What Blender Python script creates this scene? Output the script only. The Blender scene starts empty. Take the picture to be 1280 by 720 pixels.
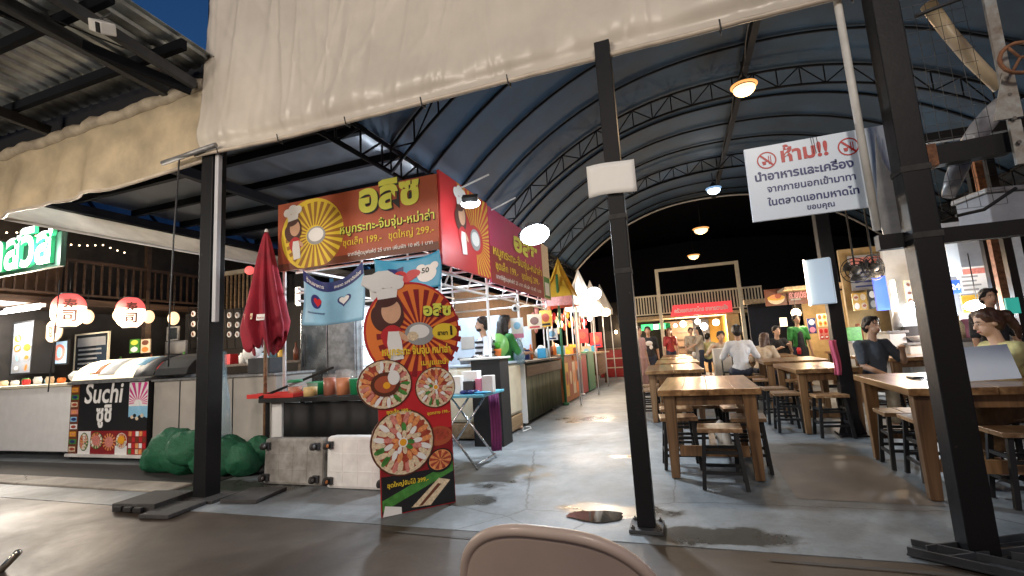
import bpy, math, random
from mathutils import Vector, Matrix, noise as MN
random.seed(11)
S = bpy.context.scene
C = S.collection
# ------------------------------------------------------------------ camera
# right, forward, up of the place seen from the camera (measured from the vanishing points)
F_PX = 590.0
EYE = Vector((0, 0, 1.25))
_up = Vector((367 - 640, 4080 + 360, -F_PX)).normalized()
_al = Vector((850 - 640, -(427 - 360), -F_PX))
_al = (_al - _up * _al.dot(_up)).normalized()
_rt = _al.cross(_up)
CR = Matrix((_rt, _al, _up))
cam_d = bpy.data.cameras.new('camera'); cam = bpy.data.objects.new('camera', cam_d); C.objects.link(cam)
cam.matrix_world = Matrix.Translation(EYE) @ CR.to_4x4()
cam_d.sensor_width = 36; cam_d.lens = F_PX / 1280 * 36; cam_d.clip_start = 0.05; cam_d.clip_end = 2000
S.camera = cam
def at(px, py, X=None, Y=None, Z=None):
    """a point of the photograph (1280 x 720) at a known X, Y or Z"""
    d = CR @ Vector((px - 640, 360 - py, -F_PX))
    t = (Z - EYE.z) / d.z if Z is not None else (Y / d.y if Y is not None else X / d.x)
    return EYE + d * t
# ------------------------------------------------------------------ dusk sky, weak sun, exposure
W = bpy.data.worlds.new('World'); S.world = W; W.use_nodes = True
nt = W.node_tree; bg = nt.nodes['Background']
sky = nt.nodes.new('ShaderNodeTexSky'); sky.sky_type = 'NISHITA'; sky.sun_disc = False
sky.sun_elevation = math.radians(1.0); sky.sun_rotation = math.radians(150); sky.air_density = 1.0; sky.ozone_density = 4.0
nt.links.new(sky.outputs[0], bg.inputs[0]); bg.inputs[1].default_value = SKY_STRENGTH = 0.15
sd = bpy.data.lights.new('sun', 'SUN'); sd.energy = 0.01; sd.angle = math.radians(12); sd.color = (1, .85, .7)
so = bpy.data.objects.new('sun', sd); C.objects.link(so); so.rotation_euler = (math.radians(86), 0, math.radians(30))
S.view_settings.view_transform = 'Standard'; S.view_settings.look = 'None'
S.view_settings.exposure = 0.55; S.view_settings.gamma = 1; S.view_settings.use_curve_mapping = False
S.render.film_transparent = False
S.cycles.max_bounces = 6; S.cycles.diffuse_bounces = 3; S.cycles.glossy_bounces = 3; S.cycles.transmission_bounces = 4
S.cycles.transparent_max_bounces = 8; S.cycles.caustics_reflective = False; S.cycles.caustics_refractive = False
S.cycles.sample_clamp_indirect = 4.0
def point(loc, watts, color, r=.06, parent=None, kind='POINT', spot=None, aim=None):
    l = bpy.data.lights.new('lamp_light', kind); l.energy = watts; l.color = color; l.shadow_soft_size = r
    o = bpy.data.objects.new('lamp_light', l); C.objects.link(o)
    if kind == 'SPOT': l.spot_size = math.radians(spot or 120); l.spot_blend = .6
    o.location = loc
    if aim is not None: o.rotation_euler = (Vector(aim) - Vector(loc)).to_track_quat('-Z', 'Y').to_euler()
    if parent is not None:
        o.parent = parent; o.location = Vector(loc) - OFF[parent.name]
    return o
WARM = (1, .70, .42); WARMW = (1, .84, .66); COOL = (.80, .90, 1); NEUT = (1, .95, .88)
# ------------------------------------------------------------------ materials
MATS = {}
def hexc(h):
    v = [int(h[i:i + 2], 16) / 255 for i in (0, 2, 4)]
    return tuple(x / 12.92 if x <= .04045 else ((x + .055) / 1.055) ** 2.4 for x in v) + (1,)
def col(c):
    return hexc(c) if isinstance(c, str) else (tuple(c) + (1,) if len(c) == 3 else tuple(c))
def material(key, c, rough=.6, metal=0, var=.12, scale=6, bump=0, bscale=None, c2=None, emit=0, stretch=None, trans=0, alpha=1, coat=0, spec=.5, sheen=0, trl=0, pos=(.3, .7)):
    m = bpy.data.materials.new(key); m.use_nodes = True; t = m.node_tree; b = t.nodes['Principled BSDF']
    c = col(c)
    b.inputs['Roughness'].default_value = rough; b.inputs['Metallic'].default_value = metal
    b.inputs['Specular IOR Level'].default_value = spec; b.inputs['Coat Weight'].default_value = coat
    if trans: b.inputs['Transmission Weight'].default_value = trans
    if alpha < 1: b.inputs['Alpha'].default_value = alpha
    if emit:
        b.inputs['Emission Color'].default_value = c; b.inputs['Emission Strength'].default_value = emit
        b.inputs['Base Color'].default_value = c
    tc = t.nodes.new('ShaderNodeTexCoord'); mp = t.nodes.new('ShaderNodeMapping'); t.links.new(tc.outputs['Object'], mp.inputs[0])
    if stretch: mp.inputs['Scale'].default_value = stretch
    nz = t.nodes.new('ShaderNodeTexNoise'); nz.inputs['Scale'].default_value = scale; nz.inputs['Detail'].default_value = 6; nz.inputs['Roughness'].default_value = .62
    t.links.new(mp.outputs[0], nz.inputs['Vector'])
    rp = t.nodes.new('ShaderNodeValToRGB'); t.links.new(nz.outputs['Fac'], rp.inputs[0])
    e = rp.color_ramp.elements; e[0].position, e[1].position = pos
    lo = tuple(max(0, x * (1 - var)) for x in c[:3]) + (1,); hi = tuple(min(1, x * (1 + var)) for x in c[:3]) + (1,)
    if c2 is not None: lo, hi = col(c2), c
    e[0].color = lo; e[1].color = hi
    if not emit: t.links.new(rp.outputs[0], b.inputs['Base Color'])
    if var and rough > .12 and not emit:
        mr = t.nodes.new('ShaderNodeMapRange'); t.links.new(nz.outputs['Fac'], mr.inputs[0])
        mr.inputs[3].default_value = max(.05, rough - .1); mr.inputs[4].default_value = min(1, rough + .12); t.links.new(mr.outputs[0], b.inputs['Roughness'])
    if bump:
        bn = t.nodes.new('ShaderNodeBump'); bn.inputs['Strength'].default_value = bump; bn.inputs['Distance'].default_value = .01
        n2 = t.nodes.new('ShaderNodeTexNoise'); n2.inputs['Scale'].default_value = bscale or scale * 4; n2.inputs['Detail'].default_value = 5
        t.links.new(mp.outputs[0], n2.inputs['Vector']); t.links.new(n2.outputs['Fac'], bn.inputs['Height']); t.links.new(bn.outputs[0], b.inputs['Normal'])
    if trl:
        tb = t.nodes.new('ShaderNodeBsdfTranslucent'); mx = t.nodes.new('ShaderNodeMixShader'); mx.inputs[0].default_value = trl; t.links.new(rp.outputs[0], tb.inputs[0])
        t.links.new(b.outputs[0], mx.inputs[1]); t.links.new(tb.outputs[0], mx.inputs[2]); t.links.new(mx.outputs[0], t.nodes['Material Output'].inputs[0])
    MATS[key] = m
    return m
def floor_material(key, c1, c2, c3, wet=.5, rough=.55, wets=(), stretch=(1, 1, 1)):
    m = bpy.data.materials.new(key); m.use_nodes = True; t = m.node_tree; b = t.nodes['Principled BSDF']; L = t.links.new
    tc = t.nodes.new('ShaderNodeTexCoord')
    def noise(s, d=8, r=.6, dist=0):
        n = t.nodes.new('ShaderNodeTexNoise'); n.inputs['Scale'].default_value = s; n.inputs['Detail'].default_value = d
        n.inputs['Roughness'].default_value = r; n.inputs['Distortion'].default_value = dist; L(tc.outputs['Object'], n.inputs['Vector']); return n
    def ramp(n, stops):
        r = t.nodes.new('ShaderNodeValToRGB'); L(n.outputs['Fac'], r.inputs[0]); e = r.color_ramp.elements
        while len(e) < len(stops): e.new(.5)
        for i, (p, cc) in enumerate(stops): e[i].position = p; e[i].color = cc
        return r
    mp = t.nodes.new('ShaderNodeMapping'); mp.inputs['Scale'].default_value = stretch; L(tc.outputs['Object'], mp.inputs[0])
    big = noise(.55, 10, .66, .4); L(mp.outputs[0], big.inputs['Vector']); mid = noise(2.6, 10, .7, .3); fine = noise(38, 6, .7)
    r1 = ramp(big, [(.30, col(c2)), (.52, col(c1)), (.72, col(c3))])
    r2 = ramp(mid, [(.28, (.55, .53, .50, 1)), (.50, (.9, .9, .9, 1)), (.72, (1.25, 1.25, 1.25, 1))])
    r3 = ramp(fine, [(.2, (.78, .78, .78, 1)), (.7, (1.06, 1.06, 1.06, 1))])
    mx = t.nodes.new('ShaderNodeMixRGB'); mx.blend_type = 'MULTIPLY'; mx.inputs[0].default_value = .85; L(r1.outputs[0], mx.inputs[1]); L(r2.outputs[0], mx.inputs[2])
    m2 = t.nodes.new('ShaderNodeMixRGB'); m2.blend_type = 'MULTIPLY'; m2.inputs[0].default_value = .8; L(mx.outputs[0], m2.inputs[1]); L(r3.outputs[0], m2.inputs[2])
    def math_(op, a, b_=None, clamp=False):
        n = t.nodes.new('ShaderNodeMath'); n.operation = op; n.use_clamp = clamp
        for i, x in enumerate((a, b_)):
            if x is None: continue
            if isinstance(x, (int, float)): n.inputs[i].default_value = x
            else: L(x, n.inputs[i])
        return n.outputs[0]
    def vor(s, feat, dist=None):
        v = t.nodes.new('ShaderNodeTexVoronoi'); v.feature = feat; v.inputs['Scale'].default_value = s
        ad = t.nodes.new('ShaderNodeMixRGB'); ad.blend_type = 'ADD'; ad.inputs[0].default_value = .12; L(tc.outputs['Object'], ad.inputs[1]); L(mid.outputs['Color'], ad.inputs[2]); L(ad.outputs[0], v.inputs['Vector']); return v.outputs['Distance']
    crack = math_('LESS_THAN', vor(.42, 'DISTANCE_TO_EDGE'), .0028); spots = math_('LESS_THAN', vor(4.2, 'F1'), .055)
    dirt = math_('MAXIMUM', math_('MULTIPLY', crack, .55), math_('MULTIPLY', spots, .45))
    m3 = t.nodes.new('ShaderNodeMixRGB'); L(dirt, m3.inputs[0]); L(m2.outputs[0], m3.inputs[1]); m3.inputs[2].default_value = (.03, .027, .023, 1); m2 = m3
    wm = None
    for (x, y, rx, ry) in wets:
        q = t.nodes.new('ShaderNodeVectorMath'); q.operation = 'SUBTRACT'; L(tc.outputs['Object'], q.inputs[0]); q.inputs[1].default_value = (x, y, 0)
        q2 = t.nodes.new('ShaderNodeVectorMath'); q2.operation = 'MULTIPLY'; L(q.outputs[0], q2.inputs[0]); q2.inputs[1].default_value = (1 / rx, 1 / ry, 0)
        q3 = t.nodes.new('ShaderNodeVectorMath'); q3.operation = 'LENGTH'; L(q2.outputs[0], q3.inputs[0])
        d = math_('ADD', q3.outputs['Value'], math_('MULTIPLY', math_('SUBTRACT', mid.outputs['Fac'], .5), 2.6))
        k = math_('MULTIPLY', math_('SUBTRACT', 1.15, d), 3.5, True); wm = k if wm is None else math_('MAXIMUM', wm, k)
    if wm is not None:
        m4 = t.nodes.new('ShaderNodeMixRGB'); m4.blend_type = 'MULTIPLY'; L(wm, m4.inputs[0]); L(m2.outputs[0], m4.inputs[1]); m4.inputs[2].default_value = (.36, .32, .27, 1); m2 = m4
    L(m2.outputs[0], b.inputs['Base Color'])
    rr = ramp(noise(1.3, 9, .65, .5), [(.34, (rough - wet * .5,) * 3 + (1,)), (.60, (rough,) * 3 + (1,))]); ro = rr.outputs[0]
    if wm is not None: ro = math_('SUBTRACT', ro, math_('MULTIPLY', wm, .26), True)
    L(ro, b.inputs['Roughness'])
    bn = t.nodes.new('ShaderNodeBump'); bn.inputs['Strength'].default_value = .25; bn.inputs['Distance'].default_value = .01; L(mid.outputs['Fac'], bn.inputs['Height'])
    b2 = t.nodes.new('ShaderNodeBump'); b2.inputs['Strength'].default_value = .12; b2.inputs['Distance'].default_value = .004; L(fine.outputs['Fac'], b2.inputs['Height']); L(bn.outputs[0], b2.inputs['Normal'])
    L(b2.outputs[0], b.inputs['Normal'])
    MATS[key] = m
floor_material('yard_concrete_dim', (.062, .045, .032), (.028, .021, .015), (.125, .10, .078), .34, .58, [(.9, 2.75, .5, .10)], (.35, 1.3, 1))  # darker brown mainly holds the yard's dim warm light in the colour
floor_material('hall_concrete_lit', (.19, .212, .225), (.085, .088, .088), (.30, .315, .33), .25, .60, [(-.62, 3.78, .42, .17), (.12, 3.42, .50, .15), (-2.0, 3.86, .38, .15), (-2.1, 4.7, .62, .42), (-.72, 5.55, .16, .07), (-1.7, 8.4, .5, .5), (-4.6, 3.9, .9, .25)])  # paler blue-grey mainly holds the cool hall light in the colour
floor_material('kerb_concrete', (.36, .32, .27), (.22, .19, .16), (.45, .41, .36), .1, .75)
def wood_material(key, c1, c2, c3, axis='Y', rough=.4, sc=1.0, coat=.15):
    m = bpy.data.materials.new(key); m.use_nodes = True; t = m.node_tree; b = t.nodes['Principled BSDF']; L = t.links.new
    tc = t.nodes.new('ShaderNodeTexCoord'); mp = t.nodes.new('ShaderNodeMapping'); L(tc.outputs['Object'], mp.inputs[0])
    k = {'X': (1.2, 16, 16), 'Y': (16, 1.2, 16), 'Z': (16, 16, 1.2)}[axis]; mp.inputs['Scale'].default_value = tuple(v * sc for v in k)
    n = t.nodes.new('ShaderNodeTexNoise'); n.inputs['Scale'].default_value = 1.0; n.inputs['Detail'].default_value = 8; n.inputs['Distortion'].default_value = .6; L(mp.outputs[0], n.inputs['Vector'])
    r = t.nodes.new('ShaderNodeValToRGB'); L(n.outputs['Fac'], r.inputs[0]); e = r.color_ramp.elements; e.new(.5)
    for i, (p, cc) in enumerate([(.3, c1), (.52, c2), (.72, c3)]): e[i].position = p; e[i].color = col(cc)
    oi = t.nodes.new('ShaderNodeObjectInfo'); hs = t.nodes.new('ShaderNodeHueSaturation'); mr = t.nodes.new('ShaderNodeMapRange')
    mr.inputs[3].default_value = .75; mr.inputs[4].default_value = 1.2; L(oi.outputs['Random'], mr.inputs[0]); L(mr.outputs[0], hs.inputs['Value']); L(r.outputs[0], hs.inputs['Color'])
    L(hs.outputs[0], b.inputs['Base Color']); b.inputs['Roughness'].default_value = rough; b.inputs['Coat Weight'].default_value = coat; b.inputs['Coat Roughness'].default_value = .25
    bn = t.nodes.new('ShaderNodeBump'); bn.inputs['Strength'].default_value = .25; bn.inputs['Distance'].default_value = .004; L(n.outputs['Fac'], bn.inputs['Height']); L(bn.outputs[0], b.inputs['Normal'])
    MATS[key] = m
wood_material('table_wood', (.105, .048, .016), (.235, .125, .05), (.35, .215, .10), 'Y', .30)
wood_material('leg_wood', (.07, .033, .012), (.165, .085, .034), (.25, .145, .065), 'Z', .42)
wood_material('seat_wood', (.13, .065, .026), (.27, .155, .075), (.42, .30, .18), 'Y', .42)
wood_material('dark_wood', (.02, .012, .007), (.05, .028, .016), (.09, .05, .03), 'Y', .5)
wood_material('brown_wood', (.09, .045, .022), (.16, .085, .045), (.24, .14, .08), 'Y', .5)
wood_material('tan_wood', (.30, .19, .09), (.45, .30, .16), (.55, .40, .24), 'Y', .5)
wood_material('bamboo', (.03, .035, .018), (.075, .075, .04), (.13, .12, .07), 'Z', .5)
DEFS = dict(
    black_steel=dict(c=(.13, .10, .08), c2=(.006, .006, .007), pos=(.68, .80), rough=.45, scale=16, bump=.07, spec=.25),
    black_matte=dict(c=(.005, .005, .0055), rough=.7, var=.4), dark_grey=dict(c=(.035, .037, .04), rough=.6, var=.4, bump=.2),
    truss_black=dict(c=(.006, .007, .010), rough=.7, spec=.12, var=.4),
    rubber=dict(c=(.03, .028, .027), rough=.75, var=.5, scale=14, bump=.4),
    grey_steel=dict(c=(.25, .25, .25), rough=.5, metal=.6, var=.35, scale=12), steel=dict(c=(.55, .56, .57), rough=.25, metal=1, var=.1),
    bolt=dict(c=(.12, .11, .10), rough=.5, metal=.7),
    rust=dict(c=(.22, .10, .05), rough=.8, var=.6, scale=20, bump=.5), old_paint=dict(c=(.36, .38, .37), rough=.6, var=.5, scale=14, c2=(.17, .12, .08)),
    tarp=dict(c=(.60, .55, .48), trl=.12, rough=.33, var=.14, scale=1.1, bump=.05, bscale=5), tarp_hem=dict(c=(.50, .43, .35), rough=.42, var=.2, scale=5, bump=.2),
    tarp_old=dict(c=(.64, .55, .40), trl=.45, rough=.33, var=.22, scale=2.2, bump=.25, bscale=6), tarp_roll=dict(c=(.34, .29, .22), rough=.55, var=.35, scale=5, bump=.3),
    membrane=dict(c=(.018, .038, .066), rough=.6, spec=.12, var=.35, scale=1.1, bump=.05), membrane_blue=dict(c=(.045, .12, .23), rough=.5, var=.3, scale=1.0),
    membrane_dark=dict(c=(.010, .012, .020), rough=.9, var=.4), sheet_grey=dict(c=(.10, .11, .125), rough=.33, metal=.3, var=.25, scale=3),
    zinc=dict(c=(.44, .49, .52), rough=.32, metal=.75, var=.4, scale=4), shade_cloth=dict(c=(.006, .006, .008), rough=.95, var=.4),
    canvas_white=dict(c=(.78, .77, .75), trl=.55, rough=.7, var=.12, scale=3), pvc=dict(c=(.46, .47, .49), rough=.35, var=.08),
    white_paint=dict(c=(.74, .74, .73), rough=.4, var=.07), cream_paint=dict(c=(.66, .60, .45), rough=.5, var=.12), white_dirty=dict(c=(.62, .61, .58), rough=.45, var=.2, scale=4),
    paper=dict(c=(.78, .77, .74), rough=.6, var=.04), foam_grey=dict(c=(.34, .33, .31), rough=.6, var=.45, scale=7, bump=.25, c2=(.16, .145, .125)), foam_white=dict(c=(.70, .69, .67), rough=.5, var=.16, scale=5),
    grey_panel=dict(c=(.33, .31, .28), rough=.6, var=.15, scale=2), stain_brown=dict(c=(.10, .07, .05), rough=.9), caster_orange=dict(c=(.5, .20, .06), rough=.5),
    red_cloth=dict(c=(.30, .012, .03), rough=.75, var=.3, scale=5, bump=.2), net_green=dict(c=(.004, .085, .036), rough=.6, var=.55, scale=60, bump=.8, bscale=140),
    chair_beige=dict(c=(.60, .465, .385), rough=.38, var=.06, coat=.2), chrome=dict(c=(.6, .56, .48), rough=.22, metal=1),
    red_tray=dict(c=(.55, .04, .035), rough=.35), clear=dict(c=(.85, .87, .88), rough=.12, alpha=.13, var=0), clear_blue=dict(c=(.35, .55, .65), rough=.15, alpha=.4, var=0),
    film=dict(c=(.42, .42, .43), rough=.22, alpha=.8, var=.25, bump=.4), sauce=dict(c=(.42, .09, .015), rough=.35), sauce_orange=dict(c=(.55, .16, .02), rough=.35), sauce_yellow=dict(c=(.62, .42, .12), rough=.4),
    lid_green=dict(c=(.02, .25, .10), rough=.4), basket_green=dict(c=(.03, .22, .06), rough=.5), teal=dict(c=(.02, .33, .33), rough=.4), blue_top=dict(c=(.12, .42, .55), rough=.28, var=.08),
    pink_cloth=dict(c=(.55, .10, .17), rough=.8), purple_cloth=dict(c=(.16, .02, .10), rough=.8), pink=dict(c=(.70, .25, .38), rough=.5), green_fan=dict(c=(.12, .55, .05), rough=.35), fan_clear=dict(c=(.25, .60, .15), rough=.3, alpha=.75),
    blue_cold=dict(c=(.45, .55, .66), rough=.5), skin=dict(c=(.46, .27, .175), rough=.5, var=.08), skin_pale=dict(c=(.58, .37, .26), rough=.5, var=.06), lips=dict(c=(.34, .10, .08), rough=.4), hair=dict(c=(.012, .009, .008), rough=.4, var=.5, scale=30, bump=.5), hair_brown=dict(c=(.06, .026, .014), rough=.38, var=.5, scale=30, bump=.5), hair_red=dict(c=(.16, .05, .025), rough=.45, var=.4, scale=20),
    shirt_white=dict(c=(.66, .70, .76), rough=.8, var=.06, bump=.2), shirt_grey=dict(c=(.055, .068, .085), rough=.85, bump=.2), shirt_yellow=dict(c=(.55, .50, .22), rough=.8, bump=.2), shirt_dark=dict(c=(.02, .02, .024), rough=.85), shirt_pink=dict(c=(.55, .33, .30), rough=.8), shirt_cream=dict(c=(.5, .42, .32), rough=.8), shirt_green=dict(c=(.03, .20, .04), rough=.8), denim=dict(c=(.03, .04, .07), rough=.85), skirt_brown=dict(c=(.14, .075, .03), rough=.8, var=.4, scale=12, bump=.5), khaki=dict(c=(.2, .17, .12), rough=.85), mask_black=dict(c=(.01, .01, .012), rough=.8),
    wall_dark=dict(c=(.022, .019, .017), rough=.8, var=.4), wall_brown=dict(c=(.10, .06, .035), rough=.75, var=.3), wall_warm=dict(c=(.42, .30, .14), rough=.75, var=.2), wall_yellow=dict(c=(.62, .36, .06), rough=.7), wall_grey=dict(c=(.30, .32, .36), rough=.7, var=.15), wall_white=dict(c=(.62, .62, .60), rough=.7, var=.1),
    green_paint=dict(c=(.05, .20, .09), rough=.5, var=.3), red_paint=dict(c=(.33, .02, .02), rough=.45, var=.3), orange_board=dict(c=(.40, .14, .05), rough=.6, var=.4, scale=5),
    thatch=dict(c=(.38, .28, .17), rough=.95, var=.5, scale=18, bump=.8), glass_dark=dict(c=(.02, .025, .03), rough=.08, var=0), screen_dark=dict(c=(.02, .03, .05), rough=.15),
    puddle_water=dict(c=(.035, .03, .024), rough=.04, var=0), wet_floor=dict(c=(.085, .07, .055), rough=.26, var=.35, scale=6), damp_floor=dict(c=(.15, .135, .12), rough=.45, var=.25, scale=3),
    joint=dict(c=(.06, .055, .05), rough=.8),
    # printed inks
    k_red=dict(c=(.50, .02, .025), rough=.4, var=.04), k_dkred=dict(c=(.24, .012, .015), rough=.4, var=.06), k_orange=dict(c=(.80, .20, .035), rough=.4, var=.04), k_brick=dict(c=(.40, .085, .035), rough=.4, var=.16, scale=1.5), k_brown=dict(c=(.15, .045, .02), rough=.4), k_yellow=dict(c=(.78, .56, .04), rough=.4, var=.03), k_lime=dict(c=(.72, .74, .10), rough=.4, var=.03), k_gold=dict(c=(.62, .36, .035), rough=.4), k_white=dict(c=(.80, .79, .77), rough=.4, var=.03), k_cream=dict(c=(.70, .56, .38), rough=.4, var=.3, scale=55), k_black=dict(c=(.010, .010, .011), rough=.45), k_navy=dict(c=(.018, .03, .16), rough=.4), k_cyan=dict(c=(.06, .36, .60), rough=.4, var=.08), k_sky=dict(c=(.26, .52, .72), rough=.4, var=.15, scale=3), k_unused=dict(c=(.5, .5, .5)), k_skin=dict(c=(.66, .38, .24), rough=.4), k_hair=dict(c=(.075, .022, .015), rough=.4), k_pinkmeat=dict(c=(.62, .22, .18), rough=.4, var=.3, scale=40), k_meat=dict(c=(.36, .055, .03), rough=.4, var=.4, scale=40), k_shrimp=dict(c=(.72, .28, .10), rough=.4, var=.3, scale=40), k_green=dict(c=(.06, .22, .04), rough=.4, var=.4, scale=20), k_egg=dict(c=(.8, .36, .02), rough=.35), k_spoke=dict(c=(.34, .15, .02), rough=.4), e_amber_halo=dict(c=(1, .45, .13), emit=.7), e_globe=dict(c=(1, .66, .32), emit=1.8), e_coolglobe=dict(c=(.72, .88, 1), emit=2.5), e_cool_halo=dict(c=(.20, .36, .60), emit=.6), e_oval=dict(c=(1, .66, .36), emit=1.0), k_grey=dict(c=(.32, .32, .32), rough=.4), k_signblue=dict(c=(.68, .79, .93), rough=.35, var=.03), k_magenta=dict(c=(.60, .05, .25), rough=.4), k_dkgreen=dict(c=(.01, .05, .03), rough=.5), k_broth=dict(c=(.10, .03, .015), rough=.3), k_pinkray=dict(c=(.75, .33, .38), rough=.4), k_mag=dict(c=(.42, .03, .10), rough=.4),
    # lamps
    e_warm=dict(c=(1, .72, .40), emit=14), e_cool=dict(c=(.82, .92, 1), emit=22), e_white=dict(c=(1, .96, .9), emit=14), e_neon=dict(c=(.93, 1, .96), emit=1.1), e_green=dict(c=(.02, .30, .12), emit=.5), e_lantern=dict(c=(1, .76, .58), emit=2.0), e_lanternred=dict(c=(.80, .12, .11), emit=.8), e_case=dict(c=(1, .85, .55), emit=1.1), e_blue=dict(c=(.01, .06, .50), emit=.8), e_screen=dict(c=(.30, .45, .62), emit=.6), e_panel=dict(c=(.82, .92, .98), emit=1.0), e_tube=dict(c=(1, .90, .68), emit=6), e_greenlit=dict(c=(.05, .7, .2), emit=1.3), e_fairy=dict(c=(1, .75, .45), emit=6), e_lightbox=dict(c=(.36, .45, .55), emit=.35), e_teal=dict(c=(.03, .35, .28), emit=.5), e_sign=dict(c=(.72, .80, .92), emit=.0), e_redglow=dict(c=(.75, .06, .07), emit=.55),
)
def mat(key):
    if key not in MATS:
        d = dict(DEFS[key]); c = d.pop('c'); material(key, c, **d)
    return MATS[key]
# ------------------------------------------------------------------ mesh builder
OFF = {}
def V(*a): return Vector(a)
class MB:
    def __init__(s): s.v = []; s.f = []; s.m = []; s.sm = []
    def add(s, vs, fs, m, smooth=False):
        b = len(s.v); s.v += [Vector(v) for v in vs]
        for f in fs: s.f.append(tuple(b + i for i in f)); s.m.append(m); s.sm.append(smooth)
        return s
    def box(s, c, d, m, rz=0, R=None):
        c = Vector(c); R = R or Matrix.Rotation(rz, 3, 'Z'); x, y, z = d[0] / 2, d[1] / 2, d[2] / 2
        p = [c + R @ Vector((i * x, j * y, k * z)) for k in (-1, 1) for j in (-1, 1) for i in (-1, 1)]
        return s.add(p, [(0, 2, 3, 1), (4, 5, 7, 6), (0, 1, 5, 4), (1, 3, 7, 5), (3, 2, 6, 7), (2, 0, 4, 6)], m)
    def bb(s, lo, hi, m):
        lo, hi = Vector(lo), Vector(hi); return s.box((lo + hi) / 2, hi - lo, m)
    def bar(s, a, b, w, h, m, up=(0, 0, 1), w2=None, h2=None):
        a, b = Vector(a), Vector(b); d = (b - a).normalized(); up = Vector(up)
        if abs(d.dot(up)) > .98: up = Vector((0, 1, 0))
        x = d.cross(up).normalized(); y = x.cross(d); p = []
        for q, ww, hh in ((a, w, h), (b, w2 or w, h2 or h)):
            for i, j in ((-1, -1), (1, -1), (1, 1), (-1, 1)): p.append(q + x * i * ww / 2 + y * j * hh / 2)
        return s.add(p, [(3, 2, 1, 0), (4, 5, 6, 7), (0, 1, 5, 4), (1, 2, 6, 5), (2, 3, 7, 6), (3, 0, 4, 7)], m)
    def path(s, pts, r, m, n=10, caps=True, smooth=True):
        pts = [Vector(p) for p in pts]; k = len(pts); rs = r if isinstance(r, (list, tuple)) else [r] * k; vs = []; fs = []
        ref = None
        for i, p in enumerate(pts):
            d = (pts[min(i + 1, k - 1)] - pts[max(i - 1, 0)]).normalized()
            if ref is None: ref = d.orthogonal().normalized()
            x = (ref - d * ref.dot(d)); x = x.normalized() if x.length > 1e-6 else d.orthogonal().normalized(); ref = x; y = d.cross(x)
            for j in range(n): a = j / n * math.tau; vs.append(p + (x * math.cos(a) + y * math.sin(a)) * rs[i])
        for i in range(k - 1):
            for j in range(n): fs.append((i * n + j, i * n + (j + 1) % n, (i + 1) * n + (j + 1) % n, (i + 1) * n + j))
        s.add(vs, fs, m, smooth)
        if caps:
            b = len(s.v) - len(vs)
            s.f.append(tuple(b + j for j in reversed(range(n)))); s.f.append(tuple(b + (k - 1) * n + j for j in range(n))); s.m += [m, m]; s.sm += [False, False]
        return s
    def tube(s, a, b, r, m, n=10, r2=None): return s.path([a, b], [r, r if r2 is None else r2], m, n)
    def lathe(s, prof, c, m, n=20, smooth=True, R=None):
        c = Vector(c); R = R or Matrix.Identity(3); vs = []; fs = []; k = len(prof)
        for r, z in prof:
            for j in range(n): a = j / n * math.tau; vs.append(c + R @ Vector((r * math.cos(a), r * math.sin(a), z)))
        for i in range(k - 1):
            for j in range(n): fs.append((i * n + j, i * n + (j + 1) % n, (i + 1) * n + (j + 1) % n, (i + 1) * n + j))
        s.add(vs, fs, m, smooth); b = len(s.v) - len(vs)
        s.f.append(tuple(b + j for j in reversed(range(n)))); s.f.append(tuple(b + (k - 1) * n + j for j in range(n))); s.m += [m, m]; s.sm += [False, False]
        return s
    def ell(s, c, r, m, nu=16, nv=10, R=None, noise=0):
        c = Vector(c); r = (r, r, r) if isinstance(r, (int, float)) else r; R = R or Matrix.Identity(3); vs = []; fs = []
        for i in range(nv + 1):
            t = math.pi * i / nv
            for j in range(nu):
                a = math.tau * j / nu; q = 1 + (random.uniform(-noise, noise) if noise else 0)
                vs.append(c + R @ Vector((r[0] * math.sin(t) * math.cos(a) * q, r[1] * math.sin(t) * math.sin(a) * q, r[2] * math.cos(t) * q)))
        for i in range(nv):
            for j in range(nu): fs.append((i * nu + j, (i + 1) * nu + j, (i + 1) * nu + (j + 1) % nu, i * nu + (j + 1) % nu))
        return s.add(vs, fs, m, True)
    def grid(s, fn, nu, nv, m, smooth=True):
        vs = [fn(i / nu, j / nv) for j in range(nv + 1) for i in range(nu + 1)]
        fs = [(j * (nu + 1) + i, j * (nu + 1) + i + 1, (j + 1) * (nu + 1) + i + 1, (j + 1) * (nu + 1) + i) for j in range(nv) for i in range(nu)]
        return s.add(vs, fs, m, smooth)
    def poly(s, pts, m): return s.add(pts, [tuple(range(len(pts)))], m)
    def prism(s, pts, vec, m, side=None):
        n = len(pts); vec = Vector(vec); p = [Vector(q) for q in pts]
        b = len(s.v); s.v += p + [q + vec for q in p]
        s.f.append(tuple(b + i for i in reversed(range(n)))); s.f.append(tuple(b + n + i for i in range(n))); s.m += [m, m]; s.sm += [False, False]
        for i in range(n): s.f.append((b + i, b + (i + 1) % n, b + n + (i + 1) % n, b + n + i)); s.m.append(side or m); s.sm.append(False)
        return s
    def build(s, name, parent=None, bevel=0, solid=0, shift=None):
        off = shift if shift is not None else (OFF.get(parent.name, Vector()) if parent is not None else Vector())
        me = bpy.data.meshes.new(name); me.from_pydata([v - off for v in s.v], [], s.f)
        keys = list(dict.fromkeys(s.m))
        for k in keys: me.materials.append(mat(k))
        ix = {k: i for i, k in enumerate(keys)}
        me.polygons.foreach_set('material_index', [ix[k] for k in s.m]); me.polygons.foreach_set('use_smooth', s.sm); me.update()
        o = bpy.data.objects.new(name, me); C.objects.link(o)
        if parent is not None: o.parent = parent; OFF[o.name] = off
        if solid: q = o.modifiers.new('solid', 'SOLIDIFY'); q.thickness = solid; q.offset = 0
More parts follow.
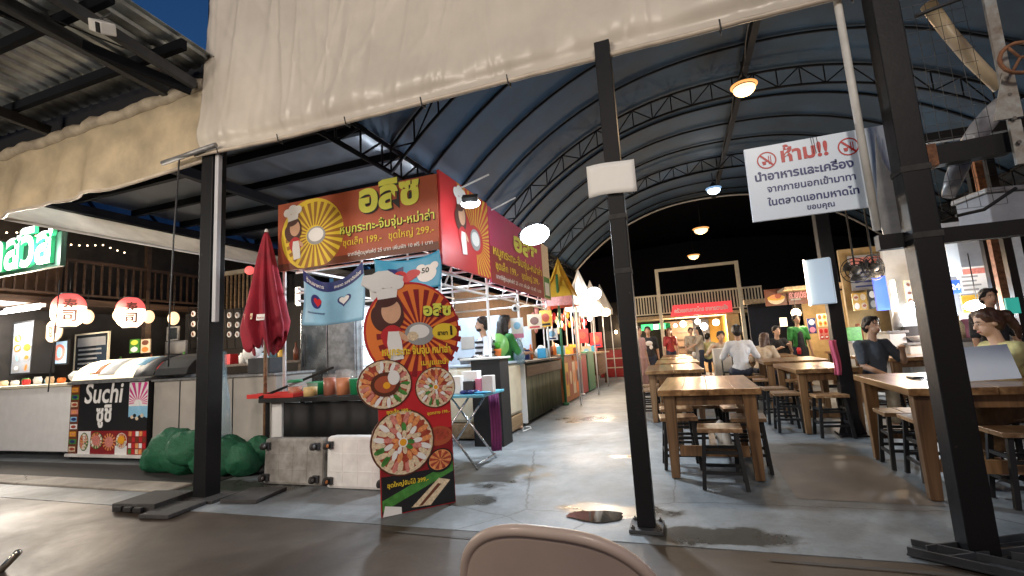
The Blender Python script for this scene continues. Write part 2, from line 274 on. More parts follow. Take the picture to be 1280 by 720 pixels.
        if bevel: q = o.modifiers.new('bevel', 'BEVEL'); q.width = bevel; q.segments = 2; q.limit_method = 'ANGLE'
        return o
def tag(o, label=None, cat=None, group=None, kind=None):
    if label: o['label'] = label
    if cat: o['category'] = cat
    if group: o['group'] = group
    if kind: o['kind'] = kind
    return o
def T(name, label, cat, loc=(0, 0, 0), group=None):
    o = bpy.data.objects.new(name, None); C.objects.link(o); o.location = loc; o.empty_display_size = .1
    OFF[o.name] = Vector(loc); return tag(o, label, cat, group)
def solo(name, mb, label, cat, group=None, bevel=0, solid=0, kind=None):
    """a thing that is one mesh, its origin at its base"""
    lo = [min(v[i] for v in mb.v) for i in range(3)]; hi = [max(v[i] for v in mb.v) for i in range(3)]
    c = Vector(((lo[0] + hi[0]) / 2, (lo[1] + hi[1]) / 2, lo[2]))
    o = mb.build(name, None, bevel, solid, shift=c); o.location = c; OFF[o.name] = c
    return tag(o, label, cat, group, kind)
def structure(name, mb, **k):
    o = mb.build(name, None, **k); o['kind'] = 'structure'; return o
def clone(o, parent=None):
    c = o.copy(); C.objects.link(c)
    if parent is not None: c.parent = parent
    for ch in [x for x in bpy.data.objects if x.parent == o]: clone(ch, c)
    return c
def copy_thing(root, loc, rz, label=None, group=None, scale=None):
    c = clone(root); c.location = loc; c.rotation_euler = (0, 0, rz)
    if label: c['label'] = label
    if group: c['group'] = group
    if scale: c.scale = scale
    return c
# ------------------------------------------------------------------ flat print and lettering
class Fr:
    """a flat frame: origin o, u to the right, v up, n out of the face"""
    def __init__(s, o, u, v): s.o = Vector(o); s.u = Vector(u).normalized(); s.v = Vector(v).normalized(); s.n = s.u.cross(s.v)
    def p(s, x, y, d=0): return s.o + s.u * x + s.v * y + s.n * d
def f_rect(mb, fr, x0, y0, x1, y1, m, d=.002): mb.poly([fr.p(x0, y0, d), fr.p(x1, y0, d), fr.p(x1, y1, d), fr.p(x0, y1, d)], m)
def f_ell(mb, fr, x, y, rx, ry, m, d=.002, rot=0, n=24, a0=0, a1=math.tau, r0=0):
    full = abs(a1 - a0 - math.tau) < 1e-6; k = n + (0 if full else 1); out = []
    for i in range(k):
        a = a0 + (a1 - a0) * i / n; px, py = rx * math.cos(a), ry * math.sin(a); out.append((px * math.cos(rot) - py * math.sin(rot), px * math.sin(rot) + py * math.cos(rot)))
    pts = [fr.p(x + q[0], y + q[1], d) for q in out]
    if not full:
        pts += [fr.p(x + q[0] * r0, y + q[1] * r0, d) for q in reversed(out)] if r0 else [fr.p(x, y, d)]
    mb.poly(pts, m)
def f_poly(mb, fr, pts, m, d=.002): mb.poly([fr.p(x, y, d) for x, y in pts], m)
def rays(mb, fr, x, y, r0, rx, ry, n, m, d=.002, a0=0, a1=math.tau, duty=.5, clip=None):
    for i in range(n):
        a = a0 + (a1 - a0) * i / n; b = a + (a1 - a0) / n * duty; q = []
        for ang in (a, (a + b) / 2, b):
            X, Y = x + rx * math.cos(ang), y + ry * math.sin(ang)
            if clip:
                t = 1.0
                for lo, hi, c0, c1 in ((clip[0], clip[2], x, X), (clip[1], clip[3], y, Y)):
                    if c1 > hi: t = min(t, (hi - c0) / (c1 - c0))
                    if c1 < lo: t = min(t, (lo - c0) / (c1 - c0))
                X, Y = x + (X - x) * t, y + (Y - y) * t
            q.append((X, Y))
        p0 = (x + r0 * rx * math.cos(b), y + r0 * ry * math.sin(b)); p1 = (x + r0 * rx * math.cos(a), y + r0 * ry * math.sin(a))
        f_poly(mb, fr, q + [p0, p1], m, d)
FOODS = ['k_pinkmeat', 'k_cream', 'k_shrimp', 'k_meat', 'k_white', 'k_green', 'k_pinkmeat', 'k_shrimp']
def dish(mb, fr, x, y, rx, ry, d=.002, seed=1, rim='k_cream', style=0, rot=0):
    rnd = random.Random(seed); f_ell(mb, fr, x, y, rx, ry, 'k_broth', d, rot); f_ell(mb, fr, x, y, rx * .965, ry * .965, rim, d + .0008, rot)
    f_ell(mb, fr, x, y, rx * .86, ry * .86, 'k_meat', d + .0016, rot)
    n = 26
    for ring, (rr, lw, lr, k) in enumerate(((.74, .085, .20, n), (.46, .08, .16, 17), (.25, .07, .12, 9))):
        for i in range(k):
            a = math.tau * i / k + rnd.uniform(-.05, .05); sec = int((a / math.tau * 6 + style) % 6)
            mm = [['k_pinkmeat', 'k_cream'], ['k_cream', 'k_white'], ['k_shrimp', 'k_meat'], ['k_pinkmeat', 'k_shrimp'], ['k_white', 'k_cream'], ['k_green', 'k_cream']][(sec + ring * style) % 6]
            f_ell(mb, fr, x + rx * rr * math.cos(a), y + ry * rr * math.sin(a), rx * lr, ry * lw, mm[i % 2], d + .0022 + .0004 * ring + .00004 * (i % 9), a + rnd.uniform(-.25, .25), 10)
    f_ell(mb, fr, x, y, rx * .15, ry * .15, 'k_white', d + .0042, 0, 14); f_ell(mb, fr, x, y, rx * .11, ry * .11, 'k_egg', d + .005, 0, 14)
def chef(mb, fr, x, y, s, d=.003):
    """a plain chef pictogram: tall hat, hair, face without features, dress and apron"""
    def e(cx, cy, rx, ry, m, dd, rot=0): f_ell(mb, fr, x + cx * s, y + cy * s, rx * s, ry * s, m, d + dd, rot)
    e(.02, .50, .20, .24, 'k_hair', 0); e(-.10, .40, .12, .18, 'k_hair', .0004, .3); e(.12, .40, .10, .16, 'k_hair', .0004, -.3)
    e(.05, .50, .135, .17, 'k_skin', .001); e(-.01, .63, .15, .07, 'k_hair', .0015, .25)
    e(.06, .14, .15, .17, 'k_red', .0006, .1); e(-.04, .20, .05, .09, 'k_red', .0011, -.6); e(.20, .15, .04, .10, 'k_skin', .0011, .8)
    f_poly(mb, fr, [(x + a * s, y + b * s) for a, b in ((.0, .22), (.14, .22), (.18, .08), (.20, -.16), (.02, -.18), (-.02, .06))], 'k_white', d + .0016)
    f_poly(mb, fr, [(x + a * s, y + b * s) for a, b in ((-.13, .66), (.13, .70), (.15, .84), (-.15, .80))], 'k_white', d + .002)
    e(-.15, .86, .10, .09, 'k_white', .0024); e(.0, .92, .13, .10, 'k_white', .0026); e(.14, .90, .10, .09, 'k_white', .0028)
_tc = {}
def text_geo(body, bold, spacing):
    key = (body, bold, spacing)
    if key not in _tc:
        cu = bpy.data.curves.new('lettering', 'FONT'); cu.body = body; cu.size = 1; cu.offset = bold; cu.resolution_u = 3; cu.space_character = spacing
        o = bpy.data.objects.new('lettering', cu); C.objects.link(o); bpy.context.view_layer.update()
        me = bpy.data.meshes.new_from_object(o.evaluated_get(bpy.context.evaluated_depsgraph_get()))
        _tc[key] = ([tuple(v.co) for v in me.vertices], [tuple(p.vertices) for p in me.polygons])
        bpy.data.objects.remove(o); bpy.data.curves.remove(cu); bpy.data.meshes.remove(me)
    return _tc[key]
def text(mb, fr, body, x, y, m, width=None, size=None, d=.003, bold=.012, align='L', spacing=1.0, slant=0, ext=0, side=None, stretch=1):
    """lettering laid on the frame; y is its base line"""
    vs, fs = text_geo(body, bold, spacing)
    if not vs: return
    x0 = min(v[0] for v in vs); x1 = max(v[0] for v in vs); sc = width / (x1 - x0) if width else size; sy = size if size else sc * stretch
    ox = x - x0 * sc - (0 if align == 'L' else (x1 - x0) * sc * (.5 if align == 'C' else 1))
    q = [(ox + v[0] * sc + slant * v[1] * sy, y + v[1] * sy) for v in vs]
    mb.add([fr.p(a, b, d) for a, b in q], fs, m)
    if ext:
        cnt = {}
        for f in fs:
            for i in range(len(f)):
                e = (f[i], f[(i + 1) % len(f)]); cnt[tuple(sorted(e))] = cnt.get(tuple(sorted(e)), []) + [e]
        pv = [fr.p(a, b, d) for a, b in q] + [fr.p(a, b, d - ext) for a, b in q]; n = len(q)
        mb.add(pv, [(e[0][1], e[0][0], e[0][0] + n, e[0][1] + n) for e in cnt.values() if len(e) == 1], side or m)
def writing(parent, fr, items, name='lettering'):
    for it in items:
        mb = MB(); k = dict(it); text(mb, fr, k.pop('t'), k.pop('x'), k.pop('y'), k.pop('m'), **k); mb.build(name, parent)
UX, UY, UZ = V(1, 0, 0), V(0, 1, 0), V(0, 0, 1)
# ================================================================== SETTING
g = MB(); g.bb((-120, -120, -.3), (120, 120, 0), 'yard_concrete_dim'); structure('ground', g)
g = MB(); g.bb((-14, 3.22, -.1), (14, 34, .004), 'hall_concrete_lit'); structure('floor', g)
def blob(mb, cx, cy, rx, ry, z, m, rot=0, seed=1, n=40, jag=.18):
    r = random.Random(seed); ph = [r.uniform(0, 6.28) for _ in range(5)]; pts = []
    for i in range(n):
        a = math.tau * i / n; q = 1 + jag * (math.sin(2 * a + ph[0]) * .5 + math.sin(3 * a + ph[1]) * .5 + math.sin(5 * a + ph[2]) * .3 + math.sin(9 * a + ph[3]) * .18)
        X, Y = rx * q * math.cos(a), ry * q * math.sin(a); pts.append((cx + X * math.cos(rot) - Y * math.sin(rot), cy + X * math.sin(rot) + Y * math.cos(rot), z))
    mb.poly(pts, m)
def spot_on_floor(px, py): return at(px, py, Z=.01)
p = spot_on_floor(745, 645); g = MB(); blob(g, p.x, p.y, .22, .11, .012, 'puddle_water', .05, 6, n=90, jag=.16); structure('puddle', g)
g = MB(); g.poly([(.72, 4.25, .007), (1.62, 4.2, .007), (1.62, 5.7, .007), (.75, 5.8, .007)], 'damp_floor'); structure('damp_patch', g)
g = MB()
for x0, x1 in ((-2.2, -.45), (.35, 3.2)): g.poly([(x0, 3.10, .0085), (x1, 3.06, .0085), (x1, 3.075, .0085), (x0, 3.115, .0085)], 'joint')
structure('floor_joint', g)
g = MB(); g.bb((-16, 3.62, 0), (-5.2, 3.92, .028), 'kerb_concrete'); structure('kerb', g, bevel=.01)
g = MB(); g.bb((-16, 3.93, 0), (-5.0, 4.6, .012), 'rubber'); structure('drain_strip', g)

# ---------------------------------------------------------------- big arched tent roof
XC, HS, ZS, RISE, Y0, Y1 = 1.35, 4.6, 3.95, 1.95, 3.55, 16.4
def arch(t): return XC + HS * t, ZS + RISE * (1 - abs(t) ** 2.35)
roof = T('arched_roof', 'long blue-grey tent roof arching over the tables on dark trusses', 'roof', (XC, 10, ZS))
mb = MB(); mb.grid(lambda u, v: V(arch(2 * u - 1)[0], Y0 + (Y1 - Y0) * v, arch(2 * u - 1)[1] + .02 + .012 * math.sin(v * 60) * (1 - (2 * u - 1) ** 2)), 48, 60, 'membrane'); mb.build('membrane', roof, solid=.012)
def arc_pts(dz, y, n=32): return [V(arch(2 * i / n - 1)[0], y, arch(2 * i / n - 1)[1] + dz) for i in range(n + 1)]
k = 0; y = Y0 + .45
while y < Y1 - .1:
    mb = MB()
    if k % 4 == 1:
        mb.path(arc_pts(-.03, y), .022, 'truss_black', 6); mb.path(arc_pts(-.36, y), .022, 'truss_black', 6)
        a, b = arc_pts(-.03, y, 26), arc_pts(-.36, y, 26)
        for i in range(0, 26):
            mb.tube(a[i], b[i], .012, 'truss_black', 5); mb.tube(a[i + 1] if i % 2 else a[i], b[i] if i % 2 else b[i + 1], .012, 'truss_black', 5)
        mb.build('truss', roof)
    else:
        mb.path(arc_pts(-.02, y), .022, 'truss_black', 6); mb.build('rib', roof)
    k += 1; y += .98
mb = MB(); mb.bb((XC + .12, Y0, ZS + RISE - .14), (XC + .22, Y1, ZS + RISE - .02), 'truss_black'); mb.build('ridge_beam', roof)
for s in (-1, 1):
    mb = MB(); x = XC + s * (HS + .03); mb.tube((x, Y0, ZS), (x, Y1, ZS), .03, 'truss_black', 6); mb.tube((x, Y0, ZS - .34), (x, Y1, ZS - .34), .03, 'truss_black', 6)
    n = 30
    for i in range(n):
        ya, yb = Y0 + (Y1 - Y0) * i / n, Y0 + (Y1 - Y0) * (i + 1) / n; mb.tube((x, ya, ZS), (x, ya, ZS - .34), .014, 'truss_black', 5); mb.tube((x, ya, ZS - .34), (x, yb, ZS), .014, 'truss_black', 5)
    mb.build('eave_truss', roof)
mb = MB(); mb.path(arc_pts(-.06, Y1 + .02, 40), .028, 'grey_panel', 8); mb.build('rim_pipe', roof)
mb = MB()
for s, x in ((1, XC + HS - .1), ):
    for yy in (7.2, 11.6, 16.2): mb.bb((x - .06, yy - .06, 0), (x + .06, yy + .06, ZS - .3), 'black_steel')
mb.build('side_post', roof)
# dark hall beyond
r2 = T('rear_hall_roof', 'unlit dark roof beyond the white pipe arch at the back', 'roof', (XC, 26, ZS))
mb = MB(); mb.grid(lambda u, v: V(XC + (HS + 6) * (2 * u - 1), Y1 + .4 + 20 * v, 6.9 + 1.2 * (1 - (2 * u - 1) ** 2)), 20, 4, 'membrane_dark'); mb.build('membrane', r2, solid=.02)
mb = MB(); mb.bb((-14, 35, 0), (18, 35.2, 8.2), 'membrane_dark'); solo('rear_wall', mb, 'black back wall closing the dark hall behind the balcony', 'wall')
mb = MB(); mb.bb((-9.25, Y1 + .4, 0), (-9.1, 35, 7), 'membrane_dark'); solo('rear_wall', mb, 'black side wall far behind the row of lit stalls', 'wall')
mb = MB(); mb.bb((12, Y1 + .4, 0), (12.2, 35, 7), 'membrane_dark'); solo('rear_wall', mb, 'black side wall far behind the stalls on the right', 'wall')
mb = MB(); mb.bb((9.6, 3.5, 0), (9.75, Y1 + .4, 5.2), 'wall_dark'); solo('side_wall', mb, 'dark side wall behind the food stalls on the right', 'wall')
mb = MB(); mb.grid(lambda u, v: V(6.0 + 3.7 * u, 2.6 + 14 * v, 4.2 - .5 * u), 6, 6, 'sheet_grey'); solo('lean_to_roof', mb, 'grey lean-to roof over the right food stalls', 'roof', solid=.03)
# flat sheet roof left of the arch
fr_ = T('flat_sheet_roof', 'flat grey sheet roof with dark purlins above the closed red parasol', 'roof', (-5.8, 10, 4.1))
mb = MB(); mb.grid(lambda u, v: V(-8.9 + 5.55 * u, 3.6 + 13 * v, 4.12 + .0 * u), 8, 30, 'sheet_grey'); mb.build('sheet', fr_, solid=.02)
for i in range(15):
    y = 3.75 + i * .86; mb = MB(); mb.bb((-8.9, y - .035, 4.00), (-3.36, y + .035, 4.108), 'truss_black'); mb.build('purlin', fr_)
for x in (-8.88, -6.1):
    mb = MB(); mb.bb((x - .05, 3.6, 3.86), (x + .05, 16.6, 3.995), 'truss_black'); mb.build('beam', fr_)
# blue strip and drooping white awning at the left
br = T('blue_side_curtain', 'blue tent strip with curved dark ribs above the white awning', 'curtain', (-9.1, 9, 3.9))
mb = MB(); mb.grid(lambda u, v: V(-9.05 - .75 * math.sin(v * 1.5), 3.6 + 9.5 * u, 3.86 + .85 * v), 40, 8, 'membrane_blue'); mb.build('sheet', br, solid=.01)
for i in range(9):
    y = 4.1 + i * 1.05; mb = MB(); mb.path([V(-9.02 - .75 * math.sin(v * 1.5 / 8), y, 3.86 + .85 * v / 8) for v in range(9)], .03, 'truss_black', 6); mb.build('rib', br)
aw = T('white_awning', 'long drooping white canvas awning behind the left black post', 'awning', (-8.4, 7, 3.3))
mb = MB(); mb.grid(lambda u, v: V(-8.95 + .75 * v, 3.5 + 9 * u, 3.86 - .48 * v - .05 * math.sin(math.pi * v) + .012 * math.sin(u * 40) * v), 60, 10, 'canvas_white'); mb.build('canvas', aw, solid=.008)
mb = MB(); mb.tube((-8.2, 3.5, 3.375), (-8.2, 12.5, 3.375), .022, 'white_dirty', 8); mb.build('hem_pipe', aw)
mb = MB(); mb.tube((-8.97, 3.5, 3.87), (-8.97, 12.5, 3.87), .03, 'truss_black', 8); mb.build('rail', aw)

# ---------------------------------------------------------------- front tarps
rnd = random.Random(4)
FOLD = [(rnd.uniform(0, 1), rnd.uniform(-.12, .22), rnd.uniform(.0025, .009), rnd.uniform(.015, .06)) for _ in range(60)] + [(rnd.uniform(.0, 1), rnd.choice((-1, 1)) * rnd.uniform(.25, .8), rnd.uniform(.003, .007), rnd.uniform(.012, .035)) for _ in range(26)]
YT = 3.45
def tarp_pt(u, v):
    """u along the tarp, v from its hem up"""
    xb = -4.66 + 6.9 * u; xt = -4.48 + 6.75 * u; z0 = 3.50 - .05 * min(1, u * 6) - .03 * u
    x = xb + (xt - xb) * v; z = z0 + 2.0 * v; d = 0
    for c, sl, w, am in FOLD:
        q = (u - c - sl * (v - .05) * .35) / w; d += .5 * am * math.exp(-q * q) * (.2 + v)
    sag = abs(math.sin(u * math.pi * 8.5 + .4)) ** .7
    d += .026 * sag * math.exp(-((v - .135) / .06) ** 2) - .035 * math.exp(-((v - .05) / .03) ** 2)
    return V(x, YT - d, z)
ft = T('beige_tarp', 'wide glossy beige plastic tarp hanging across the front above the posts', 'tarpaulin', (-1.4, YT, 3.4))
mb = MB(); mb.grid(lambda u, v: tarp_pt(u, v ** 1.3), 420, 60, 'tarp'); mb.build('sheet', ft, solid=.004)
mb = MB(); mb.path([tarp_pt(i / 120, 0) + V(0, -.005, .012) for i in range(121)], .021, 'tarp_hem', 8); mb.build('hem', ft)
for i in range(9):
    q = tarp_pt((i + .42) / 8.6, .0); mb = MB(); mb.path([q + V(0, -.035, .05), q + V(.005, -.02, -.02), q + V(.01, .03, -.03), q + V(.0, .05, .05)], .006, 'dark_grey', 6); mb.build('tie', ft)
mb = MB(); mb.tube((-5.08, YT - .06, 3.49), (-4.3, YT - .06, 3.535), .026, 'grey_steel', 12); solo('tarp_rod', mb, 'grey pipe end sticking out left of the beige tarp corner', 'pipe')
FOLD2 = [(rnd.uniform(0, .75), rnd.uniform(-.3, .6), rnd.uniform(.012, .03), rnd.uniform(.02, .06)) for _ in range(22)]
def ltarp(u, v):
    x = -13.5 + 8.9 * u; z = 3.33 + .14 * u ** 3 + .88 * v; d = 0
    for c, sl, w, am in FOLD2:
        q = (u - .35 - c * .6 - sl * (v - .3) * .08) / w; d += am * math.exp(-q * q) * (1 - .7 * v)
    d += .05 * math.exp(-((v - .88) / .07) ** 2)
    return V(x, YT + .05 - d + .10 * (v - .5) ** 2, z)
lt = T('rolled_tarp', 'yellowed beige tarp with a rolled top edge under the metal roof', 'tarpaulin', (-9, YT, 3.3))
mb = MB(); mb.grid(ltarp, 200, 30, 'tarp_old'); mb.build('sheet', lt, solid=.004)
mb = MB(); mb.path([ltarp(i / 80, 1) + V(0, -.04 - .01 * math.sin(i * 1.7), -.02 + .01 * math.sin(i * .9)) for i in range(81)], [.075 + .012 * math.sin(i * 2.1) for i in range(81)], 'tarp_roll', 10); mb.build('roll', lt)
mb = MB(); mb.path([ltarp(i / 80, 0) + V(0, -.01, .01) for i in range(81)], .02, 'tarp_hem', 8); mb.build('hem', lt)
# ---------------------------------------------------------------- corrugated roof over the left yard
zr = T('corrugated_roof', 'corrugated zinc roof on dark purlins above the left yard', 'roof', (-8, 1.7, 4.6))
def zinc(u, v):
    x = -13 + 8.60 * u; y = -.6 + 4.1 * v
    return V(x, y, 4.78 - .06 * (y) + .028 * (abs((x / .19) % 1 - .5) < .18))
mb = MB(); mb.grid(zinc, 480, 2, 'zinc', smooth=False); mb.build('sheet', zr, solid=.004)
for i, y in enumerate((.1, .95, 1.75, 2.45, 3.1)):
    mb = MB(); z = 4.70 - .06 * y; mb.bb((-13, y - .03, z - .06), (-4.40, y + .03, z + .045), 'truss_black'); mb.build('purlin', zr)
for x in (-12.2, -9.6, -7.2, -5.1):
    mb = MB(); mb.bar((x, -.5, 4.60), (x, 3.42, 4.34), .07, .12, 'dark_grey'); mb.build('rafter', zr)
mb = MB(); mb.bar((-4.75, .2, 4.72), (-4.62, 3.38, 4.28), .06, .10, 'dark_grey'); mb.build('rafter', zr)
mb = MB(); mb.bar((-4.66, 3.38, 4.22), (-5.6, 1.7, 4.60), .05, .09, 'truss_black'); mb.build('brace', zr)
mb = MB(); mb.path([(-5.2, 1.9, 4.5), (-4.9, 2.6, 4.42), (-4.75, 3.0, 4.40), (-4.66, 3.38, 4.33)], .008, 'black_matte', 6); mb.build('cable', zr)
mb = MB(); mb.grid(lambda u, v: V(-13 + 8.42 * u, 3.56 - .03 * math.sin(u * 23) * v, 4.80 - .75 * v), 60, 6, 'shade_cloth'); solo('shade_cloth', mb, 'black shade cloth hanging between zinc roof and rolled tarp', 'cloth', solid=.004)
p = at(128, 34, Y=2.45)
fl = T('floodlight', 'small unlit floodlight under the corrugated zinc roof', 'lamp', (p.x, p.y, p.z + .1))
R = Matrix.Rotation(.5, 3, 'Y') @ Matrix.Rotation(.4, 3, 'X')
mb = MB(); mb.box(p, (.20, .12, .10), 'white_dirty', R=R); mb.build('housing', fl, bevel=.01)
mb = MB(); mb.box(p + R @ V(.07, -.066, 0), (.05, .012, .08), 'black_matte', R=R); mb.build('lens', fl)
mb = MB(); mb.path([p + V(-.09, 0, .02), p + V(-.09, .02, .12), p + V(.05, .03, .13)], .009, 'dark_grey', 6); mb.build('bracket', fl)
# far wall piece glimpsed above the roof's edge
mb = MB(); mb.bb((-6.2, 6.5, 4.3), (-6.0, 9.5, 9.3), 'cream_paint'); solo('upper_wall', mb, 'pinkish wall corner glimpsed beside the patch of sky', 'wall')
# ---------------------------------------------------------------- posts
def post(x, y, top, w, label, plate=None, base=0.0):
    t = T('steel_post', label, 'post', (x, y, 0), 'black steel posts')
    mb = MB(); mb.bb((x - w / 2, y - w / 2, base), (x + w / 2, y + w / 2, top), 'black_steel'); mb.build('shaft', t, bevel=.006)
    return t
t = post(-4.53, 3.56, 3.95, .165, 'black steel post at the left beside the green net bundle')
mb = MB(); mb.bb((-4.80, 3.40, .004), (-4.26, 3.72, .03), 'rubber'); mb.build('base_plate', t)
mb = MB(); mb.bb((-4.60, 3.50, 3.96), (-4.55, 3.55, 5.4), 'black_steel'); mb.build('tarp_edge_bar', t)
for a, b, lab in (((-5.10, 3.08), (-4.62, 3.50), 'black hollow ramp block on the floor left of the post'), ((-4.60, 2.98), (-4.28, 3.36), 'flat black rubber strip lying before the left post'), ((-4.22, 3.45), (-3.82, 3.86), 'flat black rubber strip lying right of the left post')):
    mb = MB(); h = .075 if 'block' in lab else .035; c = ((a[0] + b[0]) / 2, (a[1] + b[1]) / 2, h / 2 + .005)
    mb.box(c, (b[0] - a[0], b[1] - a[1], h), 'rubber', rz=.12)
    if 'block' in lab: [mb.box((c[0] - .12 + .13 * q, c[1] - .235, c[2]), (.09, .04, .04), 'black_matte', rz=.12) for q in range(3)]
    solo('floor_ramp', mb, lab, 'ramp', 'rubber pieces round the left post', bevel=.006)
mb = MB(); mb.bb((-4.435, 3.49, 1.72), (-4.385, 3.54, 3.5), 'pvc'); solo('pvc_conduit', mb, 'white plastic conduit fixed up the left black post', 'conduit', bevel=.008)
mb = MB(); mb.path([(-4.84, 3.4, 3.5), (-4.9, 3.41, 2.6), (-4.93, 3.42, 1.9), (-4.94, 3.43, 1.3)], .008, 'dark_grey', 6); solo('hanging_rope', mb, 'thin dark rope hanging left of the left black post', 'rope')
mb = MB(); q = at(12, 330, Y=3.45); mb.path([at(75, 350, Y=3.6), at(66, 440, Y=3.6), at(60, 490, Y=3.6)], .007, 'dark_grey', 6); solo('hanging_rope', mb, 'thin dark rope hanging before the green letter sign', 'rope')
t = post(-.335, 3.46, 3.55, .115, 'slim black steel post in the middle with a blank white card on it', base=.03)
mb = MB(); mb.bb((-.335 - .11, 3.35, .006), (-.335 + .11, 3.57, .03), 'dark_grey'); mb.build('base_plate', t, bevel=.003)
for i in (-1, 1):
    for j in (-1, 1): mb = MB(); mb.lathe([(.013, .03), (.013, .045), (.006, .046), (.006, .055)], (-.335 + i * .085, 3.46 + j * .085, 0), 'bolt', 6, False); mb.build('bolt', t)
mb = MB(); mb.grid(lambda u, v: V(-.525 + .345 * u, 3.385 - .012 * math.sin(u * 3) * (1 - v), 2.33 + .24 * v + .006 * math.sin(u * 5)), 10, 6, 'paper'); o = solo('white_card', mb, 'blank white card taped to the slim middle post', 'card', solid=.004)
t = post(1.40, 3.37, 3.75, .14, 'thick black steel post at the right beside the warning sign', base=.03)
for c, d, rz in (((1.30, 3.22), (.50, .15), -.55), ((1.46, 3.40), (.62, .15), .45), ((1.74, 3.20), (.5, .14), -.2)):
    mb = MB(); mb.box((c[0], c[1], .018 if rz < 0 else .012), (d[0], d[1], .012), 'dark_grey', rz=rz)
    for e in (-1, 1): mb.box((c[0] + .06 * math.sin(rz) * -e, c[1] + .06 * e, .04), (d[0], .012, .035), 'dark_grey', rz=rz)
    mb.build('base_plate', t, bevel=.002)
t = post(1.84, 6.85, 3.6, .15, 'black steel post among the tables below the warning sign')
mb = MB(); mb.prism([(1.84 + i * .15, 6.85 + j * .15, .004) for i, j in ((-1, -1), (1, -1), (1, 1), (-1, 1))], (0, 0, .02), 'black_steel')
for i, j in ((1, 0), (-1, 0), (0, 1), (0, -1)):
    mb.prism([(1.84 + i * .07 - j * .006, 6.85 + j * .07 - i * .006, .024), (1.84 + i * .14 - j * .006, 6.85 + j * .14 - i * .006, .024), (1.84 + i * .07 - j * .006, 6.85 + j * .07 - i * .006, .28)], (j * .012, i * .012, 0), 'black_steel')
mb.build('base_plate', t)
mb = MB(); mb.bb((1.915, 6.81, 3.42), (6, 6.89, 3.54), 'black_steel'); mb.build('cross_beam', t)
mb = MB(); mb.grid(lambda u, v: V(1.715 + .07 * u + .01 * math.sin(v * 5), 6.73 + .015 * math.sin(u * 9 + v), .72 + .42 * v), 10, 14, 'pink_cloth'); solo('hanging_towel', mb, 'pinkish red towel hanging on the post among the tables', 'towel', solid=.01)
# lightbox on that post
lb = T('lightbox', 'pale blue-grey lightbox fixed to the post among the tables', 'lightbox', (1.63, 6.7, 1.55))
mb = MB(); mb.box((1.69, 6.68, 1.86), (.28, .10, .56), 'e_lightbox', rz=-.35); mb.build('panel', lb, bevel=.01)
mb = MB(); mb.box((1.555, 6.70, 1.86), (.012, .10, .57), 'e_tube', rz=-.35); mb.build('lit_edge', lb)
# ================================================================== warning sign and the clutter round the right post
YS = 3.62
a, b = at(930, 187, Y=YS), at(941, 278, Y=YS); c = at(1122, 155, Y=YS)
x0, x1, z0, z1 = (a.x + b.x) / 2, c.x, b.z, a.z
sg = T('warning_sign', 'white board with red and blue Thai writing forbidding outside food', 'sign', ((x0 + x1) / 2, YS, z0))
mb = MB(); mb.bb((x0, YS, z0), (x1, YS + .02, z1), 'k_signblue'); sg_root = sg; sg = mb.build('board', sg, bevel=.003)
f = Fr((x0, YS, z0), UX, UZ); w_, h_ = x1 - x0, z1 - z0
vis = at(1082, 250, Y=YS).x - x0
writing(sg, f, [dict(t='ห้าม!!', x=vis * .335, y=h_ * .745, m='k_red', width=vis * .42, bold=.035)], 'lettering')
writing(sg, f, [dict(t='นำอาหารและเครื่อง', x=vis * .07, y=h_ * .535, m='k_navy', width=vis * .88, bold=.028), dict(t='จากภายนอกเข้ามาทา', x=vis * .17, y=h_ * .37, m='k_navy', width=vis * .78, bold=.02), dict(t='ในตลาดแอทมหาดไท', x=vis * .16, y=h_ * .19, m='k_navy', width=vis * .80, bold=.025), dict(t='ขอบคุณ', x=vis * .50, y=h_ * .07, m='k_navy', width=vis * .24, bold=.02)], 'lettering')
for cx in (.20, .93):
    mb = MB(); X, Y = vis * cx, h_ * .80; r = h_ * .115
    for i in range(24):
        A, B = math.tau * i / 24, math.tau * (i + 1) / 24; f_poly(mb, f, [(X + r * .86 * math.cos(A), Y + r * .86 * math.sin(A)), (X + r * math.cos(A), Y + r * math.sin(A)), (X + r * math.cos(B), Y + r * math.sin(B)), (X + r * .86 * math.cos(B), Y + r * .86 * math.sin(B))], 'k_red', .003)
    q = r * .62; f_poly(mb, f, [(X - q - .006, Y + q), (X - q + .006, Y + q + .006), (X + q + .006, Y - q), (X + q - .006, Y - q - .006)], 'k_red', .004)
    f_poly(mb, f, [(X - r * .5, Y - r * .1), (X - r * .05, Y - r * .1), (X - r * .12, Y - r * .5), (X - r * .42, Y - r * .5)], 'k_red', .0035)
    for k in (.18, .38): f_poly(mb, f, [(X + r * k, Y - r * .5), (X + r * (k + .08), Y - r * .5), (X + r * (k + .08), Y + r * .5), (X + r * k, Y + r * .5)], 'k_red', .0034)
    mb.build('no_food_symbol', sg)
mb = MB()
for k in (.62, .64, .67): mb.tube(f.p(vis * k, h_, .004), f.p(vis * (k + .01), h_ * .78, .005), .0016, 'dark_grey', 5)
mb.build('hanging_wire', sg)
mb = MB(); mb.tube((1.235, 3.5, 1.86), (1.222, 3.5, 3.9), .023, 'white_dirty', 12); solo('pale_pipe', mb, 'slim pale pipe standing in front of the warning sign', 'pipe')
mb = MB(); pts = [at(x, y, Y=3.55) for x, y in ((1094, 165), (1098, 185), (1106, 205), (1118, 222), (1131, 238), (1150, 300), (1108, 305), (1098, 268))]
mb.prism(pts, (0, .01, 0), 'film'); solo('plastic_curtain', mb, 'grey plastic curtain scrap hanging between pale pipe and right post', 'curtain')
mb = MB(); mb.bb((1.20, 3.40, 1.72), (2.6, 3.47, 1.81), 'black_steel'); solo('cross_beam', mb, 'black crossbeam running right from the pale pipe', 'beam')
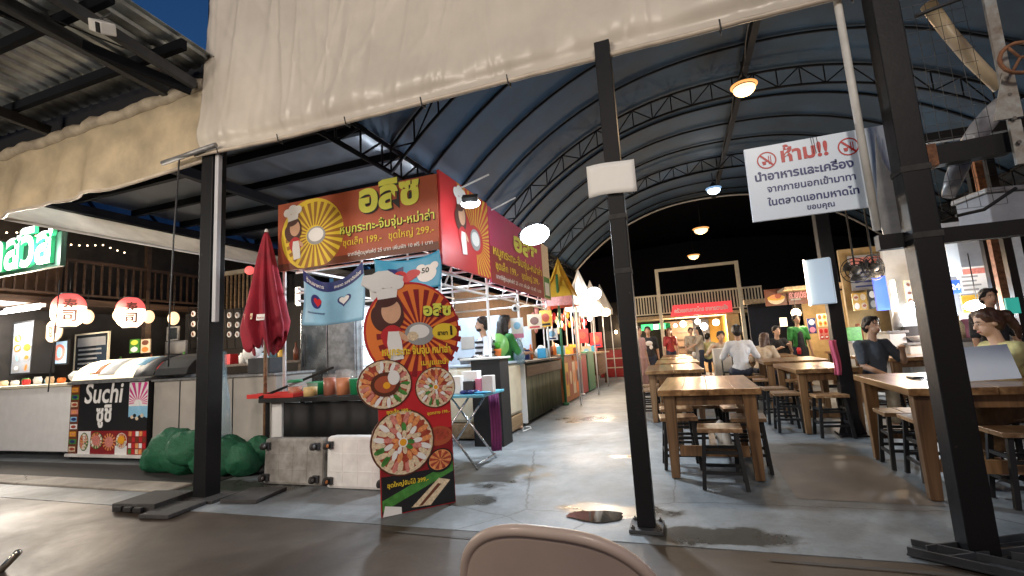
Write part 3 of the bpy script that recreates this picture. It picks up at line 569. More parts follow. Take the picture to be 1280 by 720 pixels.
mb = MB(); a, b = at(1165, 197, Y=3.5), at(1258, 180, Y=3.5); mb.bar(a, b, .08, .12, 'black_steel'); solo('cross_beam', mb, 'short black crossbeam with a rusty end beside the right post', 'beam')
mb = MB(); mb.box(a + V(-.02, -.01, 0), (.05, .1, .14), 'rust'); solo('beam_bracket', mb, 'rusty bracket block on the short crossbeam by the right post', 'bracket', bevel=.004)
mb = MB(); pts = [at(x, y, Y=3.72) for x, y in ((1185, 246), (1193, 222), (1207, 190), (1226, 160), (1244, 138), (1252, 128))]
mb.path(pts, [.035, .05, .058, .06, .055, .045], 'film', 14); solo('plastic_roll', mb, 'shiny rolled clear plastic curtain slung diagonally beside the right post', 'curtain')
vp = T('slotted_post', 'old pale slotted steel post with bolts at the right edge', 'post', (1.95, 3.42, 2))
a, b = at(1236, 0, Y=3.4), at(1278, 205, Y=3.4); mb = MB(); mb.bar(b, a + (a - b) * .4, .055, .02, 'old_paint', up=(0, 1, 0)); mb.build('angle_bar', vp)
mb = MB(); q = b + (a - b) * .38; mb.prism([q + V(-.10, -.03, -.12), q + V(.03, -.03, -.12), q + V(.03, -.03, .16), q + V(-.02, -.03, .16)], (0, .012, 0), 'old_paint'); mb.build('gusset_plate', vp)
for k in (.12, .26, .4, .5): mb = MB(); q = b + (a - b) * k; mb.lathe([(.011, 0), (.011, .012)], q + V(-.01, -.02, 0), 'bolt', 6, False, Matrix.Rotation(math.pi / 2, 3, 'X')); mb.build('bolt', vp)
wn = T('wire_netting', 'thin wire netting stretched beside the right post near the sign', 'netting', (1.7, 3.6, 1.9))
mb = MB(); a, b = (1.50, 1.95), (1.95, 3.35)
for i in range(8): x = a[0] + (b[0] - a[0]) * i / 7; mb.tube((x, 3.62, a[1]), (x - .02, 3.62, b[1]), .0016, 'dark_grey', 4)
for i in range(16): z = a[1] + (b[1] - a[1]) * i / 15; mb.tube((a[0], 3.622, z), (b[0], 3.622, z), .0016, 'dark_grey', 4)
mb.build('wires', wn)
mb = MB(); pts = [at(x, y, Y=3.75) for x, y in ((1160, 5), (1185, 40), (1215, 75), (1250, 110))]; mb.path(pts, [.045, .04, .04, .035], 'tarp_old', 10); solo('rolled_canvas', mb, 'old rolled canvas slanting down at the top right', 'canvas')
q = at(1275, 72, Y=3.3); mb = MB(); mb.path([q + V(.09 * math.cos(a * .4189), 0, .09 * math.sin(a * .4189)) for a in range(16)], .011, 'rust', 8)
for k in range(3): mb.tube(q, q + V(.09 * math.cos(k * 2.09), 0, .09 * math.sin(k * 2.09)), .008, 'rust', 6)
solo('valve_wheel', mb, 'small rusty handwheel at the right edge beside the slotted post', 'handwheel')
mb = MB(); mb.path([at(1145, 20, Y=3.3), at(1175, 8, Y=3.3), at(1230, -12, Y=3.3)], .012, 'dark_grey', 8); solo('loose_cable', mb, 'dark cable slung under the tarp at the top right', 'cable')
mb = MB(); mb.path([at(1195, 270, Y=3.6), at(1230, 262, Y=3.6), at(1270, 235, Y=3.6)], .010, 'black_matte', 8); solo('loose_cable', mb, 'black cable sagging over the rolled plastic at the right', 'cable')
# small blue-grey crate stuff under the lean-to roof
q = at(1255, 265, Y=4.6); mb = MB(); mb.box(q, (.42, .3, .24), 'wall_grey', rz=.2); mb.box(q + V(0, 0, .14), (.46, .34, .04), 'grey_steel', rz=.2); solo('metal_box', mb, 'blue-grey metal box hung behind the rolled plastic at the right', 'box', bevel=.008)

# ================================================================== LEFT: Japanese food stall
YL = 4.8
def face_y(px, py, Y=YL): return at(px, py, Y=Y)
ct = T('white_counter', 'plain white counter at the far left of the sushi stall', 'counter', (-10, YL, 0))
a, b = face_y(3, 485), face_y(86, 572)
mb = MB(); mb.bb((-13.5, YL, .12), (b.x, YL + .7, 1.12), 'white_paint'); mb.build('body', ct, bevel=.01)
mb = MB(); mb.bb((-13.5, YL - .03, 1.122), (b.x + .02, YL + .74, 1.17), 'cream_paint'); mb.build('top', ct, bevel=.008)
for x in (-11.3, b.x - .1): mb = MB(); mb.bb((x, YL + .05, .012), (x + .07, YL + .12, .12), 'black_matte'); mb.build('leg', ct)
a, b = face_y(85, 480), face_y(183, 581)
X0, X1 = b.x - (b.x - a.x) - 0, b.x + .1
X0 = face_y(86, 530).x + .02; X1 = face_y(184, 530).x
sc = T('sushi_counter', 'black sushi counter with photo panel and white lettering', 'counter', ((X0 + X1) / 2, YL, 0))
mb = MB(); mb.bb((X0, YL, .10), (X1, YL + .7, 1.14), 'black_matte'); mb.build('body', sc)
mb = MB(); mb.bb((X0 - .01, YL - .04, .06), (X1 + .01, YL + .02, .10), 'white_dirty'); mb.build('bottom_rail', sc)
mb = MB(); mb.bb((X0 - .01, YL - .06, 1.142), (X1 + .01, YL + .76, 1.18), 'grey_steel'); mb.build('top', sc)
for x in (X0 + .05, X1 - .12): mb = MB(); mb.bb((x, YL + .1, .012), (x + .07, YL + .17, .098), 'black_matte'); mb.build('leg', sc)
f = Fr((X0, YL, .10), UX, UZ); w_, h_ = X1 - X0, 1.04
mb = MB(); f_rect(mb, f, .13 * w_, .33 * h_, .77 * w_, .99 * h_, 'k_black', .004); mb.build('name_panel', sc)
writing(sc, f, [dict(t='Suchi', x=.19 * w_, y=.725 * h_, m='k_white', width=.49 * w_, bold=.02, d=.007, slant=.14), dict(t='ซูชิ', x=.36 * w_, y=.46 * h_, m='k_white', width=.20 * w_, bold=.035, d=.007)])
mb = MB(); f_rect(mb, f, .77 * w_, .66 * h_, w_, .99 * h_, 'k_white', .004); rays(mb, f, .885 * w_, .70 * h_, .1, .5 * w_, .5 * h_, 13, 'k_magenta', .006, -.2, 3.4, .5, (.775 * w_, .66 * h_, .995 * w_, .985 * h_))
f_rect(mb, f, .77 * w_, .47 * h_, w_, .66 * h_, 'k_sky', .0042); f_rect(mb, f, .77 * w_, .33 * h_, w_, .50 * h_, 'k_black', .005)
f_poly(mb, f, [(.80 * w_, .5 * h_), (.885 * w_, .74 * h_), (.97 * w_, .5 * h_)], 'k_sky', .007); f_poly(mb, f, [(.86 * w_, .66 * h_), (.885 * w_, .74 * h_), (.91 * w_, .66 * h_)], 'k_white', .008)
for i in range(7): f_ell(mb, f, (.79 + .03 * i) * w_, (.49 + .02 * (i % 3)) * h_, .02 * w_, .025 * h_, ['k_black', 'k_cream'][i % 2], .0085 + i * .0002, n=10)
mb.build('sunrise_picture', sc)
mb = MB(); f_rect(mb, f, .13 * w_, 0, w_, .325 * h_, 'k_dkred', .004); f_rect(mb, f, .135 * w_, .0, .30 * w_, .32 * h_, 'k_white', .005); f_rect(mb, f, .62 * w_, .0, .77 * w_, .12 * h_, 'k_white', .005)
dish(mb, f, .215 * w_, .17 * h_, .06 * w_, .13 * h_, .006, 3, 'k_green'); dish(mb, f, .38 * w_, .19 * h_, .085 * w_, .12 * h_, .006, 4, 'k_green', 1); f_ell(mb, f, .38 * w_, .19 * h_, .05 * w_, .07 * h_, 'k_pinkmeat', .0125)
rays(mb, f, .545 * w_, .17 * h_, .2, .085 * w_, .12 * h_, 14, 'k_shrimp', .007); f_ell(mb, f, .545 * w_, .17 * h_, .055 * w_, .075 * h_, 'k_pinkmeat', .008)
dish(mb, f, .70 * w_, .19 * h_, .07 * w_, .11 * h_, .006, 6, 'k_white', 2); f_ell(mb, f, .70 * w_, .2 * h_, .045 * w_, .055 * h_, 'k_egg', .0125)
for j in range(4):
    for i in range(5): f_rect(mb, f, (.785 + .043 * i) * w_, (.01 + .08 * j) * h_, (.822 + .043 * i) * w_, (.075 + .08 * j) * h_, ['k_green', 'k_red', 'k_cream', 'k_shrimp', 'k_brown', 'k_white'][(i * 7 + j * 5 + i * j) % 6], .006)
mb.build('food_picture', sc)
mb = MB(); f_rect(mb, f, .0, .0, .12 * w_, .99 * h_, 'k_brown', .004)
for j in range(9): f_rect(mb, f, .012 * w_, (.03 + .107 * j) * h_, (.10 + .012 * (j % 2)) * w_, (.10 + .107 * j) * h_, ['k_cream', 'k_pinkmeat', 'k_sky', 'k_white', 'k_egg', 'k_green'][(j * 5) % 6], .006); f_ell(mb, f, .06 * w_, (.065 + .107 * j) * h_, .035 * w_, .022 * h_, ['k_meat', 'k_navy', 'k_shrimp'][j % 3], .0075, n=12)
mb.build('side_picture', sc)
# curved glass display case on top
dc = T('display_case', 'lit curved glass sushi display case with paper notes on it', 'display case', ((X0 + X1) / 2, YL + .3, 1.18))
cx0, cx1 = X0 - .05, X1 + .05
prof = [(.02, 0), (.06, .10), (.14, .19), (.26, .26), (.42, .30), (.62, .30)]
mb = MB()
for i in range(len(prof) - 1):
    (ya, za), (yb, zb) = prof[i], prof[i + 1]; mb.add([(cx0, YL + ya, 1.20 + za), (cx1 - .42, YL + ya, 1.20 + za), (cx1 - .42, YL + yb, 1.20 + zb), (cx0, YL + yb, 1.20 + zb)], [(0, 1, 2, 3)], 'e_case', True)
mb.build('lit_glass', dc, solid=.006)
mb = MB(); mb.add([(cx1 - .42, YL + y - .003, 1.203 + z) for y, z in prof] + [(cx1, YL + y - .003, 1.203 + z) for y, z in prof], [(i, i + 6, i + 7, i + 1) for i in range(5)], 'dark_grey', True); mb.build('hood', dc, solid=.006)
mb = MB(); mb.prism([(cx1 + .004, YL + y, 1.2 + z) for y, z in prof] + [(cx1 + .004, YL + .64, 1.2)], (.66, 0, 0), 'black_matte'); mb.build('motor_housing', dc, bevel=.01)
mb = MB(); mb.bb((cx0, YL, 1.182), (cx1, YL + .66, 1.20), 'grey_steel'); mb.build('tray', dc)
def tri_path(t): # point on the curved glass
    t *= 5; i = min(4, int(t)); q = t - i; return prof[i][0] + (prof[i + 1][0] - prof[i][0]) * q, prof[i][1] + (prof[i + 1][1] - prof[i][1]) * q
for xx, ww, t0, t1, m, lab in ((.38, .24, .15, .55, 'k_shrimp', 'orange paper note'), (.58, .40, .1, .75, 'paper', None), (1.22, .32, .35, .75, 'k_sky', 'pale blue printed note')):
    mb = MB(); mb.grid(lambda u, v: V(cx0 + xx + ww * u, YL + tri_path(t0 + (t1 - t0) * v)[0] - .008, 1.206 + tri_path(t0 + (t1 - t0) * v)[1]), 1, 8, m); o = mb.build('note', dc, solid=.002)
    if lab: o['label'] = lab
q = face_y(150, 398, 5.6)
gc = T('grey_counter', 'grey panelled counter between the sushi stall and the red tray', 'counter', (-6.3, YL, 0))
mb = MB(); mb.bb((X1 + .03, YL + .06, .05), (-5.0, YL + .7, 1.12), 'grey_panel'); mb.build('body', gc)
mb = MB(); mb.bb((X1 + .02, YL + .02, 1.122), (-4.98, YL + .75, 1.15), 'grey_steel'); mb.build('top', gc)
for x in (-6.75, -5.75): mb = MB(); mb.bb((x, YL + .05, .06), (x + .012, YL + .06, 1.11), 'dark_grey'); mb.build('seam', gc)
# wrapped cutlery heap / plastic bag on white counter
mb = MB()
for i in range(7): mb.ell((-9.05 + .14 * i + rnd.uniform(-.04, .04) - .2, YL + .22 + rnd.uniform(-.06, .06), 1.24 + rnd.uniform(0, .07)), (.12, .10, .085), 'paper', 10, 7, noise=.12)
solo('plastic_bag', mb, 'crumpled white plastic bag on the white counter by the display case', 'bag')
BT = [('k_cream', .1), ('k_white', .09), ('k_green', .12), ('k_red', .1), ('k_white', .13), ('k_cyan', .1), ('k_cream', .12), ('k_orange', .09)]
for i, (m, h) in enumerate(BT):
    mb = MB(); x = -11.5 + .22 * i; mb.lathe([(.05, 0), (.06, h * .7), (.045, h * .9), (.05, h)], (x, YL + .28 + .05 * (i % 3), 1.172), m, 12)
    solo('food_tub', mb, f'{["cream", "white", "green", "red", "tall white", "pale blue", "large cream", "orange"][i]} tub in the row on the far left white counter', 'tub', 'tubs on the far left counter')
# green net bundle
nb = MB()
for px, py, r, z in ((215, 560, .30, .26), (235, 575, .26, .2), (200, 580, .22, .16), (245, 555, .25, .30), (288, 568, .26, .22), (308, 575, .22, .18), (318, 560, .18, .26), (270, 580, .22, .15), (190, 590, .16, .1)):
    q = at(px, py, Y=4.35); r *= .88; nb.ell((q.x, 4.35 + rnd.uniform(-.08, .1), max(z, r * .8) + .01), (r * 1.25, r, r * .98), 'net_green', 44, 30, noise=.02)
nb.v = [v + V(MN.noise(v * 7), MN.noise(v * 7 + V(9, 3, 1)), MN.noise(v * 7 + V(2, 8, 5))) * .035 + V(MN.noise(v * 17), MN.noise(v * 17 + V(3, 3, 1)), MN.noise(v * 17 + V(2, 1, 5))) * .009 for v in nb.v]; nb.v = [v - V(0, -1, .5) * (1 - abs(MN.noise(V(v.x * 8 + v.z * 3, v.y * 8, v.z * 2.5)))) ** 5 * -.022 for v in nb.v]; nb.v = [V(v.x, v.y, max(.008, v.z)) for v in nb.v]
solo('net_bundle', nb, 'heap of bundled dark green netting behind the left post', 'netting')
mb = MB(); pts = [at(278, 545, Y=4.3), at(281, 500, Y=4.3), at(278, 470, Y=4.3), at(279, 440, Y=4.35)]; mb.path(pts, [.10, .055, .05, .035], 'clear_blue', 12)
solo('plastic_wrap', mb, 'twisted clear plastic wrap hanging above the green netting', 'plastic wrap')
# lanterns
def lantern(px, py, Y, r, h, label, writing_on=True):
    q = at(px, py, Y=Y); t = T('paper_lantern', label, 'lantern', (q.x, q.y, q.z - h / 2), 'red and white paper lanterns')
    mb = MB(); n = 18
    def pr(z0_, z1_): return [(r * (1 - abs(2 * (z0_ + (z1_ - z0_) * i / n) - 1) ** 3.2 * .55) * (1 + .012 * (i % 2)), -h / 2 + h * (z0_ + (z1_ - z0_) * i / n)) for i in range(n + 1)]
    mb.lathe(pr(.0, .62), q, 'e_lantern', 24); mb.build('lower_shade', t)
    mb = MB(); mb.lathe(pr(.621, 1), q, 'e_lanternred', 24); mb.build('upper_shade', t)
    for z in (-h / 2 - .02, h / 2): mb = MB(); mb.lathe([(r * .5, z), (r * .52, z + .02)], q, 'black_matte', 18); mb.build('ring', t)
    mb = MB(); d = (EYE - q); d.z = 0; d = d.normalized(); u = V(-d.y, d.x, 0); f = Fr(q + d * (r * 1.06) - u * .0, u, UZ)
    text(mb, f, '寿', -.35 * r, .02, 'k_hair', width=r * .8, bold=.03); text(mb, f, '司', -.35 * r, -h * .33, 'k_hair', width=r * .8, bold=.03); mb.build('lettering', t)
    mb = MB(); mb.tube(q + V(0, 0, h / 2), q + V(0, 0, h / 2 + .5), .006, 'black_matte', 5); mb.build('cord', t)
    return q
q1 = lantern(86, 388, 6.0, .27, .66, 'larger red and white paper lantern nearest the green letter sign')
q2 = lantern(163, 391, 6.4, .24, .60, 'red and white paper lantern over the sushi display case')
point((q1.x, q1.y - .75, q1.z - .3), 120, WARMW, .15); point((q2.x, q2.y - .7, q2.z - .3), 110, WARMW, .15); point((-9.2, 4.2, 3.2), 75, NEUT, .15)
for px, py, r, lab in ((109, 396, .12, 'small oval paper lamp right of the larger lantern'), (148, 394, .10, 'small oval paper lamp left of the second lantern'), (186, 396, .10, 'small oval paper lamp right of the second lantern'), (217, 398, .10, 'small round lamp farthest right of the lantern row')):
    q = at(px, py, Y=6.7); t = T('oval_lamp', lab, 'lamp', (q.x, q.y, q.z - r), 'small paper lamps of the sushi stall')
    mb = MB(); mb.ell(q, (r, r, r * 1.35), 'e_oval', 16, 10); mb.build('shade', t); mb = MB(); mb.tube(q + V(0, 0, r * 1.33), q + V(0, 0, .6), .006, 'black_matte', 5); mb.build('cord', t)
# neon letters
ns = T('letter_sign', 'green box sign with glowing white Thai letters at the far left', 'sign', (-10, 4.5, 2.9))
a, b, c = at(74, 287, Y=4.5), at(73, 333, Y=4.5), at(-40, 350, Y=4.5)
mb = MB(); mb.bb((-12.5, 4.52, b.z + .02), (a.x + .03, 4.60, a.z - .02), 'k_dkgreen'); mb.build('box', ns, bevel=.01)
f = Fr((0, 4.5, 0), UX, UZ); lw = a.x - at(-2, 320, Y=4.5).x
mb = MB(); text(mb, f, 'าสวิส', a.x - .06 - lw, b.z + .10, 'e_neon', width=lw, bold=.03, d=.05, ext=.06, side='e_green', stretch=1.1); mb.build('lettering', ns)
point((a.x - 1.0, 4.2, b.z + .25), 4, (.7, 1, .8), .2)
# balcony of the dark timber house
bh = T('timber_house', 'dark timber house with a railed upper gallery behind the sushi stall', 'building', (-14, 9, 0))
mb = MB(); mb.bb((-14.6, 3, 0), (-14.45, 17, 6), 'wall_dark'); mb.build('wall', bh)
mb = MB(); mb.bb((-14.449, 5.2, 3.1), (-14.40, 7.3, 4.4), 'wall_brown'); mb.build('lit_panel', bh)
mb = MB(); mb.bb((-14.4, 3, 2.88), (-12.9, 17, 3.03), 'dark_wood'); mb.build('gallery_floor', bh)
rl = MB(); rl.bb((-12.96, 3, 3.88), (-12.88, 17, 3.95), 'dark_wood'); rl.bb((-12.96, 3, 3.10), (-12.88, 17, 3.15), 'dark_wood')
for i in range(80): y = 3.1 + .175 * i; rl.bb((-12.94, y, 3.15), (-12.90, y + .035, 3.88), 'dark_wood')
rl.build('railing', bh)
for y in (5, 8.3, 11.6): mb = MB(); mb.bb((-12.98, y, .0), (-12.84, y + .14, 2.879), 'dark_wood'); mb.build('post', bh); mb = MB(); mb.bb((-12.98, y, 3.031), (-12.86, y + .1, 6), 'dark_wood'); mb.build('upper_post', bh)
mb = MB(); mb.bb((-14.4, 3, 5.4), (-12.6, 17, 5.55), 'dark_wood'); mb.build('eave', bh)
point((-13.4, 6.2, 4.4), 14, WARM, .1); point((-12.0, 8.5, 2.6), 22, WARM, .1)
fy = T('fairy_lights', 'string of tiny warm fairy lights along the timber gallery', 'string lights', (-13, 6, 4.3))
pts = [V(-13.05, 4.5 + .16 * i, 4.42 - .12 * abs(math.sin(i * .35))) for i in range(22)]
mb = MB(); mb.path(pts, .005, 'black_matte', 4); mb.build('wire', fy)
for p_ in pts: mb = MB(); mb.ell(p_, .018, 'e_fairy', 6, 4); mb.build('bulb', fy)
# back wall of the sushi stall, posters, screens, plate rack
mb = MB(); mb.bb((-13.2, 9.6, 0), (-6.6, 9.7, 2.85), 'wall_dark'); solo('stall_back_wall', mb, 'dark back wall behind the lanterns of the sushi stall', 'wall')
def poster(px0, py0, px1, py1, Y, m, name, label, cat, frame=None, extra=None, d=.03):
    a, b = at((px0 + px1) / 2, py0, Y=Y), at((px0 + px1) / 2, py1, Y=Y); xa, xb = at(px0, (py0 + py1) / 2, Y=Y).x, at(px1, (py0 + py1) / 2, Y=Y).x
    t = T(name, label, cat, ((xa + xb) / 2, Y, b.z)); mb = MB(); mb.bb((xa, Y, b.z), (xb, Y + d, a.z), m); pn = mb.build('panel', t)
    if frame:
        mb = MB(); w = .035
        for lo, hi in (((xa - w, b.z - w), (xb + w, b.z)), ((xa - w, a.z), (xb + w, a.z + w)), ((xa - w, b.z), (xa, a.z)), ((xb, b.z), (xb + w, a.z))): mb.bb((lo[0], Y - .012, lo[1]), (hi[0], Y + d, hi[1]), frame)
        mb.build('frame', t)
    if extra: extra(pn, Fr((xa, Y, b.z), UX, UZ), xb - xa, a.z - b.z)
    return t
def lines(m, n, hd=None, hm=None):
    def fn(t, f, w, h):
        mb = MB(); r = random.Random(n)
        if hd: f_rect(mb, f, .06 * w, .72 * h, .94 * w, .93 * h, hm or m, .004)
        for i in range(n):
            y = (.66 if hd else .9) * h * (1 - i / n); f_rect(mb, f, .1 * w, y - .25 * h / n, (.5 + .4 * r.random()) * w, y, m, .004)
        mb.build('print', t)
    return fn
def pics(cols, nx, ny, bgd=None):
    def fn(t, f, w, h):
        mb = MB(); r = random.Random(nx * 9 + ny)
        for j in range(ny):
            for i in range(nx):
                x, y = (i + .5) / nx * w, (j + .5) / ny * h; f_ell(mb, f, x, y, .38 * w / nx, .38 * h / ny, r.choice(cols), .004, n=16); f_ell(mb, f, x + .03 * w / nx, y, .22 * w / nx, .2 * h / ny, r.choice(cols), .0055, r.uniform(0, 3), n=12)
        mb.build('print', t)
    return fn
poster(94, 418, 134, 470, 7.2, 'glass_dark', 'menu_board', 'black menu board in a cream frame behind the display case', 'menu board', 'cream_paint', lines('k_grey', 6, True, 'k_grey'))
poster(45, 428, 84, 455, 6.6, 'e_screen', 'screen', 'blue screen showing sushi plates below the round yellow sign', 'screen', 'black_matte', pics(['k_sky', 'k_cream', 'k_pinkmeat'], 2, 1))
poster(162, 424, 174, 441, 7.6, 'k_green', 'small_poster', 'small green poster beneath the second paper lantern', 'poster', None, pics(['k_lime', 'k_white'], 1, 2))
poster(176, 424, 187, 441, 7.6, 'k_cream', 'small_poster', 'small cream poster beneath the second paper lantern', 'poster', None, pics(['k_brown', 'k_orange'], 1, 2))
poster(16, 404, 40, 466, 6.2, 'wall_grey', 'drink_cabinet', 'tall glass drink cabinet left of the round yellow sign', 'cabinet', 'black_matte', pics(['k_white', 'k_sky', 'k_grey', 'k_orange'], 2, 5), d=.4)
poster(210, 410, 222, 424, 8.6, 'glass_dark', 'picture_frame', 'small dark picture frame on the wall right of the lamps', 'picture frame', 'grey_steel')
poster(208, 428, 232, 441, 8.6, 'k_grey', 'picture_frame', 'wide grey picture frame low on the wall right of the lamps', 'picture frame', 'grey_steel')
q = at(66, 414, Y=6.4); mb = MB(); f = Fr(q, UX, UZ); f_ell(mb, f, 0, 0, .30, .24, 'k_gold', .0); mb2 = MB(); mb2.prism([f.p(.30 * math.cos(i * .2618), .24 * math.sin(i * .2618)) for i in range(24)], (0, .03, 0), 'k_cream')
t = T('round_sign', 'round yellowish sign hanging below the green letter sign', 'sign', (q.x, q.y, q.z - .24)); mb2.build('panel', t); writing(t, f, [dict(t='ซูชิ', x=0, y=-.05, m='k_brown', width=.3, align='C', bold=.02, d=.004)])
pr_ = T('plate_rack', 'black wire rack of round white plates right of the left post', 'plate rack', at(275, 440, Y=9.2)[:])
mb = MB(); pl = MB()
for (pxa, pxb, pya, pyb, nx, ny) in ((236, 248, 386, 424, 1, 3), (282, 312, 388, 424, 3, 3)):
    for j in range(ny):
        for i in range(nx):
            q = at(pxa + (pxb - pxa) * (i + .5) / nx, pya + (pyb - pya) * (j + .5) / ny, Y=9.2); m_ = MB(); f = Fr(q, UX, UZ)
            m_.lathe([(.0, .0), (.075, .0), (.082, .01), (.07, .02), (.0, .02)], q, 'white_paint', 18, True, Matrix.Rotation(math.pi / 2, 3, 'X')); f_ell(m_, f, .0, 0, .03, .05, 'k_brown', .024, .5, 12); m_.build('plate', pr_)
    for i in range(nx + 1): x = pxa + (pxb - pxa) * i / nx; mb.tube(at(x, pya - 3, Y=9.22), at(x + 2, pyb + 12, Y=9.22), .012, 'black_matte', 5)
    for j in range(ny + 2): y = pya + (pyb - pya) * j / ny; mb.tube(at(pxa, y, Y=9.22), at(pxb, y - 2, Y=9.22), .012, 'black_matte', 5)
mb.build('wire_frame', pr_)
# slatted balcony section with pale lintel further back
sb = T('slatted_balcony', 'pale-railed balcony far behind the closed red parasol', 'balcony', (-9.5, 11, 2.5))
mb = MB(); a, b = at(278, 345, Y=10.5), at(345, 398, Y=10.5)
for i in range(14): x = a.x + (b.x - a.x) * i / 13; mb.bb((x, 10.5, b.z), (x + .05, 10.54, a.z), 'tan_wood')
mb.bb((a.x, 10.48, a.z), (b.x, 10.58, a.z + .12), 'cream_paint'); mb.bb((a.x, 10.49, b.z + .3), (b.x, 10.55, b.z + .36), 'tan_wood'); mb.build('railing', sb)
mb = MB(); mb.bb((a.x - 2, 10.9, 0), (b.x + 1, 11, 3.9), 'wall_dark'); mb.build('back_wall', sb)
mb = MB(); mb.bb((a.x + .02, 10.3, 1.5), (a.x + .42, 10.4, 2.9), 'tan_wood'); mb.build('post', sb)
for i, (px, lab) in enumerate(((312, 'round paper lamp glowing orange left of the parasol tip'),)):
    q = at(px, 338, Y=8.0); mb = MB(); mb.ell(q, .10, 'e_lanternred', 14, 10); solo('round_lantern', mb, lab, 'lantern')

# tube lamp, shelf and clutter of the sushi stall
q, q2 = at(2, 391, Y=6.0), at(48, 390, Y=6.0); t = T('tube_light', 'bright white tube lamp at the far left above the white counter', 'tube light', ((q.x + q2.x) / 2, 6.0, q.z)); mb = MB(); mb.tube(V(q.x, 6, q.z), V(q2.x, 6, q.z), .035, 'e_white', 10); mb.build('tube', t); mb = MB(); mb.bb((q.x, 6.03, q.z + .02), (q2.x, 6.12, q.z + .10), 'white_paint'); mb.build('batten', t); point(((q.x + q2.x) / 2, 5.7, q.z - .1), 170, NEUT, .2)
bk = T('back_shelf', 'dark back shelf of the sushi stall below the black menu board', 'shelf', (-10.5, 7.6, 0)); mb = MB(); mb.bb((-13.2, 7.6, 1.28), (-7.2, 8.0, 1.33), 'dark_wood'); mb.build('board', bk)
for x in (-13.1, -10.2, -7.3): mb = MB(); mb.bb((x, 7.65, .004), (x + .06, 7.71, 1.278), 'dark_wood'); mb.build('leg', bk)
for i in range(16):
    x = -12.9 + .36 * i; m, cn = [('k_green', 'green'), ('k_white', 'white'), ('k_red', 'red'), ('k_brown', 'brown'), ('k_gold', 'golden'), ('k_sky', 'pale blue')][(i * 5) % 6]; nm = ['bottle', 'box', 'jar'][i % 3]; mb = MB(); c0 = (x, 7.8, 1.332)
    if nm == 'bottle': mb.lathe([(.05, 0), (.055, .2), (.02, .28), (.02, .36)], c0, m, 10)
    elif nm == 'box': mb.bb((x - .12, 7.7, 1.332), (x + .1, 7.9, 1.332 + .16 + .03 * (i % 4)), m)
    else: mb.lathe([(.08, 0), (.09, .16), (.06, .2), (.06, .23)], c0, m, 12)
    solo('shelf_' + nm, mb, f'{cn} {nm} on the sushi stall back shelf, number {["one", "two", "three", "four", "five", "six", "seven", "eight", "nine", "ten", "eleven", "twelve", "thirteen", "fourteen", "fifteen", "sixteen"][i]} from its left end', nm, 'goods on the sushi back shelf')
# ================================================================== HOTPOT STALL (corner)
YA, XA = 4.8, -2.5
a, b, c = at(348, 258, Y=YA), at(348, 338, Y=YA), at(548, 215, Y=YA); d_ = at(550, 313, Y=YA)
sx0, sx1, sz0, sz1 = a.x, XA - .02, (b.z + d_.z) / 2, (a.z + c.z) / 2
def hot_sign(t, f, w, h, base, disc=True, shift=0, small=1.0):
    mb = MB(); f_rect(mb, f, 0, 0, w, h, base, .003); f_rect(mb, f, 0, 0, w, h * .10, 'k_brown', .0034); mb.build('printed_face', t)
    mb = MB(); cx, cy, r = w * .235 + shift, h * .48, h * .52
    if disc:
        rx = r * 1.06; n = 40
        pts = [(max(.005, cx + rx * math.cos(i * math.tau / n)), min(h - .004, max(.004, cy + r * math.sin(i * math.tau / n)))) for i in range(n)]
        f_poly(mb, f, pts, 'k_yellow', .005); rays(mb, f, cx + .04, cy - .02, .3, rx * .93, r * .93, 26, 'k_spoke', .007, clip=(.005, .005, w, h - .005))
        f_ell(mb, f, cx + .07, cy - .03, .15, .12, 'k_grey', .009); f_ell(mb, f, cx + .07, cy - .02, .12, .09, 'k_white', .0105)
        mb.build('sunburst', t)
    mb = MB(); chef(mb, f, cx - h * .33, h * .26, h * .68, .012); mb.build('chef_picture', t)
    x0 = w * .56 + shift * .5; x1 = w * .985
    L = lambda **k: k
    writing(t, f, [L(t='อลิซ', x=w * .545 + .012, y=h * .665 - .012, m='k_black', width=w * .36, bold=.06, d=.013, stretch=.92), L(t='อลิซ', x=w * .545, y=h * .665, m='k_lime', width=w * .36, bold=.045, d=.016, stretch=.92)], 'lettering')
    writing(t, f, [L(t='หมูกระทะ-จิ้มจุ่ม-หม่าล่า', x=w * .425 + .006, y=h * .40 - .006, m='k_black', width=w * .56, bold=.03, d=.013), L(t='หมูกระทะ-จิ้มจุ่ม-หม่าล่า', x=w * .425, y=h * .40, m='k_lime', width=w * .56, bold=.012, d=.016)], 'lettering')
    writing(t, f, [L(t='ชุดเล็ก 199.-', x=w * .44, y=h * .225, m='k_yellow', width=w * .24, bold=.012, d=.013), L(t='ชุดใหญ่ 299.-', x=w * .72, y=h * .225, m='k_yellow', width=w * .26, bold=.012, d=.013), L(t='จากซีฟู้ดบุฟเฟ่ต์ 25 บาท เพิ่มผัก 10 ฟรี 1 บาท', x=w * .47, y=h * .075, m='k_white', width=w * .5, bold=.008, d=.013)], 'lettering')
fs = T('front_banner', 'orange-red hotpot banner with yellow sunburst and Thai prices facing the camera', 'banner', ((sx0 + sx1) / 2, YA, sz0))
mb = MB(); mb.bb((sx0, YA, sz0), (sx1, YA + .025, sz1), 'k_brick'); hot_sign(mb.build('panel', fs), Fr((sx0, YA, sz0), UX, UZ), sx1 - sx0, sz1 - sz0, 'k_brick')
for x in (sx0 + .05, sx1 - .04): mb = MB(); mb.tube((x, YA + .06, 0.004), (x, YA + .06, sz1 - .05), .022, 'white_paint', 10); mb.build('frame_pole', fs)
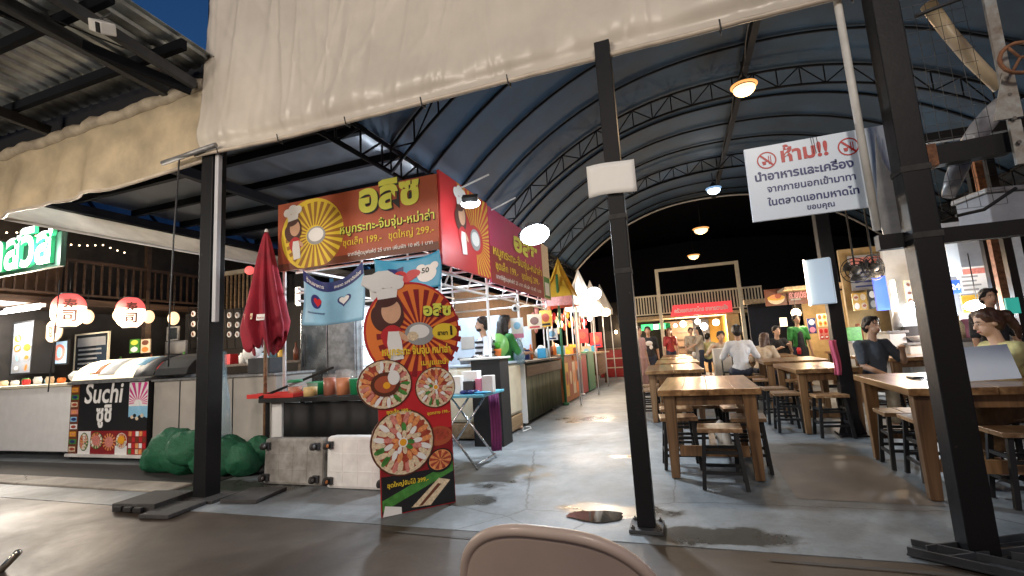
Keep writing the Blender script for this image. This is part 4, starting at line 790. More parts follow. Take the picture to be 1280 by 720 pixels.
# side banners along the alley
for k, (ya, yb, za, zb, lab, base) in enumerate(((4.83, 6.33, 2.30, 3.44, 'tall red side banner with chef picture and sunburst at the stall corner', 'k_red'), (6.36, 9.75, 2.26, 3.42, 'long red side banner with yellow Thai lettering under the white floodlight', 'k_mag'))):
    t = T('side_banner', lab, 'banner', (XA, (ya + yb) / 2, za)); mb = MB(); mb.bb((XA - .025, ya, za), (XA, yb, zb), base); t = mb.build('panel', t)
    f = Fr((XA, ya, za), UY, UZ); w, h = yb - ya, zb - za
    if k == 0:
        mb = MB(); f_rect(mb, f, 0, 0, w, h, 'k_red', .003); rays(mb, f, w * .66, h * .42, .22, w * .8, h * .8, 24, 'k_gold', .005, clip=(.01, .01, w - .01, h - .01), a0=-1.5, a1=2.2); f_ell(mb, f, w * .66, h * .42, .17, .15, 'k_grey', .007); f_ell(mb, f, w * .66, h * .43, .13, .10, 'k_white', .0085); mb.build('sunburst', t)
        mb = MB(); chef(mb, f, w * .36, h * .30, h * .66, .010); mb.build('chef_picture', t)
    else:
        mb = MB(); f_rect(mb, f, 0, 0, w, h * .48, 'k_dkred', .003); f_rect(mb, f, w * .84, 0, w, h, 'k_cream', .0034); f_rect(mb, f, w * .85, .03, w * .99, h * .4, 'k_green', .0044); f_rect(mb, f, w * .87, .08, w * .97, h * .3, 'k_white', .0054); mb.build('printed_face', t)
        writing(t, f, [dict(t='อลิซ', x=w * .32, y=h * .60, m='k_lime', width=w * .42, bold=.05, d=.010, size=.42), dict(t='หมูกระทะ-จิ้มจุ่ม-หม่าล่า', x=w * .03, y=h * .38, m='k_yellow', width=w * .78, bold=.02, d=.010, size=.20), dict(t='ชุดเล็ก 199.-   ชุดใหญ่ 299.-', x=w * .05, y=h * .20, m='k_yellow', width=w * .70, bold=.015, d=.010, size=.16), dict(t='จากซีฟู้ดบุฟเฟ่ต์ 25 บาท เพิ่มผัก 10 ฟรี 1 บาท', x=w * .05, y=h * .07, m='k_white', width=w * .72, bold=.01, d=.010, size=.09)])
# white pipe frame behind the banners
wf = T('pipe_frame', 'white pipe lattice frame carrying the red side banners over the counters', 'frame', (-3.6, 7, 2.2))
for y in (4.95, 6.35, 7.75, 9.6):
    for x in (-2.58, -4.75):
        if y == 4.95: continue
        mb = MB(); mb.tube((x, y, .004), (x, y, 3.38), .022, 'white_paint', 8); mb.build('upright', wf)
    for z in (2.18, 2.46): mb = MB(); mb.tube((-4.75, y, z), (-2.58, y, z), .018, 'white_paint', 8); mb.build('cross_pipe', wf)
for z in (2.08, 2.24, 2.5, 3.36):
    for x in (-2.6, -4.72): mb = MB(); mb.tube((x, 4.95, z), (x, 9.6, z), .018, 'white_paint', 8); mb.build('long_pipe', wf)
for i in range(7): mb = MB(); y = 5.1 + .65 * i; mb.tube((-2.62, y, 2.09), (-2.62, y + .32, 2.49), .012, 'white_paint', 6); mb.build('lattice_bar', wf)
mb = MB(); mb.tube((-3.1, 5.9, 2.42), (-3.1, 8.6, 2.42), .018, 'white_paint', 8); mb.build('long_pipe', wf)
for (y, z) in ((5.3, 3.46), (6.4, 3.46)): mb = MB(); mb.bar((-2.62, y, 3.3), (-2.2, y + .4, 3.62), .02, .02, 'white_paint'); mb.build('bracket', wf)
cc = T('camera_dome', 'white security camera on the pipe frame above the fan', 'security camera', at(645, 388, Y=7.0)[:]); q = at(644, 385, Y=7.0)
mb = MB(); mb.ell(q, (.06, .06, .06), 'white_paint', 14, 8); mb.build('housing', cc); mb = MB(); mb.ell(q + V(.01, -.045, -.01), .03, 'glass_dark', 10, 6); mb.build('lens', cc)
# floodlights over the alley
def flood(loc, watts, color, label, e, aim, size=.22, spot=150):
    t = T('floodlight', label, 'floodlight', loc); q = V(*loc); d = (V(*aim) - q).normalized(); R = d.to_track_quat('Z', 'Y').to_matrix()
    mb = MB(); mb.box(q - d * .04, (size, size * .8, .06), 'dark_grey', R=R); hs = mb.build('housing', t); mb = MB(); mb.ell(q + d * .02, (size * .62, size * .55, size * .3), e, 18, 10, R); mb.build('lit_face', hs)  # lit face swelled into an ellipsoid to show the lamp's glare
    point(q + d * (.06 + size * .35), watts, color, .16, t, 'SPOT', spot, q + d)
flood(at(668, 292, X=-1.72)[:], 330, COOL, 'glaring white floodlight over the long red side banner', 'e_cool', (-1.0, 5.5, .8), .34, 150)
flood(at(588, 252, X=-2.15)[:], 10, COOL, 'small white floodlight on a bracket above the corner banner', 'e_cool', (-2.3, 5.4, 2.2), .18, 160)
q = at(742, 367, X=-2.1); flood(q[:], 170, WARMW, 'glaring warm floodlight far down the stall row', 'e_white', (-.5, q.y - 4, .5), .34, 160)
q = at(757, 390, X=-2.1); flood(q[:], 60, WARM, 'lower orange lamp at the end of the stall row', 'e_warm', (-1, q.y - 4, .5), .24, 160)
# flags
def flag(px0, px1, py0, py1, Y, m, label, deco, swag):
    xa, xb = at(px0, (py0 + py1) / 2, Y=Y).x, at(px1, (py0 + py1) / 2, Y=Y).x; za, zb = at((px0 + px1) / 2, py1, Y=Y).z, at((px0 + px1) / 2, py0, Y=Y).z
    t = T('cloth_banner', label, 'banner', ((xa + xb) / 2, Y, za)); w, h = xb - xa, zb - za
    def pt(u, v, d=0): return V(xa + w * u + .02 * math.sin(v * 3), Y + .025 * math.sin(u * 7 + v * 2) - d, za + h * v - swag * h * math.sin(math.pi * u) * v - .04 * h * math.sin(u * 3) * (1 - v))
    mb = MB(); mb.grid(lambda u, v: pt(u, v), 24, 14, m); mb.build('cloth', t, solid=.004); deco(t, pt)
def wrap_disc(mb, pt, cu, cv, ru, rv, m, d, n=20): mb.poly([pt(cu + ru * math.cos(i * math.tau / n), cv + rv * math.sin(i * math.tau / n), d) for i in range(n)], m)
def wrap_text(mb, pt, body, u, v, w, h, m, d, bold=.02):
    vs, fs_ = text_geo(body, bold, 1.0); x0 = min(q[0] for q in vs); x1 = max(q[0] for q in vs); mb.add([pt(u + (q[0] - x0) / (x1 - x0) * w, v + q[1] * h, d) for q in vs], fs_, m)
def heart(mb, pt, u, v, s, su, m, d): mb.poly([pt(u + su * s * .0625 * 16 * math.sin(t) ** 3, v + s * .0625 * (13 * math.cos(t) - 5 * math.cos(2 * t) - 2 * math.cos(3 * t) - math.cos(4 * t)), d) for t in [i * math.tau / 28 for i in range(28)]], m)
def deco1(t, pt):
    mb = MB(); mb.add([pt(i / 16, .74 + .26 * 1, .004) for i in range(17)] + [pt(i / 16, .80 - .16 * math.sin(math.pi * i / 16) * .2, .004) for i in range(17)], [(i, i + 1, i + 18, i + 17) for i in range(16)], 'k_navy'); mb.build('navy_band', t)
    mb = MB(); wrap_text(mb, pt, 'ร้านอาหาร', .06, .84, .34, .11, 'k_white', .008); wrap_text(mb, pt, 'สะอาด รสชาติอร่อย', .56, .84, .40, .09, 'k_white', .008); wrap_text(mb, pt, 'กระทรวงสาธารณสุข', .08, .24, .30, .06, 'k_navy', .006); mb.build('lettering', t)
    mb = MB(); wrap_disc(mb, pt, .22, .50, .10, .15, 'k_navy', .006); heart(mb, pt, .25, .50, .11, .7, 'k_red', .008); heart(mb, pt, .70, .50, .14, .7, 'k_navy', .006); heart(mb, pt, .70, .51, .10, .7, 'k_white', .008); mb.build('heart_emblem', t)
def deco2(t, pt):
    mb = MB(); mb.poly([pt(x, y, .005) for x, y in ((.22, .30), (.48, .30), (.48, .80), (.36, .72), (.22, .74))], 'k_navy'); heart(mb, pt, .52, .46, .26, .75, 'k_red', .008); wrap_disc(mb, pt, .80, .45, .13, .26, 'k_white', .006); wrap_disc(mb, pt, .72, .66, .06, .11, 'k_white', .007); wrap_disc(mb, pt, .90, .64, .06, .11, 'k_white', .007); mb.build('heart_emblem', t)
    mb = MB(); wrap_text(mb, pt, '50', .73, .48, .10, .22, 'k_black', .010); mb.build('lettering', t)
flag(377, 453, 332, 403, 4.75, 'k_sky', 'light blue cloth banner with navy band and two heart emblems', deco1, .30)
flag(466, 549, 318, 362, 4.74, 'k_cyan', 'bright cyan cloth banner with big red heart under the hotpot sign', deco2, .18)
# fridge, lit panel, back panels
fg = T('steel_fridge', 'grey steel fridge behind the light blue cloth banner', 'fridge', (-4.6, 6.2, 0))
a, b = at(376, 372, Y=6.0), at(447, 470, Y=6.0); mb = MB(); mb.bb((a.x, 6.0, .02), (b.x, 6.6, 2.1), 'grey_steel'); bdy = mb.build('body', fg, bevel=.01)
mb = MB(); mb.bb((a.x + .02, 5.97, .4), (a.x + (b.x - a.x) * .5, 5.998, 2.05), 'steel'); dr = mb.build('door', fg, bevel=.008); mb = MB(); mb.bb((a.x + (b.x - a.x) * .52, 5.97, .4), (b.x - .02, 5.998, 2.05), 'grey_steel'); mb.build('door', fg, bevel=.008)
mb = MB(); mb.tube((a.x + .1, 5.94, 1.2), (a.x + .1, 5.94, 1.7), .014, 'dark_grey', 8); mb.build('handle', dr)
sp = T('lit_cabinet', 'glowing white drinks cabinet behind the standing chef cut-out', 'cabinet', (-3.9, 6.1, 0))
a, b = at(450, 372, Y=6.1), at(492, 470, Y=6.1); mb = MB(); mb.bb((a.x, 6.1, .02), (b.x, 6.6, 2.05), 'white_paint'); mb.build('body', sp, bevel=.01)
mb = MB(); mb.bb((a.x + .05, 6.085, .5), (b.x - .05, 6.098, 1.98), 'e_panel'); mb.build('lit_door', sp)
for i in range(4):
    mb = MB(); z = .85 + .3 * i; mb.bb((a.x + .05, 6.07, z), (b.x - .05, 6.084, z + .015), 'grey_steel'); mb.build('shelf', sp)
bpn = T('booth_panel', 'pale blue wall panel behind the vendor in the striped shirt', 'partition', (-3.9, 7.6, 0))
a, b = at(575, 398, Y=7.9), at(640, 470, Y=7.9); mb = MB(); mb.bb((a.x - .6, 7.9, 0.004), (-3.0, 7.96, a.z), 'blue_cold'); mb.build('panel', bpn); q = at(584, 428, Y=7.89); mb = MB(); mb.bb((q.x - .12, 7.885, q.z - .12), (q.x + .14, 7.897, q.z + .1), 'grey_panel'); mb.build('switch_box', bpn)
mb = MB(); mb.bb((-4.95, 9.9, 0), (-4.85, 16.3, 2.9), 'wall_brown'); solo('stall_back_wall', mb, 'brown rear wall running behind the far row of lit stalls', 'wall')
mb = MB(); mb.bb((-7.2, 8.6, 0), (-5.0, 8.7, 3.2), 'wall_dark'); solo('stall_back_wall', mb, 'dark partition behind the steel fridge', 'wall')
point((-3.9, 5.6, 2.25), 55, COOL, .08); point((-3.4, 7.0, 2.3), 60, COOL, .08); point((-3.2, 8.9, 2.25), 60, COOL, .08)
tl = T('tube_light', 'short glowing tube lamp left of the steel fridge', 'tube light', at(371, 365, Y=5.6)[:]); q = at(371, 360, Y=5.6); mb = MB(); mb.tube(q, q + V(0, 0, -.25), .02, 'e_tube', 8); mb.build('tube', tl); mb = MB(); mb.bb(q + V(-.03, .02, -.27), q + V(.03, .05, .02), 'white_paint'); mb.build('holder', tl)
# black table with jars
bt = T('serving_table', 'long table with black cloth front holding sauces and a red tray', 'table', (-3.8, 4.8, 0))
TZ = .86; tx0, tx1 = at(335, 497, Y=4.5).x, -2.75
mb = MB(); mb.bb((tx0 - .1, 4.45, TZ - .05), (tx1, 5.15, TZ), 'black_matte'); mb.build('top', bt, bevel=.005)
mb = MB(); mb.grid(lambda u, v: V(tx0 + .22 + (tx1 - tx0 - .3) * u, 4.52 + .014 * math.sin(u * 40), .35 + (TZ - .06 - .35) * v), 90, 2, 'black_matte'); mb.build('cloth_front', bt, solid=.006)
mb = MB(); mb.bb((tx0 + .0, 4.55, .004), (tx0 + .16, 4.60, TZ - .06), 'white_paint'); mb.build('side_board', bt)
for x in (tx0 - .04, tx1 - .1):
    for y in (4.5, 5.06): mb = MB(); mb.bb((x, y, .004), (x + .035, y + .035, TZ - .05), 'black_steel'); mb.build('leg', bt)
mb = MB(); mb.bar((tx0 - .1, 4.46, TZ + .01), (tx0 + .6, 4.95, TZ + .32), .03, .03, 'black_steel'); mb.build('brace', bt)
mb = MB(); q = V(tx0 - .32, 4.48, TZ + .002); mb.bb(q, q + V(.72, .34, .015), 'red_tray')
for lo, hi in (((0, 0, .015), (.72, .02, .05)), ((0, .32, .015), (.72, .34, .05)), ((0, .02, .015), (.02, .32, .05)), ((.70, .02, .015), (.72, .32, .05))): mb.bb(q + V(*lo), q + V(*hi), 'red_tray')
solo('red_tray', mb, 'shallow red plastic tray on the left end of the black table', 'tray', bevel=.004)
def jar(px, Y, r, h, content, lid, label, lev=.7, name='sauce_jar', cat='jar'):
    x = at(px, 480, Y=Y).x; t = T(name, label, cat, (x, Y, TZ + .002), 'sauce tubs on the black table'); z = TZ + .002
    mb = MB(); mb.lathe([(r * .9, 0), (r * .94, h * lev)], (x, Y, z), content, 20); mb.build('contents', t)
    mb = MB(); mb.lathe([(r * .93, -.0005), (r, h)], (x, Y, z), 'clear', 20); tu = mb.build('tub', t)
    if lid: mb = MB(); mb.lathe([(r * 1.04, h), (r * 1.04, h + .022), (r * .9, h + .03)], (x, Y, z), lid, 20); mb.build('lid', tu)
jar(369, 4.62, .085, .17, 'sauce', 'lid_green', 'short tub of dark red sauce with a green lid')
jar(388, 4.62, .085, .15, 'sauce_yellow', None, 'short tub of yellow sauce without a lid')
jar(412, 4.66, .075, .24, 'sauce', None, 'tall tub of brown-red sauce beside the yellow one', .85)
jar(429, 4.66, .085, .26, 'sauce_orange', 'clear', 'tall wide tub of orange sauce beneath the flags', .75)
x = at(447, 480, Y=4.66).x; mb = MB(); mb.lathe([(.08, 0), (.095, .17), (.1, .18)], (x, 4.66, TZ + .002), 'lid_green', 18); solo('green_bucket', mb, 'dark green bucket beside the tall orange sauce tub', 'bucket')
x = at(404, 470, Y=4.95).x; mb = MB(); mb.lathe([(.17, 0), (.21, .14), (.22, .15)], (x, 4.97, TZ + .002), 'lid_green', 20); solo('green_basin', mb, 'wide green basin behind the sauce tubs', 'basin')
x = at(412, 470, Y=5.02).x
for i, dx in enumerate((.28, .46)):
    mb = MB(); mb.lathe([(.06, 0), (.075, .26)], (x + dx, 5.02, TZ + .002), 'clear', 16); solo('cup_stack', mb, ('left' if i == 0 else 'right') + ' stack of clear cups behind the tall sauce tubs', 'cup stack', 'stacks of clear cups')
q = at(326, 458, Y=4.95); mb = MB(); mb.bb((q.x - .18, 4.9, 1.155), (q.x + .2, 5.15, 1.36), 'dark_grey'); solo('black_box', mb, 'black crate on the counter below the red parasol', 'crate', bevel=.008)
mb = MB()
for i in range(5): mb.ell(at(319 + rnd.uniform(-4, 4), 440 - 7 * i + 8, Y=5.15) + V(0, rnd.uniform(-.03, .03), 0), (.13, .10, .12), 'paper', 12, 8, noise=.1)
solo('plastic_bag', mb, 'bunched white plastic bag hanging under the red parasol', 'bag')
# coolers lying on their side
def cooler(x0, x1, y, h, m, label, tilt):
    t = T('cooler_box', label, 'cooler', ((x0 + x1) / 2, y, 0), 'cool boxes tipped on their side below the black table'); R = Matrix.Rotation(tilt, 3, 'X'); o = V((x0 + x1) / 2, y, .006); w = x1 - x0
    mb = MB(); mb.box(o + R @ V(0, .085, h / 2), (w, .15, h), m, R=R); mb.build('body', t, bevel=.03)
    mb = MB()
    for i in range(3): mb.box(o + R @ V(-w * .24 + w * .24 * i, .0125, h * .5), (.014, .012, h * .8), m, R=R)
    for k in (.33, .66): mb.box(o + R @ V(0, .0135, h * k), (w * .86, .012, .014), m, R=R)
    mb.build('underside_ribs', t, bevel=.004)
    for i in (-1, 1):
        for k in (.16, .84):
            mb = MB(); p = o + R @ V(i * w * .42, -.03, h * k); mb.box(p + R @ V(0, .02, 0), (.07, .02, .07), 'dark_grey', R=R); mb.lathe([(.012, -.014), (.036, -.014), (.036, .014), (.012, .014)], p + R @ V(.0, -.035, 0), 'rubber', 14, True, Matrix.Rotation(math.pi / 2, 3, 'Y')); mb.lathe([(.004, -.017), (.018, -.017), (.018, .017), (.004, .017)], p + R @ V(0, -.035, 0), 'caster_orange' if m == 'foam_white' else 'grey_steel', 10, True, Matrix.Rotation(math.pi / 2, 3, 'Y')); mb.build('caster', t)
cooler(at(329, 600, Y=4.05).x, at(404, 605, Y=4.05).x - .01, 4.03, .47, 'foam_grey', 'worn grey cool box tipped on its side showing casters', -.06)
cooler(at(408, 600, Y=4.0).x, -2.72, 3.98, .50, 'foam_white', 'cleaner white cool box tipped beside the worn grey one', -.04)
# parasol
pu = T('closed_parasol', 'closed dark red parasol with white logos behind the serving table', 'parasol', (-4.92, 4.62, .004)); px_, py_ = at(333, 300, Y=4.62).x, 4.62; OFF[pu.name] = V(px_, py_, .004); pu.location = (px_, py_, .004)
zt, zb = at(333, 291, Y=py_).z, at(333, 430, Y=py_).z
def par(u, v):
    a = u * math.tau; r = .02 + .225 * (1 - v) ** .78; r *= (1 + .30 * math.cos(8 * a + 3 * v) * (1 - v) ** .5 + .08 * math.sin(3 * a + 1)); hem = (.10 * math.cos(8 * a + 1) + .06 * math.sin(3 * a)) * (1 - v) ** 3
    if v < .12: r *= .78 + v * 1.8
    return V(px_ + r * math.cos(a), py_ + r * math.sin(a), zb + (zt - zb) * v + hem)
mb = MB(); mb.grid(par, 96, 30, 'red_cloth'); mb.build('canopy', pu, solid=.005)
mb = MB(); mb.tube((px_, py_, .05), (px_, py_, zt + .02), .022, 'brown_wood', 10); mb.build('pole', pu); mb = MB(); mb.lathe([(.02, 0), (.025, .02), (.012, .05)], (px_, py_, zt), 'white_paint', 10); mb.build('tip', pu)
mb = MB(); mb.lathe([(.26, 0), (.26, .05), (.05, .07), (.04, .25)], (px_, py_, .012), 'dark_grey', 20); mb.build('foot', pu)
for (dx, dz, w, m) in ((-.02, .30, .13, 'k_cream'), (.20, .28, .10, 'k_white')):
    f = Fr((px_ + dx * .8 - w / 2, py_ - .245, zb + dz), V(1, .35 if dx > .1 else 0, 0), V(0, .12, 1)); mb = MB(); f_rect(mb, f, 0, 0, w, .075, m, .004); mb2 = MB(); mb.build('printed_patch', pu); writing(pu, f, [dict(t='ชิมชวน', x=.01, y=.02, m='k_red', width=w - .02, bold=.02, d=.008)])
# folding table
ft_ = T('folding_table', 'small folding table with blue top behind the chef cut-out', 'table', (-2.4, 5.1, 0))
fx0, fx1, fy0, fy1, fz = -2.98, -2.06, 4.78, 5.45, .80
mb = MB(); mb.bb((fx0, fy0, fz - .03), (fx1, fy1, fz), 'blue_top'); mb.build('top', ft_, bevel=.006)
for y in (fy0 + .06, fy1 - .06):
    for s in (0, 1): mb = MB(); xa, xb = (fx0 + .12, fx1 - .2) if s == 0 else (fx1 - .12, fx0 + .2); mb.tube((xa, y + .012 * (1 - 2 * s), .006), (xb, y + .012 * (1 - 2 * s), fz - .032), .013, 'steel', 8); mb.build('leg', ft_)
for xx in (fx0 + .14, fx1 - .14): mb = MB(); mb.tube((xx, fy0 + .06, .05), (xx, fy1 - .06, .05), .010, 'steel', 8); mb.build('cross_bar', ft_)
def at_t(px, y): return at(px, 485, Y=y).x
for (px, y, w, d2, h, m, lab, nm) in ((572, 5.0, .12, .10, .20, 'paper', 'white paper packet at the left of the blue folding table', 'packet'), (590, 5.2, .20, .14, .24, 'white_paint', 'white napkin box standing tall on the blue folding table', 'napkin_box'), (588, 4.98, .13, .12, .14, 'dark_grey', 'small dark tin in front of the napkin box', 'tin'), (600, 5.02, .08, .10, .16, 'pink', 'pink packet on the blue folding table', 'packet'), (611, 5.04, .13, .10, .19, 'paper', 'pale paper box right of the pink packet', 'paper_box'), (566, 5.25, .10, .10, .28, 'clear', 'clear straw holder at the back of the folding table', 'straw_holder')):
    mb = MB(); x = at_t(px, y); mb.bb((x - w / 2, y - d2 / 2, fz + .002), (x + w / 2, y + d2 / 2, fz + h), m); solo(nm, mb, lab, nm.replace('_', ' '), bevel=.006)
mb = MB(); x = at_t(580, 4.9); [mb.ell((x + .05 * i, 4.87 + .02 * (i % 2), fz + .025), (.045, .03, .022), 'k_navy', 10, 6, noise=.1) for i in range(4)]; solo('blue_pouch', mb, 'crumpled dark blue pouch at the front of the folding table', 'pouch')
mb = MB(); x = at_t(604, 4.9); mb.ell((x, 4.88, fz + .016), (.11, .05, .014), 'k_cyan', 14, 6); solo('cyan_cloth', mb, 'folded cyan cloth at the front of the folding table', 'cloth')
mb = MB(); mb.grid(lambda u, v: V(-2.30 + .01 * math.sin(v * 4) + .10 * u, 5.52 + .05 * u, .05 + .72 * v) + V(.02 * math.sin(u * 20), 0, 0), 24, 4, 'purple_cloth'); solo('purple_cloth', mb, 'dark purple cloth draped behind the folding table', 'cloth', solid=.006)
# black cabinet behind folding table
mb = MB(); a, b = at(588, 448, Y=6.0), at(627, 500, Y=6.0); mb.bb((a.x, 6.0, .004), (b.x, 6.35, a.z - .03), 'black_matte'); mb.bb((a.x - .15, 5.97, a.z - .028), (b.x + .02, 6.4, a.z), 'white_dirty'); solo('black_cabinet', mb, 'black cabinet with pale top in front of the striped-shirt vendor', 'cabinet', bevel=.006)
# ------------------------------------------------------------------ chef cut-out standee
P0, P1 = V(-2.36, 3.34, 0), V(-1.93, 3.79, 0); su = (P1 - P0).normalized(); sl = V(-su.y, su.x, 0); SW = (P1 - P0).length
st = T('chef_standee', 'standing cut-out board with a round top, chef picture and four plates of hotpot food', 'standee', ((P0 + P1) / 2)[:])
f = Fr(P0 + V(0, 0, .008), su, (sl * .035 + UZ)); th = f.n * -.02
def slab(name, pts, m, d, side='k_brown', label=None):
    mb = MB(); mb.prism([f.p(x, y, d) for x, y in pts], th, m, side); o = mb.build(name, st)
    return o
def circ(x, y, rx, ry, n=40): return [(x + rx * math.cos(i * math.tau / n), y + ry * math.sin(i * math.tau / n)) for i in range(n)]
CXs, CYs, CR_ = .32, 1.47, .42
slab('board', [(.0, .0), (SW, .0), (SW, 1.25), (SW * 1.02, 1.3), (.0, 1.3)], 'k_red', 0)
slab('round_top', circ(CXs, CYs, CR_, .43), 'k_red', .002)
mb = MB(); f_ell(mb, f, CXs, CYs, CR_ * .96, .41, 'k_orange', .025 - .02, n=40); rays(mb, f, CXs + .06, CYs - .02, .22, CR_ * .9, .385, 24, 'k_dkred', .007); f_ell(mb, f, CXs + .05, CYs - .03, .13, .10, 'k_grey', .009); f_ell(mb, f, CXs + .05, CYs - .01, .09, .06, 'k_white', .0105); f_ell(mb, f, CXs - .01, CYs - .05, .05, .04, 'k_cream', .0115)
f_rect(mb, f, .005, .0, SW - .005, 1.12, 'k_red', .0052); f_rect(mb, f, .005, .28, SW - .005, .62, 'k_dkred', .006); f_rect(mb, f, .005, .005, SW - .005, .30, 'k_black', .0068)
f_poly(mb, f, [(.01, .04), (.01, .12), (SW - .01, .34), (SW - .01, .26)], 'k_green', .0076); f_ell(mb, f, .5, .56, .12, .08, 'k_brick', .0076); f_ell(mb, f, .5, .57, .09, .05, 'k_meat', .0086)
f_poly(mb, f, [(.24, .03), (.40, .02), (.58, .19), (.48, .22)], 'k_cream', .0086); f_poly(mb, f, [(.30, .03), (.33, .03), (.50, .17), (.47, .18)], 'k_brown', .0094); f_poly(mb, f, [(.01, .0), (.16, .0), (.16, .05), (.03, .08)], 'k_white', .0094)
mb.build('printed_face', st)
mb = MB(); chef(mb, f, .10, 1.33, .62, .010); mb.build('chef_picture', st)
slab('hat_outline', [(-.03, 1.74), (.21, 1.77), (.24, 1.87), (.25, 1.95), (.18, 1.965), (.12, 2.0), (.03, 1.99), (-.02, 1.96), (-.09, 1.95), (-.11, 1.87), (-.04, 1.83)], 'k_white', .001, 'k_white')
for i, (x, y, rx, ry, lab, rim, stl) in enumerate(((.06, 1.03, .225, .205, 'round plate picture with cream petals, upper left', 'k_cream', 0), (.49, .97, .18, .175, 'round plate picture of sliced seafood, upper right', 'k_cream', 1), (.19, .55, .265, .265, 'largest plate picture with shrimp and noodles', 'k_cream', 2))):
    mb = MB(); mb.prism([f.p(*q, .012 + .001 * i) for q in circ(x, y, rx, ry)], th, 'k_broth', 'k_brown'); dish(mb, f, x, y, rx * .99, ry * .99, .013 + .001 * i, 21 + i, rim, stl); o = mb.build('plate_picture', st); o['label'] = lab
mb = MB(); f_ell(mb, f, .06, 1.03, .12, .10, 'k_broth', .022); f_ell(mb, f, .06, 1.03, .09, .07, 'k_brick', .0235); f_ell(mb, f, .07, 1.02, .03, .028, 'k_egg', .025); f_ell(mb, f, .13, 1.08, .05, .06, 'k_white', .0255); mb.build('pot_picture', st)
mb = MB(); f_ell(mb, f, .50, .36, .115, .095, 'k_black', .011, .25); f_ell(mb, f, .50, .365, .10, .08, 'k_shrimp', .0122, .25); rays(mb, f, .50, .365, .1, .095, .075, 9, 'k_meat', .0134); o = mb.build('plate_picture', st); o['label'] = 'small oval bowl picture near the bottom'
mb = MB(); mb.prism([f.p(*q, .012) for q in circ(.60, 1.45, .115, .075)], th, 'k_yellow', 'k_brown'); mb.build('oval_tag', st)
writing(st, f, [dict(t='สาขา', x=.53, y=1.42, m='k_black', width=.095, bold=.03, d=.016), dict(t='1', x=.65, y=1.42, m='k_black', size=.11, bold=.04, d=.016)], 'lettering')
writing(st, f, [dict(t='อลิซ', x=.415, y=1.592, m='k_black', width=.26, bold=.06, d=.012, stretch=.9), dict(t='อลิซ', x=.41, y=1.60, m='k_lime', width=.26, bold=.045, d=.0145, stretch=.9)], 'lettering')
writing(st, f, [dict(t='หมูกระทะ จิ้มจุ่ม หม่าล่า', x=.04, y=1.265, m='k_yellow', width=.60, bold=.03, d=.026, stretch=1.3), dict(t='เมนูแนะนำ', x=.37, y=1.165, m='k_yellow', width=.25, bold=.02, d=.016)], 'lettering')
writing(st, f, [dict(t='ชุดเล็ก 199.-', x=.06, y=.79, m='k_yellow', width=.20, bold=.02, d=.03), dict(t='ชุดกลาง 199.-', x=.40, y=.745, m='k_yellow', width=.20, bold=.02, d=.03), dict(t='ชุดใหญ่จัมโบ้ 399.-', x=.05, y=.215, m='k_yellow', width=.34, bold=.02, d=.016)], 'lettering')
mb = MB(); mid = (P0 + P1) / 2 + sl * .04; mb.bar(mid + UZ * 1.0, mid + sl * .35 + UZ * .02, .04, .02, 'tan_wood'); mb.build('rear_strut', st)
# ================================================================== ALLEY COUNTERS
cr = T('cream_counter', 'rounded cream counter with a wooden base below the green fan', 'counter', (-2.9, 6.9, 0))
mb = MB(); mb.bb((-3.3, 6.35, .26), (XA, 7.45, 1.05), 'cream_paint'); mb.build('body', cr, bevel=.05); mb = MB(); mb.bb((-3.28, 6.37, .03), (XA - .01, 7.43, .258), 'tan_wood'); mb.build('base', cr, bevel=.02); mb = MB(); mb.bb((-3.32, 6.33, 1.052), (XA + .02, 7.47, 1.09), 'blue_cold'); mb.build('top', cr, bevel=.01)
mb = MB(); mb.path([(-2.48, 7.3, .03), (-2.42, 7.1, .012), (-2.36, 7.35, .012), (-2.42, 7.5, .012), (-2.47, 7.4, .03)], .008, 'white_paint', 6); solo('cable_coil', mb, 'loop of white cable on the floor by the bamboo counter', 'cable')
bc = T('bamboo_counter', 'dark green bamboo-fronted counter with a white end panel', 'counter', (-2.9, 8.9, 0))
mb = MB(); mb.bb((-3.3, 7.62, .05), (XA, 7.66, 1.02), 'white_paint'); mb.build('end_panel', bc); mb = MB(); mb.bb((-3.2, 7.665, .08), (XA - .05, 10.1, 1.0), 'black_matte'); mb.build('body', bc)
mb = MB()
for i in range(46): y = 7.70 + .0525 * i; mb.tube((XA - .02, y, .07), (XA - .02, y, .995), .025, 'bamboo', 7)
mb.build('bamboo_front', bc)
mb = MB(); mb.bb((XA + .008, 7.68, .80), (XA + .022, 10.1, .98), 'dark_wood'); mb.build('rail', bc); mb = MB(); mb.bb((-3.3, 7.6, 1.022), (XA + .04, 10.15, 1.06), 'dark_grey'); mb.build('top', bc, bevel=.006)
ob = T('board_counter', 'orange-brown board counter beyond the bamboo one', 'counter', (-2.9, 11.2, 0))
mb = MB(); mb.bb((-3.2, 10.45, .02), (XA, 12.0, 1.05), 'orange_board'); mb.build('body', ob, bevel=.01); mb = MB(); f_ = Fr((XA, 10.45, 0), UY, UZ)
for i in range(4): f_rect(mb, f_, .1 + .37 * i, .15, .4 + .37 * i, .9, ['k_gold', 'k_brick', 'k_cream', 'k_orange'][i], .004); f_ell(mb, f_, .25 + .37 * i, .55, .11, .16, ['k_meat', 'k_cream', 'k_shrimp', 'k_brown'][i], .006)
mb.build('menu_pictures', ob); mb = MB(); mb.bb((-3.25, 10.4, 1.052), (XA + .05, 12.05, 1.09), 'brown_wood'); mb.build('top', ob)
for y, m, lab in ((10.32, 'green_paint', 'green painted post between bamboo and orange counters'), (12.2, 'white_paint', 'white post at the far end of the orange counter')):
    mb = MB(); mb.tube((XA + .02, y, .004), (XA + .02, y, 2.9), .03, m, 8); mb.tube((XA + .02, y, .004), (XA + .02, y, .06), .07, m, 8); solo('stall_post', mb, lab, 'post')
